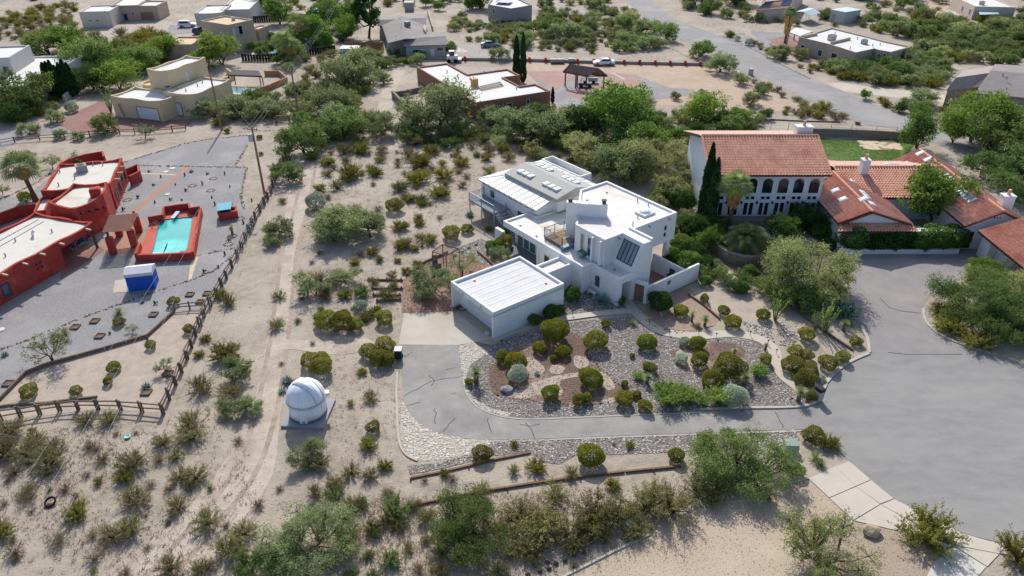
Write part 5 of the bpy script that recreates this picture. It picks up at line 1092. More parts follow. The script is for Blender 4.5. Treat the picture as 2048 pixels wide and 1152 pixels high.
# low wall with red piers
lw = strip('low_wall', GP([(835, 118), (900, 121), (930, 121), (1000, 122), (1060, 123), (1155, 126), (1250, 128), (1340, 130), (1430, 132)]), .25, 0, .6, M('wall_grey', (150, 146, 140), .9, .06, 1), kind=None); tag(lw, 'long low grey wall between the red piers', 'wall')
for px, py in ((831, 120), (930, 122), (1059, 124), (1091, 125), (1155, 127), (1187, 127), (1248, 129), (1279, 129), (1310, 130), (1340, 131), (1370, 131), (1400, 132), (1427, 132)):
    c = G(px, py); t = thing('red_pier', 'square red pier with flat cap along the low grey wall', 'pier', c, 'red piers of the low wall'); MB().box((c.x, c.y, 0), (.5, .5, .95)).build('shaft', red, t); MB().box((c.x, c.y, .95), (.62, .62, .1)).build('cap', M('pier_cap', (186, 110, 90), .9), t)
# ================================================================ vegetation: prototypes
def leaves(C, S, rg, asp=1.8, up=0.0, D=None):
    """one four-sided leaf at each point of C; D = preferred long direction"""
    n = len(C); d = rg.normal(size=(n, 3)) if D is None else D + rg.normal(size=(n, 3)) * .45
    d[:, 2] += up; d /= np.linalg.norm(d, axis=1)[:, None] + 1e-9
    r = rg.normal(size=(n, 3)); w = np.cross(d, r); w /= np.linalg.norm(w, axis=1)[:, None] + 1e-9
    S = S[:, None]; a = d * S * asp / 2; b = w * S / 2
    V = np.stack([C - a, C + b * .9 - a * .1, C + a, C - b * .9 - a * .1], 1).reshape(-1, 3)
    return V, np.arange(4 * n).reshape(n, 4)
def twigs(A, B, r0, r1):
    """three-sided tapering twigs from A to B"""
    A = np.asarray(A, float); B = np.asarray(B, float); n = len(A); d = B - A; d /= np.linalg.norm(d, axis=1)[:, None] + 1e-9
    u = np.cross(d, np.array([.3, .5, .81])); u /= np.linalg.norm(u, axis=1)[:, None] + 1e-9; v = np.cross(d, u); V = []
    for P, r in ((A, r0), (B, r1)):
        for k in range(3): t = 2.0944 * k; V.append(P + (u * math.cos(t) + v * math.sin(t)) * np.asarray(r)[:, None])
    V = np.stack(V, 1).reshape(-1, 3); o = (np.arange(n) * 6)[:, None]
    F = np.concatenate([o + np.array([[0, 1, 4, 3]]), o + np.array([[1, 2, 5, 4]]), o + np.array([[2, 0, 3, 5]])])
    return V, F
def tree_mesh(seed, W=6.0, H=4.2, lobes=10, lr=.27, nleaf=5200, leaf=.13, shell=.5, trunks=3, base=.06, asp=1.9, flat=.75, trunk_r=.1, droop=0):
    rg = np.random.default_rng(seed); R = W / 2
    az = rg.uniform(0, 6.283, lobes) + np.arange(lobes) * 2.4; rad = np.sqrt(rg.uniform(.02, 1, lobes)) * R * (1 - lr); zf = rg.uniform(0, 1, lobes)
    zt = (H - lr * W * flat * .8) * np.sqrt(np.maximum(0, 1 - (rad / R) ** 2 * .8)); z = base * H + lr * W * flat * .25 + np.maximum(0, zt - base * H - lr * W * flat * .25) * zf ** .55
    LC = np.stack([np.cos(az) * rad, np.sin(az) * rad, z], 1); LR = lr * W * rg.uniform(.65, 1.15, lobes)
    per = rg.multinomial(nleaf, (LR ** 2) / (LR ** 2).sum()); C = []; T = []; tips = []
    for i in range(lobes):
        k = max(10, int(per[i] / 26)); q = rg.normal(size=(k, 3)); q /= np.linalg.norm(q, axis=1)[:, None]; q *= (rg.uniform(shell, 1, k) ** .6)[:, None] * LR[i] * rg.uniform(.75, 1.2, k)[:, None]; q[:, 2] *= flat
        cc = LC[i] + q; cc[:, 2] = np.maximum(cc[:, 2], .06 * H); tips.append(cc)
        idx = rg.integers(0, k, per[i]); t = rg.uniform(0, 1, k); sp = rg.normal(size=(per[i], 3)) * LR[i] * .17; sp[:, 2] *= .7; sp[:, 2] -= droop * np.abs(rg.normal(size=per[i])) * LR[i] * .3
        C.append(cc[idx] + sp); T.append(np.clip(t[idx] * .75 + rg.uniform(0, .25, per[i]), 0, 1))
    C = np.concatenate(C); T = np.concatenate(T); C[:, 2] = np.maximum(C[:, 2], .05)
    V, F = leaves(C, leaf * rg.uniform(.6, 1.35, len(C)), rg, asp); fm = np_mesh('crown', V, F, T)
    A = []; B = []; r0 = []; r1 = []
    ta = rg.uniform(0, 6.283, trunks); fork = np.stack([np.cos(ta) * R * .22, np.sin(ta) * R * .22, np.full(trunks, H * max(base, .2) * 1.1)], 1)
    for i in range(trunks):
        m_ = fork[i] * np.array([.4, .4, .55]) + rg.normal(size=3) * .05
        A += [np.array([np.cos(ta[i]) * .06, np.sin(ta[i]) * .06, -.05]), m_]; B += [m_, fork[i]]; r0 += [trunk_r * 1.25, trunk_r]; r1 += [trunk_r, trunk_r * .8]
    for i in range(lobes):
        j = np.argmin(np.linalg.norm(fork[:, :2] - LC[i][:2], axis=1)); mid = (fork[j] + LC[i]) / 2 + np.array([0, 0, -.08 * H])
        A += [fork[j], mid]; B += [mid, LC[i]]; r0 += [trunk_r * .75, trunk_r * .5]; r1 += [trunk_r * .5, trunk_r * .3]
        for p in tips[i][::3]: A.append(LC[i]); B.append(p); r0.append(trunk_r * .28); r1.append(.012)
    V, F = twigs(A, B, r0, r1)
    return fm, np_mesh('trunk', V, F), 2 * np.percentile(np.hypot(C[:, 0], C[:, 1]), 96)
def creosote_mesh(seed, W=1.9, H=1.2, stems=56, per=84, leaf=.05, start=.45, spread=1.2, fl=1.5):
    rg = np.random.default_rng(seed); A = []; B = []; r0 = []; r1 = []; C = []; T = []; D = []
    for i in range(stems):
        az = rg.uniform(0, 6.283); tilt = rg.uniform(.05, 1.0) ** .8 * spread; L = H * rg.uniform(.75, 1.1) / max(.55, math.cos(tilt * .9)); dr = np.array([math.cos(az) * math.sin(tilt), math.sin(az) * math.sin(tilt), math.cos(tilt)])
        L = min(L, W * .62 / max(.25, math.sin(tilt))); p = np.array([math.cos(az), math.sin(az), 0]) * rg.uniform(.02, .14); q = p + dr * L * .5 + rg.normal(size=3) * .05; e = p + dr * L + np.array([math.cos(az), math.sin(az), 0]) * L * .08 + rg.normal(size=3) * .06
        A += [p, q]; B += [q, e]; r0 += [.022, .015]; r1 += [.015, .006]
        t0 = rg.uniform(0, 1)
        for k in range(3):
            f = rg.uniform(.35, .85); s = p + (e - p) * f; e2 = s + (e - p) * .25 + rg.normal(size=3) * .16 * L; A.append(s); B.append(e2); r0.append(.01); r1.append(.004)
            m = per // 4; f2 = rg.uniform(.1, 1.05, m)[:, None]; C.append(s + (e2 - s) * f2 + rg.normal(size=(m, 3)) * .05); T.append(np.full(m, t0)); D.append(np.repeat((e2 - s)[None], m, 0))
        m = per // 4; f2 = rg.uniform(start, 1.03, m)[:, None]; C.append(p + (e - p) * f2 + rg.normal(size=(m, 3)) * .05); T.append(np.full(m, t0)); D.append(np.repeat((e - p)[None], m, 0))
    C = np.concatenate(C); T = np.concatenate(T); D = np.concatenate(D); D /= np.linalg.norm(D, axis=1)[:, None]; C[:, 2] = np.maximum(C[:, 2], .04)
    V, F = leaves(C, leaf * rg.uniform(.6, 1.4, len(C)), rg, fl, 0, D if fl > 2 else None); fm = np_mesh('foliage', V, F, np.clip(T * .7 + rg.uniform(0, .3, len(T)), 0, 1))
    V, F = twigs(A, B, r0, r1); return fm, np_mesh('stems', V, F), 2 * np.percentile(np.hypot(C[:, 0], C[:, 1]), 95)
def ball_mesh(seed, W=1.7, H=1.3, n=6500, leaf=.06, rough=.07, bumps=9, lift=.08):
    rg = np.random.default_rng(seed); q = rg.normal(size=(n, 3)); q /= np.linalg.norm(q, axis=1)[:, None]; q = q[q[:, 2] > -.75]
    bd = rg.normal(size=(bumps, 3)); bd /= np.linalg.norm(bd, axis=1)[:, None]; k = (np.maximum(0, q @ bd.T) ** 6).max(1)
    r = 1 - rough + k * rough * 2.2 + rg.normal(size=len(q)) * .03; r *= np.where(rg.uniform(0, 1, len(q)) < .2, rg.uniform(.6, .95, len(q)), 1)
    C = q * r[:, None] * np.array([W / 2, W / 2, H / 2]); C[:, 2] += H / 2 + lift; C[:, 2] = np.maximum(C[:, 2], .03)
    V, F = leaves(C, leaf * rg.uniform(.6, 1.4, len(C)), rg, 1.5, .42); fm = np_mesh('foliage', V, F, np.clip(rg.uniform(0, .6, len(C)) + k * .4, 0, 1))
    a = rg.uniform(0, 6.283, 9); B = np.stack([np.cos(a) * W * .28, np.sin(a) * W * .28, np.full(9, H * .5)], 1); V, F = twigs(np.zeros((9, 3)), B, [.035] * 9, [.012] * 9)
    return fm, np_mesh('stems', V, F), W
def cypress_mesh(seed, W=1.1, H=8.0, n=5200):
    rg = np.random.default_rng(seed); z = rg.uniform(0, 1, n) ** .85; a = rg.uniform(0, 6.283, n); pr = np.minimum(1, z * 9 + .35) * (1 - z ** 2.6) ** .7
    lump = 1 + .12 * np.sin(a * 3 + z * 22 + seed) + rg.normal(size=n) * .06; r = W / 2 * pr * lump * np.where(rg.uniform(0, 1, n) < .25, .75, 1)
    C = np.stack([np.cos(a) * r, np.sin(a) * r, z * H + .15], 1); D = np.stack([np.cos(a) * .3, np.sin(a) * .3, np.ones(n)], 1)
    V, F = leaves(C, .16 * rg.uniform(.6, 1.3, n), rg, 2.0, 0, D); fm = np_mesh('crown', V, F, rg.uniform(0, 1, n))
    V, F = twigs([[0, 0, -.05], [0, 0, H * .5]], [[0, 0, H * .5], [0, 0, H * .92]], [.14, .08], [.08, .02]); return fm, np_mesh('trunk', V, F), W
def spike_mesh(seed, n, L, w, zmin, zmax, trunk=0.0, tr=.1, z0=0.0, bend=.15, thick=False, name='leaves'):
    """rosette of stiff blades (agave, yucca)"""
    rg = np.random.default_rng(seed); V = []; F = []; T = []
    for i in range(n):
        az = i * 2.39996 + rg.uniform(-.2, .2); el = zmin + (zmax - zmin) * (i + .5) / n; l = L * rg.uniform(.8, 1.1); h = np.array([math.cos(az), math.sin(az), 0]); d = h * math.cos(el) + np.array([0, 0, math.sin(el)]); s = np.array([-math.sin(az), math.cos(az), 0])
        p0 = np.array([0, 0, z0 + trunk]) + h * .04; p1 = p0 + d * l * .45; p2 = p0 + d * l - np.array([0, 0, bend * l * math.cos(el)]); upv = np.cross(s, d) * (w * .35 if thick else 0); b = len(V)
        V += [p0 - s * w * .35, p0 + s * w * .35, p1 + s * w / 2 + upv, p2, p1 - s * w / 2 + upv, p1]; F += [(b, b + 1, b + 2, b + 5), (b, b + 5, b + 4, b), (b + 5, b + 2, b + 3, b + 3), (b + 4, b + 5, b + 3, b + 3)]; T += [rg.uniform(0, 1)] * 4
    me = bpy.data.meshes.new(name); Fc = [tuple(dict.fromkeys(f)) for f in F]; me.from_pydata([tuple(v) for v in V], [], Fc); a = me.attributes.new('tint', 'FLOAT', 'FACE'); a.data.foreach_set('value', np.array(T, np.float32)); me.update()
    m = MB(); m.tube((0, 0, -.02), (0, 0, max(.06, z0 + trunk)), tr * 1.15, tr, 7); return me, m.mesh('trunk'), 2 * L * math.cos(zmin) * .95
def wand_mesh(seed, n=16, H=2.6, W=1.8):
    rg = np.random.default_rng(seed); A = []; B = []; r0 = []; r1 = []; C = []; D = []
    for i in range(n):
        az = rg.uniform(0, 6.283); s = rg.uniform(.15, 1) * W / 2; p = np.array([math.cos(az), math.sin(az), 0]) * .1; m_ = np.array([math.cos(az) * s * .55, math.sin(az) * s * .55, H * .5]); e = np.array([math.cos(az) * s, math.sin(az) * s, H * rg.uniform(.8, 1.05)])
        A += [p, m_]; B += [m_, e]; r0 += [.035, .025]; r1 += [.025, .012]
        for a, b in ((p, m_), (m_, e)): f = rg.uniform(.1, 1, 36)[:, None]; C.append(a + (b - a) * f + rg.normal(size=(36, 3)) * .03); D.append(np.repeat((b - a)[None], 36, 0))
    C = np.concatenate(C); D = np.concatenate(D); D /= np.linalg.norm(D, axis=1)[:, None]; V, F = leaves(C, .07 * rg.uniform(.7, 1.3, len(C)), rg, 1.6, 0, D); fm = np_mesh('foliage', V, F, rg.uniform(0, 1, len(C))); V, F = twigs(A, B, r0, r1); return fm, np_mesh('stems', V, F), W
def palm_parts(seed, H, crown=1.9, fan=True, skirt=1.6, nf=46, lean=0.0, r=.28):
    rg = np.random.default_rng(seed); top = np.array([lean, 0, H]); m = MB(); K = 9
    m.path([Vector((lean * (k / K) ** 1.5, 0, H * k / K - .05)) for k in range(K + 1)], [r * (1.35 - .5 * min(1, k / 3)) for k in range(K + 1)], 10); tm = m.mesh('trunk')
    def fronds(n, e0, e1, L, dead):
        V = []; F = []; T = []
        for i in range(n):
            az = i * 2.39996 + rg.uniform(-.3, .42); el = e0 + (e1 - e0) * (i + .5) / n + rg.uniform(-.12, .12); l = L * rg.uniform(.85, 1.1); h = np.array([math.cos(az), math.sin(az), 0]); s = np.array([-math.sin(az), math.cos(az), 0]); d = h * math.cos(el) + np.array([0, 0, math.sin(el)]); t = rg.uniform(0, 1)
            if fan:
                hub = top + d * l * .45; nrm = np.cross(s, d); b = len(V); V += [top - s * .02, top + s * .02, hub]; F.append((b, b + 1, b + 2)); T.append(t)
                for k in range(11):
                    a = (k - 5) / 5 * 1.25; q = d * math.cos(a) + s * math.sin(a); tip = hub + q * l * .6 * (1 - .12 * abs(a)) - np.array([0, 0, .10 * l * (1 + abs(a))]); sd = (s * math.cos(a) - d * math.sin(a)) * .06; md = hub + q * l * .3; b = len(V); V += [hub, md + sd, tip, md - sd]; F.append((b, b + 1, b + 2, b + 3)); T.append(t)
            else:
                P = [top + d * l * f + np.array([0, 0, -.55 * l * f ** 2.2]) for f in np.linspace(0, 1, 13)]
                for k in range(12):
                    a, c = P[k], P[k + 1]; q = c - a; b = len(V); V += [a - s * .03, a + s * .03, c + s * .02, c - s * .02]; F.append((b, b + 1, b + 2, b + 3)); T.append(t)
                    for sg in (-1, 1):
                        for f in (0, .5):
                            o = a + q * f; ll = l * .26 * math.sin(.5 + 2.3 * (k + f) / 12); tip = o + s * sg * ll * .8 + q / np.linalg.norm(q) * ll * .55 - np.array([0, 0, .25 * ll]); w2 = q / np.linalg.norm(q) * .05; b = len(V); V += [o - w2, o + w2, tip]; F.append((b, b + 1, b + 2)); T.append(t)
        me = bpy.data.meshes.new('fronds'); me.from_pydata([tuple(v) for v in V], [], F); a = me.attributes.new('tint', 'FLOAT', 'FACE'); a.data.foreach_set('value', np.array(T, np.float32)); me.update(); return me
    live = fronds(nf, -.35 if fan else -.1, 1.35, crown, False)
    dead = None
    if skirt:
        V = []; F = []; T = []
        for i in range(220):
            az = rg.uniform(0, 6.283); z = H - .2 - rg.uniform(0, skirt) ; rr = r + .5 * (1 - (H - z) / (skirt + .6)) + rg.uniform(0, .35); h = np.array([math.cos(az), math.sin(az), 0]); s = np.array([-math.sin(az), math.cos(az), 0]); c = np.array([lean * (z / H) ** 1.5, 0, z]) + h * rr; b = len(V); l = rg.uniform(.4, .8); V += [c - s * .05 + np.array([0, 0, l * .4]) - h * .2, c + s * .16, c - np.array([0, 0, l * .7]) - h * .05, c - s * .16]; F.append((b, b + 1, b + 2, b + 3)); T.append(rg.uniform(0, 1))
        dead = bpy.data.meshes.new('skirt'); dead.from_pydata([tuple(v) for v in V], [], F); a = dead.attributes.new('tint', 'FLOAT', 'FACE'); a.data.foreach_set('value', np.array(T, np.float32)); dead.update()
    return tm, live, dead
L_mesq = LEAF('mesquite_leaf', (118, 134, 86), (162, 170, 122), .48); L_mesg = LEAF('mesquite_green_leaf', (98, 124, 66), (138, 154, 92), .48); L_pale = LEAF('pale_mesquite_leaf', (140, 150, 94), (182, 184, 130), .48)
L_creo = LEAF('creosote_leaf', (122, 122, 74), (166, 160, 108), .42); L_dry = LEAF('dry_scrub_leaf', (134, 124, 98), (168, 156, 126), .35); L_ball = LEAF('clipped_leaf', (112, 124, 42), (156, 158, 64), .42, .18); L_shrub = LEAF('shrub_leaf', (118, 122, 52), (158, 154, 76), .42)
L_dense = LEAF('broad_leaf', (84, 116, 50), (122, 150, 74), .48); L_dark = LEAF('dark_leaf', (60, 88, 44), (90, 116, 60), .42); L_lime = LEAF('bright_leaf', (104, 134, 56), (144, 166, 82), .42); L_sage = LEAF('sage_leaf', (159, 170, 148), (197, 204, 184), .42); L_teal = LEAF('blue_green_leaf', (100, 130, 114), (139, 163, 145), .42)
L_cyp = LEAF('cypress_leaf', (44, 71, 44), (69, 96, 57), .15); L_agave = LEAF('agave_leaf', (132, 157, 148), (172, 188, 175), .1); L_yuc = LEAF('yucca_leaf', (141, 150, 105), (179, 182, 134), .2); L_palm = LEAF('palm_leaf', (122, 142, 84), (166, 178, 120), .42); L_palmd = LEAF('dead_frond', (186, 150, 100), (220, 184, 127), .2); L_feather = LEAF('feathery_leaf', (124, 154, 70), (166, 188, 104), .42); L_cact = LEAF('cactus_skin', (100, 109, 76), (132, 136, 98), .05)
bark = M('bark', (88, 74, 62), .95, .25, 4, .5); twig_m = M('twig', (110, 98, 82), .95, .2, 5); palm_bark = M('palm_bark', (112, 92, 74), .95, .25, 6, .6)
PROTO = {}
def proto(k, variants, leafm, stemm, names): PROTO[k] = ([v for v in variants], leafm, stemm, names)
TN = ('crown', 'trunk'); SN = ('foliage', 'stems')
mq = [tree_mesh(s, H=3.6, lobes=16 + s % 4, nleaf=8200, leaf=.105, lr=.19, shell=.2) for s in (11, 12, 13, 14)]
proto('mesq', mq, L_mesq, bark, TN); proto('mesg', [tree_mesh(s, H=3.8, lobes=18, nleaf=9000, leaf=.11, lr=.19, shell=.3) for s in (21, 22, 23)], L_mesg, bark, TN); proto('pale', [tree_mesh(s, H=3.8, lobes=18, nleaf=8600, leaf=.105, lr=.19, shell=.2) for s in (31, 32)], L_pale, bark, TN)
proto('palo', [tree_mesh(s, H=4.0, lobes=22, nleaf=8200, leaf=.09, lr=.16, shell=.1, trunk_r=.09) for s in (35, 36)], LEAF('palo_leaf', (134, 146, 84), (172, 178, 118), .48), bark, TN)
BG = dict(W=9.0, H=5.0, lobes=34, lr=.14, nleaf=26000, leaf=.085, shell=.25, trunks=5, trunk_r=.12)
proto('mesgB', [tree_mesh(s, **BG) for s in (25, 26)], L_mesg, bark, TN); proto('mesqB', [tree_mesh(s, **{**BG, 'nleaf': 17000}) for s in (15,)], L_mesq, bark, TN); proto('paleB', [tree_mesh(s, **BG) for s in (37,)], L_pale, bark, TN); proto('paloB', [tree_mesh(s, **{**BG, 'nleaf': 17000, 'leaf': .075, 'lr': .13}) for s in (38,)], LEAF('palo_leaf', (134, 146, 84), (172, 178, 118), .48), bark, TN)
proto('leafy', [creosote_mesh(s, stems=60, per=100, leaf=.065, start=.15, H=1.3, spread=1.25) for s in (124, 125, 126)], LEAF('leafy_bush_leaf', (104, 124, 70), (142, 152, 96), .45), twig_m, SN)
proto('airy', [tree_mesh(s, W=4, H=2.8, lobes=12, nleaf=2300, leaf=.075, lr=.2, shell=.1, base=.3, trunk_r=.07, trunks=2) for s in (41, 42, 43)], L_mesq, bark, TN)
proto('dense', [tree_mesh(s, W=6, H=5, lobes=16, nleaf=8000, leaf=.15, lr=.24, shell=.75, base=.16, asp=1.5, flat=.95) for s in (51, 52)], L_dense, bark, TN); proto('dark', [tree_mesh(s, W=6, H=4.6, lobes=16, nleaf=8000, leaf=.15, lr=.25, shell=.75, base=.12, asp=1.5, flat=.9) for s in (61, 62)], L_dark, bark, TN); proto('lime', [tree_mesh(s, W=6, H=4.8, lobes=15, nleaf=7600, leaf=.14, lr=.24, shell=.6, base=.18, asp=1.7, flat=.85) for s in (71, 72)], L_lime, bark, TN)
proto('round', [tree_mesh(81, W=5, H=6.2, lobes=18, nleaf=9000, leaf=.14, lr=.27, shell=.8, base=.12, asp=1.4, flat=1.0)], L_dense, bark, TN); proto('conifer', [tree_mesh(91, W=5, H=9.5, lobes=20, nleaf=9000, leaf=.16, lr=.22, shell=.3, base=.15, asp=2.2, flat=.8, trunks=1, trunk_r=.25)], L_dark, bark, TN)
proto('creo', [creosote_mesh(s) for s in (101, 102, 103, 104)], L_creo, twig_m, SN); proto('dry', [creosote_mesh(s, stems=50, per=40, leaf=.045, H=1.0) for s in (111, 112, 113)], L_dry, twig_m, SN); proto('shrub', [creosote_mesh(s, stems=66, per=112, leaf=.06, start=.2, H=1.25, spread=1.25) for s in (121, 122, 123)], L_shrub, twig_m, SN)
proto('ball', [ball_mesh(s, H=1.15 + .12 * (s % 3), rough=.09 + .03 * (s % 5), bumps=8 + s % 7) for s in range(131, 138)], L_ball, twig_m, SN); proto('bush', [ball_mesh(s, W=1.8, H=1.25, n=5600, leaf=.065, rough=.18, bumps=14) for s in (141, 142, 143)], L_shrub, twig_m, SN); proto('sage', [ball_mesh(s, W=1.6, H=1.25, n=3400, leaf=.075, rough=.14, bumps=14) for s in (151, 152)], L_sage, twig_m, SN); proto('teal', [creosote_mesh(161, stems=60, per=64, leaf=.07, start=.15, H=1.5, spread=.9, fl=2.6)], L_teal, twig_m, SN)
proto('feather', [creosote_mesh(s, stems=70, per=80, leaf=.055, start=.1, H=1.5, spread=.85, fl=3.2) for s in (171, 172)], L_feather, twig_m, SN); proto('darkbush', [ball_mesh(s, W=1.8, H=1.5, n=3600, leaf=.1, rough=.16, bumps=12) for s in (181, 182)], L_dark, twig_m, SN); proto('greenbush', [ball_mesh(s, W=1.8, H=1.5, n=3600, leaf=.1, rough=.18, bumps=12) for s in (183, 184)], L_dense, twig_m, SN)
proto('cyp', [cypress_mesh(s) for s in (191, 192)], L_cyp, bark, TN)
LN = ('leaf_rosette', 'base'); proto('agave', [spike_mesh(s, 30, .62, .15, .1, 1.3, thick=True, tr=.08) for s in (201, 202)], L_agave, twig_m, LN); proto('yucca', [spike_mesh(s, 110, .55, .045, -.35, 1.45, trunk=.75, tr=.13, bend=.05) for s in (211, 212)], L_yuc, palm_bark, ('leaf_head', 'trunk')); proto('yuclow', [spike_mesh(s, 90, .6, .045, .0, 1.45, trunk=.08, tr=.12, bend=.08) for s in (221, 222)], L_yuc, palm_bark, ('leaf_head', 'trunk'))
proto('ocot', [wand_mesh(s) for s in (231, 232)], L_feather, twig_m, SN)
# ---------------------------------------------------------------- where they stand
KIND = {'mesq': ('grey-green feathery mesquite', 'tree', 'mesquite_tree'), 'mesg': ('leafy green desert tree', 'tree', 'leafy_desert_tree'), 'pale': ('pale olive desert tree', 'tree', 'pale_desert_tree'), 'palo': ('yellow-green fine-branched tree', 'tree', 'fine_branched_tree'), 'airy': ('thin see-through desert tree', 'tree', 'desert_tree'), 'dense': ('broad-leaved green tree', 'tree', 'broadleaf_tree'), 'dark': ('dark dense evergreen tree', 'tree', 'evergreen_tree'), 'lime': ('bright yellow-green tree', 'tree', 'broadleaf_tree'), 'round': ('tall rounded leafy tree', 'tree', 'broadleaf_tree'), 'conifer': ('tall dark conifer', 'tree', 'conifer_tree'),
        'mesgB': ('leafy green desert tree', 'tree', 'leafy_desert_tree'), 'mesqB': ('grey-green feathery mesquite', 'tree', 'mesquite_tree'), 'paleB': ('pale olive desert tree', 'tree', 'pale_desert_tree'), 'paloB': ('yellow-green fine-branched tree', 'tree', 'fine_branched_tree'), 'leafy': ('grey-green leafy bush', 'bush', 'leafy_bush'),
        'creo': ('olive creosote bush', 'bush', 'creosote_bush'), 'dry': ('dry brownish scrub bush', 'bush', 'scrub_bush'), 'shrub': ('leafy olive shrub', 'shrub', 'desert_shrub'), 'ball': ('clipped dome shrub', 'shrub', 'clipped_shrub'), 'bush': ('rounded olive bush', 'bush', 'rounded_bush'), 'sage': ('silvery sage bush', 'bush', 'sage_bush'), 'teal': ('blue-green bush of upright stems', 'bush', 'blue_green_bush'), 'feather': ('bright feathery green bush', 'bush', 'feathery_bush'), 'darkbush': ('dark green shrub', 'shrub', 'green_shrub'), 'greenbush': ('leafy green shrub', 'shrub', 'green_shrub'),
        'cyp': ('narrow dark cypress', 'tree', 'cypress_tree'), 'agave': ('blue-grey agave rosette', 'agave', 'agave'), 'yucca': ('short-trunked spiky yucca', 'yucca', 'yucca'), 'yuclow': ('low spiky yucca', 'yucca', 'yucca'), 'ocot': ('ocotillo of tall thin wands', 'ocotillo', 'ocotillo')}
ZONES = [('in the mulch and rock beds by the white house driveway', [(925, 690), (1130, 640), (1340, 672), (1345, 850), (960, 840)]), ('in the rock garden beside the curving walkway', [(1340, 560), (1560, 560), (1580, 840), (1345, 840), (1290, 650)]), ('in the planted corner by the cul-de-sac kerb', [(1540, 560), (1760, 560), (1760, 850), (1560, 850)]), ('along the rock strip below the white house driveway', [(800, 860), (1620, 850), (1620, 960), (1000, 990), (800, 1000)]), ('on the slope below the timber edging', [(820, 1000), (1640, 930), (1640, 1300), (820, 1300)]), ('beside the cul-de-sac pavement', [(1560, 860), (2300, 860), (2300, 1300), (1560, 1300)]),
         ('around the domed observatory', [(540, 690), (800, 690), (800, 1010), (540, 1010)]), ('on the sand left of the white garage', [(540, 540), (830, 540), (800, 690), (540, 690)]), ('on the sand slope above the white house', [(560, 290), (1000, 290), (1000, 540), (560, 540)]), ('between the garage and the patio', [(800, 480), (1060, 480), (1060, 640), (800, 640)]), ('in the lot behind the white house', [(900, 200), (1380, 200), (1380, 500), (1000, 420)]), ('in the villa garden', [(1330, 400), (1720, 330), (1720, 640), (1500, 640), (1330, 540)]), ('beside the villa drive', [(1700, 440), (2300, 440), (2300, 860), (1760, 720)]), ('behind the villa', [(1380, 210), (2300, 210), (2300, 440), (1720, 440), (1380, 400)]),
         ('inside the rail-fenced red house yard', [(-100, 570), (420, 560), (420, 640), (325, 830), (-100, 850)]), ('around the red house and its pool', [(-100, 300), (560, 260), (510, 560), (420, 600), (-100, 600)]), ('below the rail fence', [(-100, 830), (540, 800), (540, 1300), (-100, 1300)]), ('outside the rail fence by the dirt track', [(410, 560), (600, 300), (560, 830), (330, 830)]), ('along the lane between the pueblo house and rail fence', [(-100, 180), (610, 180), (610, 300), (-100, 300)]), ('on the wild strip beside the power poles', [(560, 100), (830, 100), (830, 300), (560, 300)]), ('beside the brown house', [(800, 80), (1110, 80), (1110, 300), (800, 300)]), ('around the pueblo house and pale house', [(-100, 80), (560, 80), (560, 190), (-100, 190)]), ('on the far scrub beyond the cream workshop', [(-300, -100), (390, -100), (390, 90), (-300, 90)]), ('in the gardens round the far pools', [(390, -100), (780, -100), (780, 130), (390, 130)]), ('between the shingle house and the street', [(780, -100), (1330, -100), (1480, 210), (1100, 230), (1050, 80), (780, 80)]), ('on the verge across the street', [(1240, -100), (2400, -100), (2400, 240), (1700, 215), (1380, 90)])]
rgp = random.Random(77); NPL = 0
def zone(px, py):
    for n, P in ZONES:
        if inside((px, py), P): return n
    return 'on the open desert between the houses'
SHIFT = {'paloB': .12, 'ball': .2, 'bush': .2, 'darkbush': .2, 'greenbush': .2, 'sage': .2, 'agave': .3, 'yucca': .12, 'yuclow': .25, 'ocot': .12, 'airy': .06, 'round': .12, 'conifer': .1, 'palo': .12, 'dense': .2, 'lime': .2}
def pl(kind, px, py, wpx, h=1.0, label=None, world=None, rot=None):
    global NPL
    vs, lm, sm, names = PROTO[kind]; b = world if world is not None else G(px, py - wpx * SHIFT.get(kind, .25))
    fm, sm_, W0 = vs[rgp.randrange(len(vs))]; w = wpx / SCALE(py) if world is None else wpx; s = w / W0
    kd, cat, nm = KIND[kind]; z = zone(px, py)
    size = '' if cat in ('agave', 'yucca', 'ocotillo') else ('small ' if w < (1.3 if cat != 'tree' else 3.2) else 'large ' if w > (2.6 if cat != 'tree' else 7) else '')
    t = bpy.data.objects.new(nm, None); COL.objects.link(t); t.location = (b.x, b.y, 0); t.scale = (s * rgp.uniform(.88, 1.1), s * rgp.uniform(.88, 1.1), s * h); t.rotation_euler = (0, 0, rgp.uniform(0, 6.28) if rot is None else rot)
    lab = label or (size + kd + ' ' + z)
    tag(t, lab, cat, None if label else kd + ('es ' if kd.endswith('bush') else 's ') + z)
    for me, mt, n in ((fm, lm, names[0]), (sm_, sm, names[1])):
        if not me.materials: me.materials.append(mt)
        if me.materials[0] != mt: me = me.copy(); me.materials.clear(); me.materials.append(mt)
        o = bpy.data.objects.new(n, me); COL.objects.link(o); o.parent = t
    NPL += 1; return t
def many(kind, txt, h=1.0):
    v = [float(x) for x in txt.split()]
    for i in range(0, len(v), 3): pl(kind, v[i], v[i + 1], v[i + 2], h * rgp.uniform(.92, 1.08))
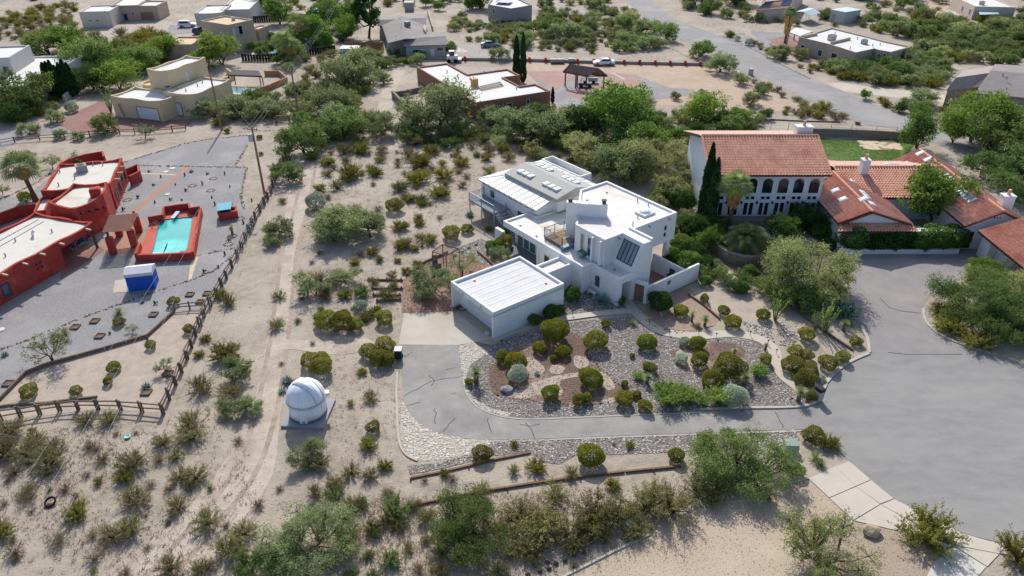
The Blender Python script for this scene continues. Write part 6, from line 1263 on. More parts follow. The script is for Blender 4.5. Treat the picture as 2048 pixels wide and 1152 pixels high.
# bottom left scrub
many('creo', '10 930 70 55 928 64 100 948 78 268 950 74 328 900 46 385 892 62 352 926 36 360 968 44 392 972 56 270 1024 66 357 1034 58 225 1090 60 268 1078 62 415 1064 62 490 1084 62 455 1126 74 340 1156 62 400 1156 44 220 856 46 172 856 42 385 868 62 400 796 62 462 806 60 20 884 62 70 900 50 455 620 40 558 604 30 554 664 36 703 815 21 742 808 37 640 942 52 702 958 40 740 966 40 672 978 44 705 1024 42 725 1026 32 777 998 29 773 1054 42 800 1060 36 1027 952 31 1145 962 38 1110 1014 62')
many('dry', '205 932 42 302 978 26 252 1156 32 110 905 46 30 960 50 180 905 34 563 733 15 692 628 16 1228 893 13 640 575 50 60 1010 44 130 990 36 120 1100 50 30 1120 50 190 1130 40 520 1120 40 560 985 22 850 968 19 1160 745 10 905 968 28')
many('shrub', '155 1046 54 5 1084 54 250 970 42 452 730 62 412 688 25 398 718 25 723 753 23 738 905 42 770 943 34 1071 948 42 1225 984 34 890 958 27 1406 894 36 700 370 54 720 316 42 752 358 33 835 376 50 888 366 44 878 404 44 820 408 26 845 416 22 800 468 35 840 456 23 860 493 35 803 505 36 828 506 21 745 515 29 758 528 21 795 528 17 710 534 23 812 550 21 835 538 25 835 563 23 925 340 36 838 344 52 655 338 32 640 388 26 978 466 19 690 604 31 752 634 29 730 648 26 443 602 30 1030 897 21 1259 898 23 1660 905 42')
many('bush', '655 660 44 688 666 47 712 662 30 770 653 34 620 738 36 645 733 30 645 754 44 772 710 39 738 718 34 760 735 40 775 735 32 748 866 27 902 483 34 935 468 23 790 428 33 1420 780 44 1455 762 60 1530 733 26 1625 890 42 1590 954 31 965 923 34 1611 686 33 1590 716 29 1612 722 26 1655 744 39 1683 729 29 1582 749 41 1617 756 36 1607 779 43 1620 804 26 1710 694 26 1010 500 34 62 798 33 348 614 23 155 792 23 240 653 22 303 700 20 380 668 21')
many('ball', '1108 690 55 1078 709 29 1125 716 29 1107 724 15 1033 744 42 1005 727 30 1190 702 42 1292 703 39 1211 658 18 1181 778 46 1100 804 36 1158 815 28 1173 808 23 1247 814 36 1273 798 21 1249 776 16 1290 824 26 1394 704 34 1397 737 34 1298 748 25 1264 717 12 1360 635 27 1407 608 19 1447 633 23 1465 660 33 1525 643 26 1181 935 53 1351 926 33 938 773 19 230 747 27 218 772 20 455 268 12 520 280 11 553 282 10 523 312 8 556 308 8 53 408 24')
pl('darkbush', 1318, 628, 46, label='dark green rounded shrub beside the courtyard wall')
many('sage', '1035 766 36 1367 694 21 1468 815 44 1640 764 19 1259 1068 31 1362 729 24 145 228 26 722 624 26 632 424 40')
many('feather', '1335 820 56 1377 816 47 1435 818 52 1325 794 36 1275 764 26 1405 816 32 1515 760 36 1590 760 24 1360 800 40')
many('teal', '1690 648 52 1668 640 40')
many('ocot', '1550 645 34 1648 670 46 1630 664 30 222 228 28 545 350 13 250 236 20')
many('yucca', '1294 770 23 1340 780 19 1383 645 19 1409 655 21 1488 775 27 1468 712 17 1530 704 15 953 770 34 1596 806 30 465 470 17 1686 664 22 1185 580 24')
many('yuclow', '1396 660 21 1630 930 42 1640 940 32 238 634 26 130 676 30 458 484 15 1700 655 18 1265 655 24 100 985 20')
many('agave', '1204 618 44 1074 755 19 576 776 34 565 792 24 293 784 27 285 610 16 10 718 22 383 348 13 722 545 12 1380 560 18 940 440 26')
many('creo', '1075 1092 112 1195 1068 112 1290 1040 84 1340 1052 112 1395 1008 84 1000 1090 74', 1.0); many('creo', '1040 1060 84 1140 1096 84 1240 1058 84 1275 1080 64 1425 1015 64 1310 1020 74 1060 1120 60 960 1000 50'); many('shrub', '1180 1075 60 1320 1030 60 1090 1075 60 1850 1104 108 2036 1146 96')
pl('mesgB', 1472, 1010, 216, .70, label='wide spreading green tree over the rock strip beside the driveway mouth'); many('mesgB', '925 1122 186', .9); many('mesg', ' 610 334 102 575 380 74 690 300 96'); many('mesq', '480 770 68 500 838 56 470 840 62 612 940 84 632 606 62 560 486 62 545 500 44 685 500 116 670 505 92 735 480 74 690 580 58 870 602 94 1000 528 44 660 260 112 700 210 132 765 290 82 680 285 100 880 295 174 1060 310 114 830 290 90')
pl('paloB', 1640, 1160, 215, label='yellow-green mesquite tree on the tan gravel forecourt'); pl('mesqB', 620, 1156, 190, label='wide-branched mesquite tree with bare limbs on the open sand'); many('mesg', '560 1160 84 500 1160 70')
many('airy', '740 478 70 615 594 74 925 550 72 105 726 90 265 668 27 335 748 48 290 278 42 105 340 44 5 392 36 60 330 40 160 335 40 1540 1000 30 845 605 60 655 480 80')
pl('paleB', 1605, 622, 190, 1.0, label='big pale green mesquite tree overhanging the villa drive'); many('pale', '1655 632 100 1570 560 90'); many('mesg', '1600 640 90'); many('mesgB', '1940 676 180 2022 716 165 1995 630 150', .85); many('paleB', '2060 660 150 1300 385 146'); many('pale', '1250 372 90 1185 360 112 1340 420 86 1150 330 80', 1.0); many('shrub', '1900 680 66 1960 712 70 1880 640 50')
many('dark', '1195 270 100 1290 284 80 1420 490 80 1610 486 92 1350 330 84 1395 525 46 1345 540 46', 1.0); many('dense', '1235 310 152 1560 502 78 1350 320 70 1425 510 60'); many('lime', '1405 262 100 1485 266 70', .8); many('lime', '1960 566 62')
pl('lime', 1866, 480, 150, 1.15, label='bright green tree standing in front of the villa courtyard'); pl('round', 1832, 306, 82, 1.0, label='tall rounded leafy tree beside the villa lawn'); many('lime', '1940 315 150 1905 300 70'); many('mesg', '1995 360 176 2050 400 140 2020 425 96 1960 380 100 2070 330 140'); pl('mesq', 1265, 240, 90, .75); many('mesq', '2040 290 90')
for px in (1700, 1725, 1750, 1778, 1806, 1836, 1868, 1900): pl('darkbush' if px % 4 else 'greenbush', px, 508, 62, .75 + .2 * (px % 3) / 3)
for px, py in ((1435, 500), (1560, 512), (1590, 525), (1410, 545), (1380, 480), (1360, 505), (1375, 545), (1640, 480), (1655, 500)): pl(rgp.choice(['darkbush', 'greenbush', 'darkbush']), px, py, rgp.uniform(34, 52), rgp.uniform(.6, .9))
for px, py, w in ((1142, 606, 34), (1100, 642, 34), (1068, 652, 26), (1120, 628, 20), (1240, 612, 22), (1010, 478, 22), (985, 505, 26), (1340, 520, 30), (1345, 565, 22), (1410, 575, 24), (1480, 590, 30), (1500, 560, 30)): pl('greenbush', px, py, w, .9)
for px, py, ht in ((1403, 452, 10.5), (1416, 458, 9.0)): pl('cyp', px, py, 1.5, ht / 8 / (1.5 / 1.1), label=None, world=G(px, py))
for k, (px, py) in enumerate(((104, 190), (112, 193), (120, 195), (128, 196), (136, 195), (144, 193), (151, 190))): pl('cyp', px, py, 1.5, (6.0 + .4 * (k % 3)) / 8 / (1.5 / 1.1), world=G(px, py))
for px, py in ((199, 126), (206, 128), (212, 130)): pl('cyp', px, py, 1.3, 5.5 / 8 / (1.3 / 1.1), world=G(px, py))
for px, py, ht in ((1033, 160, 8.6), (1046, 166, 9.6), (1105, 206, 3.0)): pl('cyp', px, py, 1.25 if ht > 4 else .7, ht / 8 / ((1.25 if ht > 4 else .7) / 1.1), world=G(px, py))
many('mesg', '1425 566 60 1475 590 70 1545 612 80 1400 500 60', .8); many('dark', '1372 470 56 1362 520 48', .7)
# trees on the upper left
many('lime', '130 126 96 240 196 96 262 165 80', .8); many('mesg', '180 168 114 60 252 130 215 280 62 100 130 90 290 160 80'); many('dark', '190 200 90 30 262 70 640 75 60'); many('lime', '330 130 66 445 148 96 415 150 60 692 90 64 622 100 72 300 140 60'); many('mesq', '430 258 90 482 262 104 542 252 80 398 242 58', .75); many('mesq', '60 282 48 120 285 34 160 286 28'); many('dense', '655 75 84 700 60 60 560 60 60 520 35 60 900 118 36 960 30 70')
pl('conifer', 738, 82, 62, 1.0, label='tall dark conifer beside the shingle house'); many('dark', '1390 30 80 1720 12 60')
many('dark', '1160 300 96 1215 345 90'); many('mesq', '1235 385 110 1020 290 90 1120 300 90 985 268 70'); many('dense', '1295 335 92'); many('pale', '1375 392 90')
for px, py, w in ((1050, 100, 60), (1135, 100, 90), (1100, 80, 70), (1290, 80, 70), (1330, 95, 80), (1300, 108, 60), (1000, 132, 60), (1255, 60, 60), (1180, 70, 60), (1240, 112, 46), (1400, 128, 70), (1440, 160, 80), (1480, 178, 50), (1520, 200, 50), (1500, 222, 60), (1350, 205, 34), (1470, 30, 110), (1560, 130, 60), (1420, 40, 60), (1600, 122, 40)): pl(rgp.choice(['mesq', 'mesq', 'pale', 'mesg']), px, py, w * .8)
# fan palms and the date palm
def palm(px, py, H, label, crown=2.0, fan=True, skirt=1.6, nf=46, lean=0.0, r=.28, name='fan_palm'):
    b = G(px, py); t = thing(name, label, 'palm', b); tm, live, dead = palm_parts(int(px), H, crown, fan, skirt, nf, lean, r)
    link('trunk', tm, palm_bark, t); link('fronds', live, L_palm, t)
    if dead: link('dead_frond_skirt', dead, L_palmd, t)
    return t
palm(72, 402, 4.6, 'single fan palm with a golden skirt behind the red house', 2.9, nf=64, skirt=.9, lean=-.5, r=.32)
palm(1455, 468, 6.3, 'fan palm with a brown skirt in front of the arched windows', 2.3, nf=60, skirt=2.4, r=.28)
palm(1486, 506, 1.9, 'spreading feather palm in the villa garden', 3.6, False, 0, 64, r=.42, name='feather_palm')
palm(1567, 100, 8.2, 'tall skirted fan palm beside the stucco house', 1.7, skirt=4.2, r=.34)
palm(572, 122, 4.2, 'bushy fan palm beside the kidney-shaped pool', 3.0, skirt=2.2, nf=60, r=.4)
palm(588, 124, 3.4, 'shorter fan palm crowded beside the kidney-shaped pool', 2.6, skirt=1.6, nf=50, r=.4)
palm(602, 92, 5.0, 'pale fan palm behind the bushy palm by the far pool', 3.4, skirt=1.2, nf=56, r=.35)
palm(1402, 215, 2.2, 'low feather palm beyond the villa roof', 2.4, False, 0, 36, r=.3, name='feather_palm')
# ---------------------------------------------------------------- wild scatter beyond the traced plants
EXC = [GP(p) for p in (lot, mul, [(770, 200), (850, 120), (1060, 130), (1120, 200), (960, 260), (800, 260)], [(740, 110), (750, 20), (905, 30), (910, 112)], [(1570, 110), (1600, 45), (1840, 80), (1800, 130), (1700, 140)], [(1880, 220), (1890, 130), (2100, 130), (2100, 240)], [(215, 270), (215, 185), (300, 130), (420, 100), (460, 160), (520, 195), (400, 260)], [(-100, 230), (-100, 80), (60, 80), (170, 105), (60, 215)], [(150, 70), (150, 5), (340, -20), (330, 45)], [(330, 110), (385, 20), (540, 0), (540, 95), (420, 110)], [(1660, 50), (1660, 10), (1725, 10), (1725, 50)], [(1580, 45), (1500, 30), (1500, -20), (1620, -20), (1645, 40)], [(1880, 45), (1890, -20), (2040, -20), (2030, 45)], [(965, 45), (970, -20), (1080, -20), (1075, 45)], [(1040, 120), (1430, 125), (1600, 215), (1500, 225), (1180, 230), (1090, 200)], [(675, 112), (675, 88), (775, 85), (775, 105)], [(440, 130), (530, 120), (580, 165), (520, 200), (450, 195)])]
EXC.append(ribbon(smooth(GP([(622, 320), (606, 400), (580, 500), (568, 600), (552, 720), (528, 840), (486, 950), (400, 1060), (310, 1165)]), 4), 3.0)); EXC.append(ribbon(smooth(GP([(790, 300), (772, 240), (775, 190), (800, 140)]), 4), 3.4)); EXC.append([v for v in smooth(GP(road_l), 3) + smooth(GP(road_r), 3)[::-1]]); PTS = []
def scatter(poly, n, kinds, wmin, wmax, mind, seed):
    P = GP(poly); xs = [p.x for p in P]; ys = [p.y for p in P]; rr = random.Random(seed); k = 0; tries = 0
    while k < n and tries < n * 30:
        tries += 1; x, y = rr.uniform(min(xs), max(xs)), rr.uniform(min(ys), max(ys))
        if not inside((x, y), P) or any(inside((x, y), e) for e in EXC): continue
        if any((x - a) ** 2 + (y - b) ** 2 < mind * mind for a, b in PTS): continue
        PTS.append((x, y)); dep = y * CP + CAMH * SP; px = 1024 + FPX * x / dep; py = 576 - FPX * (y * SP - CAMH * CP) / dep
        if not (-70 < px < 2120 and -34 < py < 1200): continue
        w = rr.uniform(wmin, wmax) * (.8 + .5 * rr.random()); kd = rr.choice(kinds); w *= 1.35 if kd in ('mesq', 'mesg', 'pale', 'dense') else 1
        pl(kd, px, py, w, rr.uniform(.85, 1.15), world=Vector((x, y, 0))); k += 1
scatter([(-320, -60), (0, 30), (150, 5), (160, 60), (60, 85), (-300, 90)], 150, ['creo', 'creo', 'shrub', 'dry'], 1.4, 3.2, 2.2, 1)
scatter([(0, 75), (150, 68), (320, 72), (340, 90), (330, 118), (230, 120), (60, 95)], 34, ['creo', 'shrub', 'shrub', 'creo'], 2.6, 4.6, 2.4, 2)
scatter([(30, -50), (400, -50), (400, 2), (250, -8), (60, 2)], 36, ['creo', 'mesq', 'shrub'], 2.5, 4.0, 3, 3)
scatter([(500, -60), (960, -60), (960, 30), (870, 25), (760, 20), (500, 40)], 80, ['creo', 'mesq', 'shrub', 'mesg', 'dense'], 2.2, 3.8, 2.8, 4)
scatter([(860, 30), (970, 40), (1260, 20), (1330, 95), (1240, 112), (1060, 100), (900, 78)], 120, ['creo', 'mesq', 'shrub', 'dry', 'mesq'], 1.6, 3.2, 2.2, 5)
scatter([(1060, -60), (1180, -50), (1250, 15), (1080, 25)], 26, ['creo', 'mesq', 'shrub'], 2.4, 3.6, 3, 6)
scatter([(1330, -60), (2300, -60), (2300, 30), (2000, 45), (1800, 60), (1500, 55), (1350, 25)], 150, ['creo', 'mesq', 'mesg', 'leafy', 'creo'], 1.9, 3.8, 2.6, 7)
scatter([(1720, 40), (2300, 30), (2300, 135), (1960, 140), (1900, 165), (1840, 95), (1720, 60)], 110, ['mesq', 'mesg', 'pale', 'leafy', 'shrub'], 2.2, 4.0, 2.4, 8)
scatter([(1650, 128), (1830, 108), (1900, 140), (1890, 178), (1760, 172), (1680, 160)], 60, ['mesq', 'pale', 'mesg', 'mesq', 'shrub'], 2.2, 3.6, 2.4, 9)
scatter([(1430, 62), (1580, 105), (1660, 140), (1700, 165), (1640, 155), (1530, 108)], 18, ['creo', 'shrub', 'sage'], 1.2, 2.4, 2.0, 10)
scatter([(1700, 195), (1900, 215), (2200, 225), (2300, 270), (1960, 252), (1800, 225)], 26, ['mesq', 'creo', 'shrub', 'dark', 'lime'], 1.8, 3.4, 2.6, 11)
scatter([(1480, 155), (1540, 175), (1720, 250), (1600, 238), (1520, 225), (1590, 215)], 22, ['creo', 'shrub', 'dry'], 1.2, 2.6, 1.8, 12)
scatter([(560, 130), (760, 100), (840, 120), (820, 200), (790, 260), (730, 290), (600, 235)], 42, ['mesq', 'creo', 'shrub', 'mesq', 'mesg'], 1.8, 3.2, 2.4, 13)
scatter([(640, 110), (840, 105), (860, 130), (700, 140)], 20, ['mesq', 'shrub', 'creo', 'mesq'], 1.6, 3.0, 2.0, 14)
scatter([(610, 300), (1000, 262), (1100, 270), (1010, 330), (930, 380), (760, 340), (640, 420)], 40, ['creo', 'dry', 'shrub', 'creo'], 1.0, 2.6, 2.4, 15)
scatter([(940, 230), (1130, 225), (1220, 300), (1180, 350), (1080, 320), (980, 300)], 34, ['mesq', 'creo', 'shrub', 'pale', 'creo'], 1.6, 3.0, 2.2, 16)
scatter([(1330, 205), (1380, 215), (1540, 235), (1500, 262), (1350, 250)], 12, ['mesq', 'shrub', 'creo'], 1.6, 2.8, 2.2, 17)
scatter([(-150, 870), (300, 850), (540, 880), (560, 1165), (-150, 1165)], 44, ['dry', 'creo', 'dry'], .5, 1.2, 1.4, 18)
scatter([(560, 400), (650, 400), (640, 700), (560, 700)], 12, ['dry', 'creo'], .6, 1.2, 2, 19)
scatter([(480, 200), (600, 180), (600, 236), (420, 262)], 14, ['mesq', 'shrub', 'mesg'], 1.6, 2.8, 2, 20)
scatter([(-120, 215), (110, 205), (120, 250), (-120, 270)], 12, ['mesq', 'shrub', 'darkbush'], 1.8, 3.2, 2, 21)
scatter([(470, 95), (690, 45), (720, 90), (600, 125), (560, 130)], 34, ['greenbush', 'dense', 'darkbush', 'lime', 'mesg'], 1.8, 3.0, 2.0, 22)
scatter([(1300, 390), (1390, 400), (1400, 470), (1340, 480)], 8, ['pale', 'darkbush', 'greenbush'], 1.6, 2.6, 1.4, 23)
scatter([(820, 1010), (1290, 1060), (1150, 1140), (860, 1160)], 22, ['dry', 'creo', 'creo'], .9, 1.9, 1.3, 24)
scatter([(1760, 60), (2120, 40), (2120, 140), (1960, 140), (1880, 120), (1830, 92)], 70, ['mesg', 'leafy', 'dark', 'leafy', 'mesg'], 2.2, 3.8, 1.8, 31)
scatter([(1640, 130), (1830, 112), (1890, 140), (1880, 172), (1760, 168), (1690, 155)], 40, ['mesg', 'leafy', 'leafy', 'mesg'], 1.8, 3.2, 1.5, 32)
scatter([(800, 230), (1010, 225), (1140, 240), (1180, 300), (1060, 300), (960, 290), (820, 300)], 36, ['leafy', 'creo', 'mesg', 'leafy'], 1.6, 3.0, 1.5, 33)
scatter([(570, 180), (720, 150), (800, 300), (640, 320), (590, 250)], 26, ['leafy', 'mesg', 'creo'], 1.6, 3.0, 1.6, 34)
scatter([(880, 45), (1240, 20), (1340, 95), (1240, 112), (1060, 100)], 50, ['mesg', 'leafy', 'creo', 'leafy'], 1.6, 3.2, 1.8, 35)
scatter([(60, 100), (230, 90), (380, 90), (330, 140), (160, 140)], 26, ['mesg', 'leafy', 'dark', 'mesg'], 2.4, 4.2, 2.0, 36)
scatter([(1180, 235), (1380, 222), (1560, 240), (1500, 266), (1300, 268)], 18, ['mesg', 'leafy', 'dark', 'mesq'], 1.8, 3.4, 1.8, 37)
scatter([(640, 300), (980, 270), (960, 400), (840, 500), (740, 540), (640, 520)], 34, ['creo', 'dry', 'leafy', 'dry'], .8, 2.0, 1.6, 41)
scatter([(600, 980), (830, 1010), (860, 1160), (560, 1160)], 22, ['creo', 'dry', 'leafy'], .8, 1.9, 1.3, 42)
scatter([(640, 540), (800, 540), (790, 640), (640, 690)], 14, ['creo', 'leafy', 'dry'], .8, 1.8, 1.5, 43)
# ================================================================ fences, poles, stones and small things
def rail_fence(label, px, step=2.0, h=1.15, double=True):
    P = GP(px); t = thing('rail_fence', label, 'fence', P[0]); rr = random.Random(len(px) * 7 + int(px[0][0])); Q = [P[0]]
    for i in range(len(P) - 1):
        n = max(1, round((P[i + 1] - P[i]).length / step)); Q += [P[i].lerp(P[i + 1], (k + 1) / n) for k in range(n)]
    wm = (darkw, M('grey_rail', (124, 110, 96), .95, .25, 4, .5))
    for i, p in enumerate(Q):
        z = rr.uniform(.92, 1.1) * h; MB().box((p.x, p.y, -.02), (.15, .14, z), rr.uniform(0, 1)).build('post', darkw, t)
        if double: MB().box((p.x + rr.uniform(.16, .24), p.y + rr.uniform(-.1, .1), -.02), (.13, .12, z * .92), rr.uniform(0, 1)).build('post', darkw, t)
        if i < len(Q) - 1:
            q = Q[i + 1]
            for z in (.42, .82): MB().bar(p + Vector((rr.uniform(-.1, .1), 0, (z + rr.uniform(-.05, .05)) * h)), q + Vector((rr.uniform(-.1, .1), 0, (z + rr.uniform(-.05, .05)) * h)), .09, .10).build('rail', wm[rr.random() < .4], t)
    return t
rail_fence('weathered split-rail fence along the near edge of the sand yard', [(-60, 846), (0, 841), (40, 835), (78, 829), (118, 823), (155, 820), (195, 820), (240, 820), (325, 827)], 1.7)
rail_fence('long weathered split-rail fence climbing beside the dirt track', [(325, 827), (350, 771), (373, 719), (391, 672), (406, 634), (432, 592), (452, 557), (474, 516), (490, 480), (510, 440), (528, 410), (541, 387), (556, 343), (571, 317), (590, 273), (605, 243)], 1.9)
rail_fence('split-rail fence along the lane below the pueblo house', [(-60, 300), (0, 290), (30, 285), (80, 281), (130, 278), (180, 273), (240, 269), (300, 267), (345, 263), (372, 260)], 2.6, 1.0, False)
rail_fence('short split-rail fence joining the pole by the wild strip', [(552, 247), (605, 243)], 2.4, 1.1)
rail_fence('short run of rails beside the yard corner', [(350, 621), (380, 618), (411, 617)], 2.2, .9, False)
def timber_edge(label, px, h=.24, posts=True, mat=None, w=.16):
    P = GP(px); t = thing('timber_edging', label, 'edging', P[0]); Q = [P[0]]
    for i in range(len(P) - 1):
        n = max(1, round((P[i + 1] - P[i]).length / 2.4)); Q += [P[i].lerp(P[i + 1], (k + 1) / n) for k in range(n)]
    for i in range(len(Q) - 1):
        MB().bar(Q[i] + Vector((0, 0, h / 2)), Q[i].lerp(Q[i + 1], .985) + Vector((0, 0, h / 2 + .01)), w, h).build('log', mat or darkw, t)
        if posts and i % 2 == 0: MB().box((Q[i].x, Q[i].y - w, 0), (.12, .12, h * 1.7)).build('stake', mat or darkw, t)
brownlog = M('brown_log', (122, 98, 78), .95, .2, 4, .4)
timber_edge('log edging between the gravel yard and the raked sand', [(-40, 838), (0, 802), (53, 748), (100, 730), (210, 699), (295, 674), (350, 624)], .34, False)
timber_edge('curved log border inside the near rail fence', [(-40, 820), (20, 812), (90, 808), (150, 800), (196, 795)], .2, False)
timber_edge('long brown timber edging on the slope below the rock strip', [(798, 1021), (850, 1007), (960, 985), (1068, 968), (1160, 955), (1250, 945), (1362, 934)], .18, True, brownlog)
timber_edge('brown timber edging holding the grey rock strip', [(822, 957), (890, 944), (985, 921), (1062, 906)], .14, True, brownlog)
timber_edge('dark timber edging beside the pink planting bed', [(1376, 590), (1408, 612), (1440, 640)], .24, False)
timber_edge('dark timber edging in the corner by the villa drive', [(1575, 612), (1630, 650), (1660, 672), (1706, 702)], .24, True)
timber_edge('brown timber edging round the mulch behind the garage', [(812, 552), (850, 526), (896, 506)], .3, False, brownlog)
timber_edge('brown timber edging beside the river rock bed', [(955, 505), (978, 524), (990, 536)], .3, False, brownlog)
timber_edge('log border along the villa back lane', [(1540, 240), (1600, 243), (1680, 245)], .2, False)
for k, (a, b) in enumerate((((735, 561), (806, 562)), ((742, 578), (806, 579)), ((745, 592), (803, 592)), ((752, 604), (803, 600)))):
    P = GP([a, b]); t = thing('step_rail', 'low log riser with short posts on the sandy steps left of the garage', 'step', P[0], 'log risers of the sandy steps')
    MB().bar(P[0] + Vector((0, 0, .14)), P[1] + Vector((0, 0, .14)), .16, .18).build('log', brownlog, t)
    for f in (.05, .55, .95): q = P[0].lerp(P[1], f); MB().box((q.x, q.y, 0), (.14, .14, .42)).build('post', darkw, t)
# utility poles and wires
polew = M('pole_wood', (142, 112, 84), .95, .15, 3, .3)
def pole(label, px, py, H, arm=1.6, tr=False, lean=(0, 0)):
    b = G(px, py); t = thing('utility_pole', label, 'pole', b); top = b + Vector((lean[0], lean[1], H))
    MB().tube(b - Vector((0, 0, .1)), top, .17, .12, 10).build('shaft', polew, t)
    if arm: MB().bar(top + Vector((-arm / 2, .1, -.35)), top + Vector((arm / 2, -.1, -.35)), .12, .14).build('crossarm', polew, t)
    for dx in (-.7, 0, .7): x = top + Vector((dx * arm / 1.6, 0, -.28)); MB().tube(x, x + Vector((0, 0, .28)), .06, .05, 8).build('insulator', M('insulator', (196, 202, 206), .4), t)
    if tr: x = top + Vector((-.35, -.2, -1.9)); c = MB().tube(x, x + Vector((0, 0, 1.0)), .27, .27, 14).build('transformer', M('transformer_grey', (170, 178, 184), .5), t); MB().tube(x + Vector((0, 0, 1.0)), x + Vector((0, 0, 1.25)), .05, .04, 8).build('bushing', MATS['insulator'], c)
    return top
T1 = pole('utility pole beside the lane in front of the pueblo house', 444, 260, 9.2, 0); T2 = pole('utility pole with a grey transformer beside the rail fence', 530, 393, 9.7, 1.4, True); T3 = pole('utility pole at the corner of the rail fence', 598, 239, 8.7, 1.2); T4 = pole('far utility pole behind the wooded pool garden', 697, 38, 9.0, 1.4)
wire_m = M('wire', (150, 150, 150), .5, .02, 1)
def wire(label, a, b, sag=.5, r=.012):
    a = Vector(a); b = Vector(b); P = [a.lerp(b, k / 16) - Vector((0, 0, sag * 4 * (k / 16) * (1 - k / 16))) for k in range(17)]; t = MB().path(P, [r] * 17, 4).build('power_line', wire_m); tag(t, label, 'power line', 'power lines on the poles')
def beyond(a, px, py, z, k): e = G(px, py, z); return a + (e - a) * k
for i, (px, py, dx) in enumerate(((49, 1152, .7), (5, 1100, 0), (-60, 1090, -.7))):
    a = T2 + Vector((dx * .8, 0, -.05)); wire('overhead line running from the transformer pole over the scrub', a, beyond(a, px, py, 9.2, 1.35), .9)
for dx in (-.6, 0, .6): wire('overhead line between the transformer pole and the corner pole', T2 + Vector((dx, 0, -.05)), T3 + Vector((dx * .8, 0, -.05)), .35)
for dx in (-.6, 0, .6): wire('overhead line from the corner pole towards the far pole', T3 + Vector((dx * .8, 0, -.05)), T4 + Vector((dx, 0, -.05)), .9)
wire('service line from the transformer pole to the pole by the lane', T2, T1, .5)
# stones ------------------------------------------------------------------------------------------------------------
lrock = ROCK('pale_gravel_rock', [(98, 94, 91), (146, 141, 136), (182, 177, 171), (206, 201, 193)]); crock = ROCK('cobble_stone', [(164, 156, 142), (190, 183, 170), (212, 206, 194)]); brock = ROCK('field_stone', [(92, 78, 66), (140, 122, 106), (184, 170, 152)]); drock = ROCK('desert_pebble', [(112, 96, 80), (160, 142, 122), (196, 180, 160)])
bed = GP([(921, 735), (928, 775), (945, 803), (970, 820), (1010, 832), (1060, 836), (1150, 833), (1290, 827), (1400, 823), (1560, 816), (1625, 806), (1640, 790), (1610, 770), (1570, 735), (1552, 705), (1510, 682), (1440, 675), (1340, 674), (1290, 650), (1262, 632), (1130, 645), (1030, 672), (985, 690), (950, 700)])
walk_h = [ribbon(wk1, 1.1), ribbon(wk2, 1.3)]
rocks('crushed_rock', [bed], 110, .05, .19, lrock, .012, 1, holes=[smooth(GP(mul), 3, True), smooth(GP(mul2), 3, True), GP(cob_in)] + walk_h, label='pale grey crushed rock covering the front garden', cat='gravel')
rocks('crushed_rock', [GP(strip_r)], 85, .06, .2, lrock, .016, 2, label='grey crushed rock in the strip below the driveway', cat='gravel')
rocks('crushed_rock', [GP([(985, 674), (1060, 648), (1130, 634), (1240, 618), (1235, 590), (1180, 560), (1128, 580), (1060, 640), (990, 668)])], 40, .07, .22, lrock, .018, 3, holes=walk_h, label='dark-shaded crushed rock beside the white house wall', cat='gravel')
rocks('crushed_rock', [GP([(905, 500), (960, 478), (990, 485), (1010, 505), (975, 530), (930, 515)])], 45, .08, .26, lrock, .024, 4, label='river rock bed beside the patio', cat='gravel')
rocks('crushed_rock', [GP([(1560, 640), (1600, 655), (1590, 700), (1560, 690)]), GP([(1480, 640), (1540, 655), (1550, 690), (1500, 672)])], 36, .08, .26, lrock, .035, 5, holes=walk_h, label='loose crushed rock near the villa drive corner', cat='gravel')
rocks('cobbles', [GP(cob_in), GP(cob_out)], 52, .12, .26, crock, .010, 6, .3, holes=[drive_w], label='pale cobbles set along the driveway edges', cat='cobbles')
rocks('stone_border', [ribbon(smooth(GP(p), 3), .34) for p in ([(268, 318), (330, 300), (390, 283), (500, 270)], [(496, 290), (472, 330)], [(277, 331), (380, 333), (494, 335)], [(494, 336), (482, 390), (490, 420)], [(-20, 706), (0, 700), (75, 672), (165, 635), (250, 605), (330, 577), (375, 562), (430, 540), (480, 497)], [(390, 512), (440, 502), (482, 494)], [(-40, 405), (0, 398), (60, 372), (105, 345)])], 26, .16, .34, brock, .012, 7, .8, label='field stones bordering the gravel yard', cat='stones')
rocks('stone_border', [ribbon(smooth(GP(p), 3), .3) for p in ([(1176, 705), (1196, 732), (1240, 770), (1288, 800)], [(985, 785), (1020, 798), (1110, 806), (1160, 810), (1235, 803)], [(1290, 640), (1330, 662), (1380, 664), (1430, 652)], [(1440, 72), (1500, 96), (1560, 128), (1620, 158)], [(1330, 92), (1400, 125), (1480, 160)], [(560, 262), (520, 262), (440, 268)])], 24, .12, .26, brock, .03, 8, .8, label='small stones edging the planting beds and verges', cat='stones')
wild = GP([(-200, 860), (320, 840), (420, 640), (560, 420), (640, 300), (1000, 290), (940, 420), (830, 500), (800, 640), (790, 1000), (1100, 1010), (1300, 1060), (1120, 1165), (-200, 1165)])
rocks('desert_pebbles', [wild], 5.5, .03, .12, drock, .002, 9, .7, label='pebbles and crumbs of soil over the open sand', cat='pebbles')
rocks('desert_pebbles', [GP([(1120, 1165), (1295, 1068), (1615, 958), (1706, 1043), (1600, 1165)]), GP([(1706, 1043), (1905, 1095), (1850, 1165), (1600, 1165)])], 20, .03, .09, drock, .016, 10, .7, label='fine loose pebbles on the tan forecourt', cat='pebbles')
rocks('gravel_scatter', [GP(lot)], 5, .03, .10, lrock, .012, 11, .7, holes=[outer], label='loose grey stones over the gravel yard', cat='gravel')
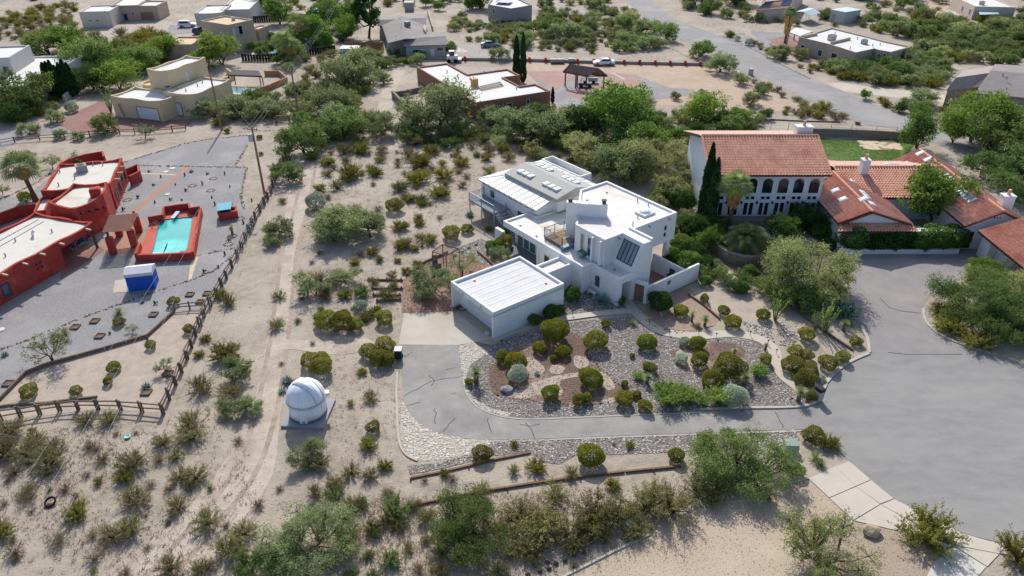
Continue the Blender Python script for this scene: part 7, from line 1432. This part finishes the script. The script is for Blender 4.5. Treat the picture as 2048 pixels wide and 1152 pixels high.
rocks('mulch_chips', [smooth(GP(mul), 3, True), smooth(GP(mul2), 3, True), GP([(805, 560), (850, 530), (900, 505), (975, 525), (1000, 560), (912, 622), (803, 626)])], 34, .05, .16, ROCK('mulch_chip', [(84, 62, 52), (122, 96, 82), (160, 136, 116)]), .02, 12, .5, label='brown mulch chips on the planting beds', cat='mulch')
# dry grass and dead twigs over the sand
rg = np.random.default_rng(5)
def tufts(name, poly, n, label, mat, hmin, hmax, holes=()):
    xs = [p[0] for p in poly]; ys = [p[1] for p in poly]; X = rg.uniform(min(xs), max(xs), n * 2); Y = rg.uniform(min(ys), max(ys), n * 2); k = np_inside(X, Y, poly)
    for h in holes: k &= ~np_inside(X, Y, h)
    dens = np.sin(X * .35 + 1.3 * np.sin(Y * .21)) * np.cos(Y * .3 + np.sin(X * .17)); k &= dens > rg.uniform(-.9, .9, n * 2); C = np.stack([X[k], Y[k]], 1)[:n]; m = len(C); B = 6
    base = np.repeat(C, B, 0) + rg.normal(size=(m * B, 2)) * .09; a = rg.uniform(0, 6.283, m * B); h = rg.uniform(hmin, hmax, m * B); sp = rg.uniform(.3, 1.4, m * B) * h; w = .022
    P0 = np.stack([base[:, 0] - w * np.sin(a), base[:, 1] + w * np.cos(a), np.zeros(m * B)], 1); P1 = np.stack([base[:, 0] + w * np.sin(a), base[:, 1] - w * np.cos(a), np.zeros(m * B)], 1); P2 = np.stack([base[:, 0] + np.cos(a) * sp, base[:, 1] + np.sin(a) * sp, h], 1)
    me = np_mesh(name, np.stack([P0, P1, P2], 1).reshape(-1, 3), np.arange(3 * m * B).reshape(-1, 3), rg.uniform(0, 1, m * B)); o = link(name, me, mat); o['kind'] = 'stuff'; tag(o, label, 'dry grass')
L_straw = LEAF('straw', (156, 142, 120), (190, 175, 152), .35)
tufts('dry_grass', GP([(-200, 860), (300, 850), (470, 800), (560, 1165), (-200, 1165)]), 3200, 'dry grass and twigs over the near scrub', L_straw, .05, .22)
tufts('dry_grass', GP([(620, 300), (1000, 270), (960, 420), (830, 500), (790, 1000), (640, 1000), (650, 560)]), 3500, 'dry grass and twigs over the open slope', L_straw, .04, .18)
tufts('dry_grass', GP([(560, 1000), (1100, 985), (1400, 950), (1300, 1060), (1120, 1165), (560, 1165)]), 3000, 'dry grass among the bushes below the timber edging', L_straw, .05, .22)
tufts('dry_grass', GP([(-250, -40), (400, -40), (400, 60), (300, 120), (100, 90), (-250, 80)]), 5000, 'dry grass on the far scrub', L_straw, .08, .35, [e for e in EXC]); tufts('dry_grass', GP([(780, -40), (1250, -40), (1480, 160), (1060, 110), (830, 150), (600, 250), (560, 140)]), 6000, 'dry grass between the far houses', L_straw, .08, .3, [e for e in EXC]); tufts('dry_grass', GP([(1330, -40), (2200, -40), (2200, 140), (1700, 160), (1400, 50)]), 6000, 'dry grass across the street', L_straw, .08, .35, [e for e in EXC])
L_turf = LEAF('turf_blade', (86, 116, 46), (112, 140, 62), .4, .05)
tufts('turf_grass', GP([(1395, 285), (1640, 275), (1668, 280), (1720, 279), (1735, 298), (1800, 302), (1800, 325), (1700, 325), (1650, 318), (1400, 318)]), 7000, 'short turf of the villa lawn', L_turf, .04, .10)
# boulders
def boulder(label, px, py, s, flat=.6, mat=None):
    b = G(px, py); r = random.Random(int(px)); bm = bmesh.new(); bmesh.ops.create_icosphere(bm, subdivisions=2, radius=s)
    for v in bm.verts: k = r.uniform(.82, 1.15); v.co = Vector((v.co.x * k, v.co.y * k * .8, v.co.z * k * flat + s * flat * .55))
    me = bpy.data.meshes.new('boulder'); bm.to_mesh(me); bm.free(); o = link('boulder', me, mat or M('boulder_stone', (166, 150, 128), .95, .2, 2, .7)); o.location = (b.x, b.y, 0); tag(o, label, 'boulder', 'boulders'); return o
boulder('pale boulder in the gravel bed by the pavement', 1741, 1066, .65); boulder('grey boulder in the mulch bed near the driveway bend', 1014, 782, .6, .5, M('grey_boulder', (140, 140, 138), .95, .2, 2, .7)); 
for px, py in ((1056, 1150), (1080, 1144), (1098, 1138), (1112, 1128), (1130, 1122), (1148, 1112), (1168, 1106), (1095, 1125), (1182, 1086), (1210, 1085), (1070, 1132)): boulder('dark lava rock below the bushes on the slope', px, py, .17, .8, M('lava_rock', (84, 70, 60), .95, .2, 4, .6))
for px, py in ((1300, 640), (1333, 658), (925, 505), (938, 497), (910, 512), (952, 490), (1000, 492)): boulder('rounded river stone edging the planting', px, py, .22, .8)
# yard cacti, rings and planters
def cactus(px, py, h, kind):
    b = G(px, py); t = thing('cactus', 'small dark cactus standing in the gravel yard', 'cactus', b, 'cacti in the gravel yard'); m = MB(); r = .11; m.lathe((b.x, b.y, 0), [(r * .8, 0), (r, h * .3), (r * .95, h * .75), (r * .5, h * .97), (.02, h)], 9); m.build('stem', M('cactus_green', (82, 88, 66), .9, .2, 6), t, True)
    if kind: MB().path([Vector((b.x + .08, b.y, h * .4)), Vector((b.x + .28, b.y, h * .5)), Vector((b.x + .3, b.y, h * .85))], [.07, .08, .05], 7).build('arm', MATS['cactus_green'], t)
for i, (px, py) in enumerate(((297, 344), (322, 355), (370, 352), (414, 349), (450, 349), (351, 370), (371, 382), (405, 369), (460, 374), (275, 396), (364, 401), (310, 406), (246, 421), (424, 396), (487, 447), (306, 371), (504, 402), (430, 410), (340, 400), (295, 680), (220, 668), (310, 608), (450, 510), (437, 535), (408, 545))): cactus(px, py, .28 + .3 * ((i * 7) % 5) / 5, i % 3 == 0)
def ring(px, py, r=.5):
    b = G(px, py); t = thing('stone_ring', 'ring of small stones round a plant in the gravel yard', 'stone ring', b, 'stone rings in the gravel yard')
    for k in range(9): a = k * .698; MB().box((b.x + math.cos(a) * r, b.y + math.sin(a) * r, 0), (.2, .15, .13), a).build('stone', M('ring_stone', (176, 160, 144), .95, .2, 4), t)
for p in ((385, 371), (422, 381), (427, 357), (270, 369), (255, 400), (465, 472), (457, 488), (553, 300), (480, 437)): ring(*p)
def planter(px, py, w=.72):
    b = G(px, py); t = thing('planter_frame', 'small timber frame with a plant in the gravel yard', 'planter', b, 'planter frames in the gravel yard')
    for dx, dy, sx, sy in ((0, -w / 2, w, .1), (0, w / 2, w, .1), (-w / 2, 0, .1, w), (w / 2, 0, .1, w)): MB().box((b.x + dx, b.y + dy, 0), (sx, sy, .18)).build('board', darkw, t)
    MB().box((b.x, b.y, .0), (w - .12, w - .12, .1)).build('soil', MATS['red_mulch'], t)
for p in ((200, 673), (307, 630), (190, 643), (151, 655), (380, 590), (401, 605), (415, 588), (17, 768), (336, 748), (293, 786)): planter(*p)
for px, py in ((332, 344), (345, 337), (335, 389), (1, 660)):
    b = G(px, py); o = MB().lathe(b, [(.38, 0), (.4, .06), (.36, .08), (.02, .08)], 14).build('stepping_stone', M('pale_disc', (206, 202, 194), .9)); tag(o, 'round pale stepping stone in the gravel yard', 'stepping stone', 'stepping stones')
# bin, transformer box, mailbox, lights, tyre and the rest
b = G(798, 716); t = thing('rubbish_bin', 'dark wheeled rubbish bin with a pale lid beside the driveway', 'bin', b)
m = MB(); m.add([(b.x - .27, b.y - .3, .06), (b.x + .27, b.y - .3, .06), (b.x + .27, b.y + .3, .06), (b.x - .27, b.y + .3, .06), (b.x - .33, b.y - .38, 1.0), (b.x + .33, b.y - .38, 1.0), (b.x + .33, b.y + .38, 1.0), (b.x - .33, b.y + .38, 1.0)], [(0, 1, 5, 4), (1, 2, 6, 5), (2, 3, 7, 6), (3, 0, 4, 7), (4, 5, 6, 7), (3, 2, 1, 0)]); m.build('body', M('bin_dark', (40, 46, 50), .6), t, bevel=.03)
MB().box((b.x, b.y, 1.0), (.72, .84, .08)).build('lid', M('bin_lid', (160, 166, 170), .5), t, bevel=.03)
for dx in (-.3, .3): MB().tube((b.x + dx - .04, b.y + .32, .12), (b.x + dx + .04, b.y + .32, .12), .12, .12, 12).build('wheel', black, t)
b = G(1580, 902); t = thing('transformer_box', 'pale green electrical transformer box by the driveway mouth', 'utility box', b); MB().box((b.x, b.y, .0), (1.3, 1.2, .12), .1).build('pad', concrete, t)
m = MB(); gb = M('box_green', (150, 166, 146), .6, .05, 2); m.add([(b.x - .5, b.y - .45, .12), (b.x + .5, b.y - .45, .12), (b.x + .5, b.y + .45, .12), (b.x - .5, b.y + .45, .12), (b.x - .5, b.y - .3, .8), (b.x + .5, b.y - .3, .8), (b.x + .5, b.y + .45, .92), (b.x - .5, b.y + .45, .92)], [(0, 1, 5, 4), (1, 2, 6, 5), (2, 3, 7, 6), (3, 0, 4, 7), (4, 5, 6, 7)]); m.build('cabinet', gb, t, bevel=.02); MB().box((b.x, b.y - .41, .3), (.12, .1, .12)).build('latch', metalg, t)
b = G(1635, 800); t = thing('mailbox_pillar', 'pale mailbox pillar with dark slanted top on the kerb bend', 'mailbox', b); MB().box((b.x, b.y, 0), (.5, .5, 1.0), .4).build('pillar', M('pillar_stucco', (176, 172, 160), .9), t); MB().box((b.x, b.y, 1.0), (.6, .7, .35), .4).build('mailbox', black, t, bevel=.05)
b = G(1501, 150); t = thing('mailbox_pillar', 'square stucco mailbox pillar beside the upper street', 'mailbox', b); MB().box((b.x, b.y, 0), (.7, .7, 1.2), .4).build('pillar', greyst, t); MB().box((b.x, b.y, 1.2), (.8, .8, .1), .4).build('cap', concrete_w, t)
for px, py in ((1145, 632), (1224, 625), (1298, 652), (1338, 668), (1397, 668), (1432, 676), (1500, 672), (1552, 708), (1003, 690), (1076, 650), (1582, 806), (1535, 690)):
    b = G(px, py); t = thing('path_light', 'thin dark path light beside the garden walkway', 'path light', b, 'path lights along the walkway'); MB().tube(b, b + Vector((0, 0, .5)), .02, .02, 6).build('stake', black, t); MB().tube(b + Vector((0, 0, .5)), b + Vector((0, 0, .58)), .11, .03, 10).build('hood', black, t)
b = G(102, 1008); t = thing('old_tyre', 'worn tyre ring lying in the scrub', 'tyre', b); m = MB(); N = 24; V = []; F = []
for i in range(N):
    a = 6.283 * i / N
    for k in range(8): c = 6.283 * k / 8; rr_2 = .34 + .07 * math.cos(c); V.append((b.x + rr_2 * math.cos(a), b.y + rr_2 * math.sin(a), .2 + .09 * math.sin(c) + .12 * math.sin(a)))
for i in range(N):
    for k in range(8): F.append((i * 8 + k, ((i + 1) % N) * 8 + k, ((i + 1) % N) * 8 + (k + 1) % 8, i * 8 + (k + 1) % 8))
m.add(V, F); m.build('tread', MATS['tyre'], t, True)
b = G(256, 875); t = MB().lathe(b, [(.1, 0), (.22, .1), (.24, .16), (.2, .16), (.05, .06)], 14).build('bowl', M('turquoise_glaze', (150, 214, 206), .4)); tag(t, 'small turquoise bowl on the open sand', 'bowl')
b = G(924, 618); t = thing('hose_coil', 'coiled dark green hose on the floor of the garage recess', 'hose', b); m = MB(); m.path([Vector((b.x + (.3 + .015 * k) * math.cos(k * .5), b.y + (.3 + .015 * k) * math.sin(k * .5), .04 + .008 * k)) for k in range(26)], [.035] * 26, 5); m.build('coil', M('hose_green', (40, 62, 50), .6), t)
b = G(972, 668); boulder('round pale urn stone beside the garage corner', 974, 669, .28, .9, M('urn_stone', (190, 196, 186), .8, .1, 3))
bn = thing('garden_bench', 'small white bench under the arched window of the white house', 'bench', G(1183, 592)); c = G(1183, 590)
MB().box((c.x, c.y, .42), (1.1, .4, .06), YAW - 1.57).build('seat', frame_w, bn)
for s in (-.45, .45): MB().box((c.x + s * math.cos(YAW - 1.57), c.y + s * math.sin(YAW - 1.57), 0), (.08, .36, .42), YAW - 1.57).build('leg', frame_w, bn)
# rusty frame arbour and outdoor fireplace left of the garage
ar = thing('arbour_frame', 'rusty open arbour frame beside the garage', 'arbour', G(888, 545)); rust = M('rust_metal', (96, 62, 50), .8, .2, 5); A_ = GP([(865, 503), (885, 489), (918, 497), (892, 512)], 2.4)
for i in range(4): MB().bar(A_[i], A_[(i + 1) % 4], .09, .09).build('beam', rust, ar); MB().bar((A_[i].x, A_[i].y, 0), A_[i], .1, .1).build('post', rust, ar)
for k in range(1, 9): MB().bar(A_[0].lerp(A_[1], k / 9) + Vector((0, 0, .05)), A_[3].lerp(A_[2], k / 9) + Vector((0, 0, .05)), .035, .035).build('slat', rust, ar)
fp = thing('outdoor_fireplace', 'low rough stone fireplace under the arbour frame', 'fireplace', G(872, 540)); c = G(872, 537); MB().box((c.x, c.y, 0), (1.1, .9, .75), .4).build('hearth', gw, fp, bevel=.08); MB().box((c.x - .1, c.y + .25, .75), (.6, .4, .9), .4).build('flue', gw, fp, bevel=.06)
MB().box(Lc(6, -1.9, 0.0), (.1, .1, .1)); sl_ = thing('footbridge_slab', 'pale straight slab bridging the walkway rocks', 'slab', G(1168, 631)); MB().prism(ccw(GP([(1133, 642), (1131, 634), (1193, 623), (1205, 632)])), .02, .11).build('slab', concrete_w, sl_)
# wire fence behind the villa lawn
cf = thing('wire_fence', 'thin wire fence above the block wall behind the lawn', 'fence', G(1700, 268)); P = smooth(GP([(1540, 262), (1620, 266), (1700, 268), (1790, 272)]), 4); m = MB()
for i in range(len(P) - 1):
    for z in (.5, 1.0, 1.5): m.bar(P[i] + Vector((0, 0, z)), P[i + 1] + Vector((0, 0, z)), .03, .03)
m.build('wire', metalg, cf)
for p in P[::2]: MB().bar(p, p + Vector((0, 0, 1.6)), .07, .07).build('post', metalg, cf)
# patio chairs in the portal of the red house
for k, (px, py) in enumerate(((150, 500), (158, 494), (166, 490), (175, 487), (183, 480))):
    c = G(px, py); t = thing('patio_chair', 'pale metal chair in the shaded portal of the red house', 'chair', c, 'portal chairs'); MB().box((c.x, c.y, .42), (.45, .45, .04), k).build('seat', M('chair_blue', (70, 88, 130), .7), t); MB().box((c.x + .2 * math.cos(k), c.y + .2 * math.sin(k), .46), (.05, .45, .45), k).build('backrest', MATS['chair_blue'], t)
    for dx in (-.18, .18):
        for dy in (-.18, .18): MB().bar((c.x + dx, c.y + dy, 0), (c.x + dx, c.y + dy, .43), .035, .035).build('leg', frame_w, t)
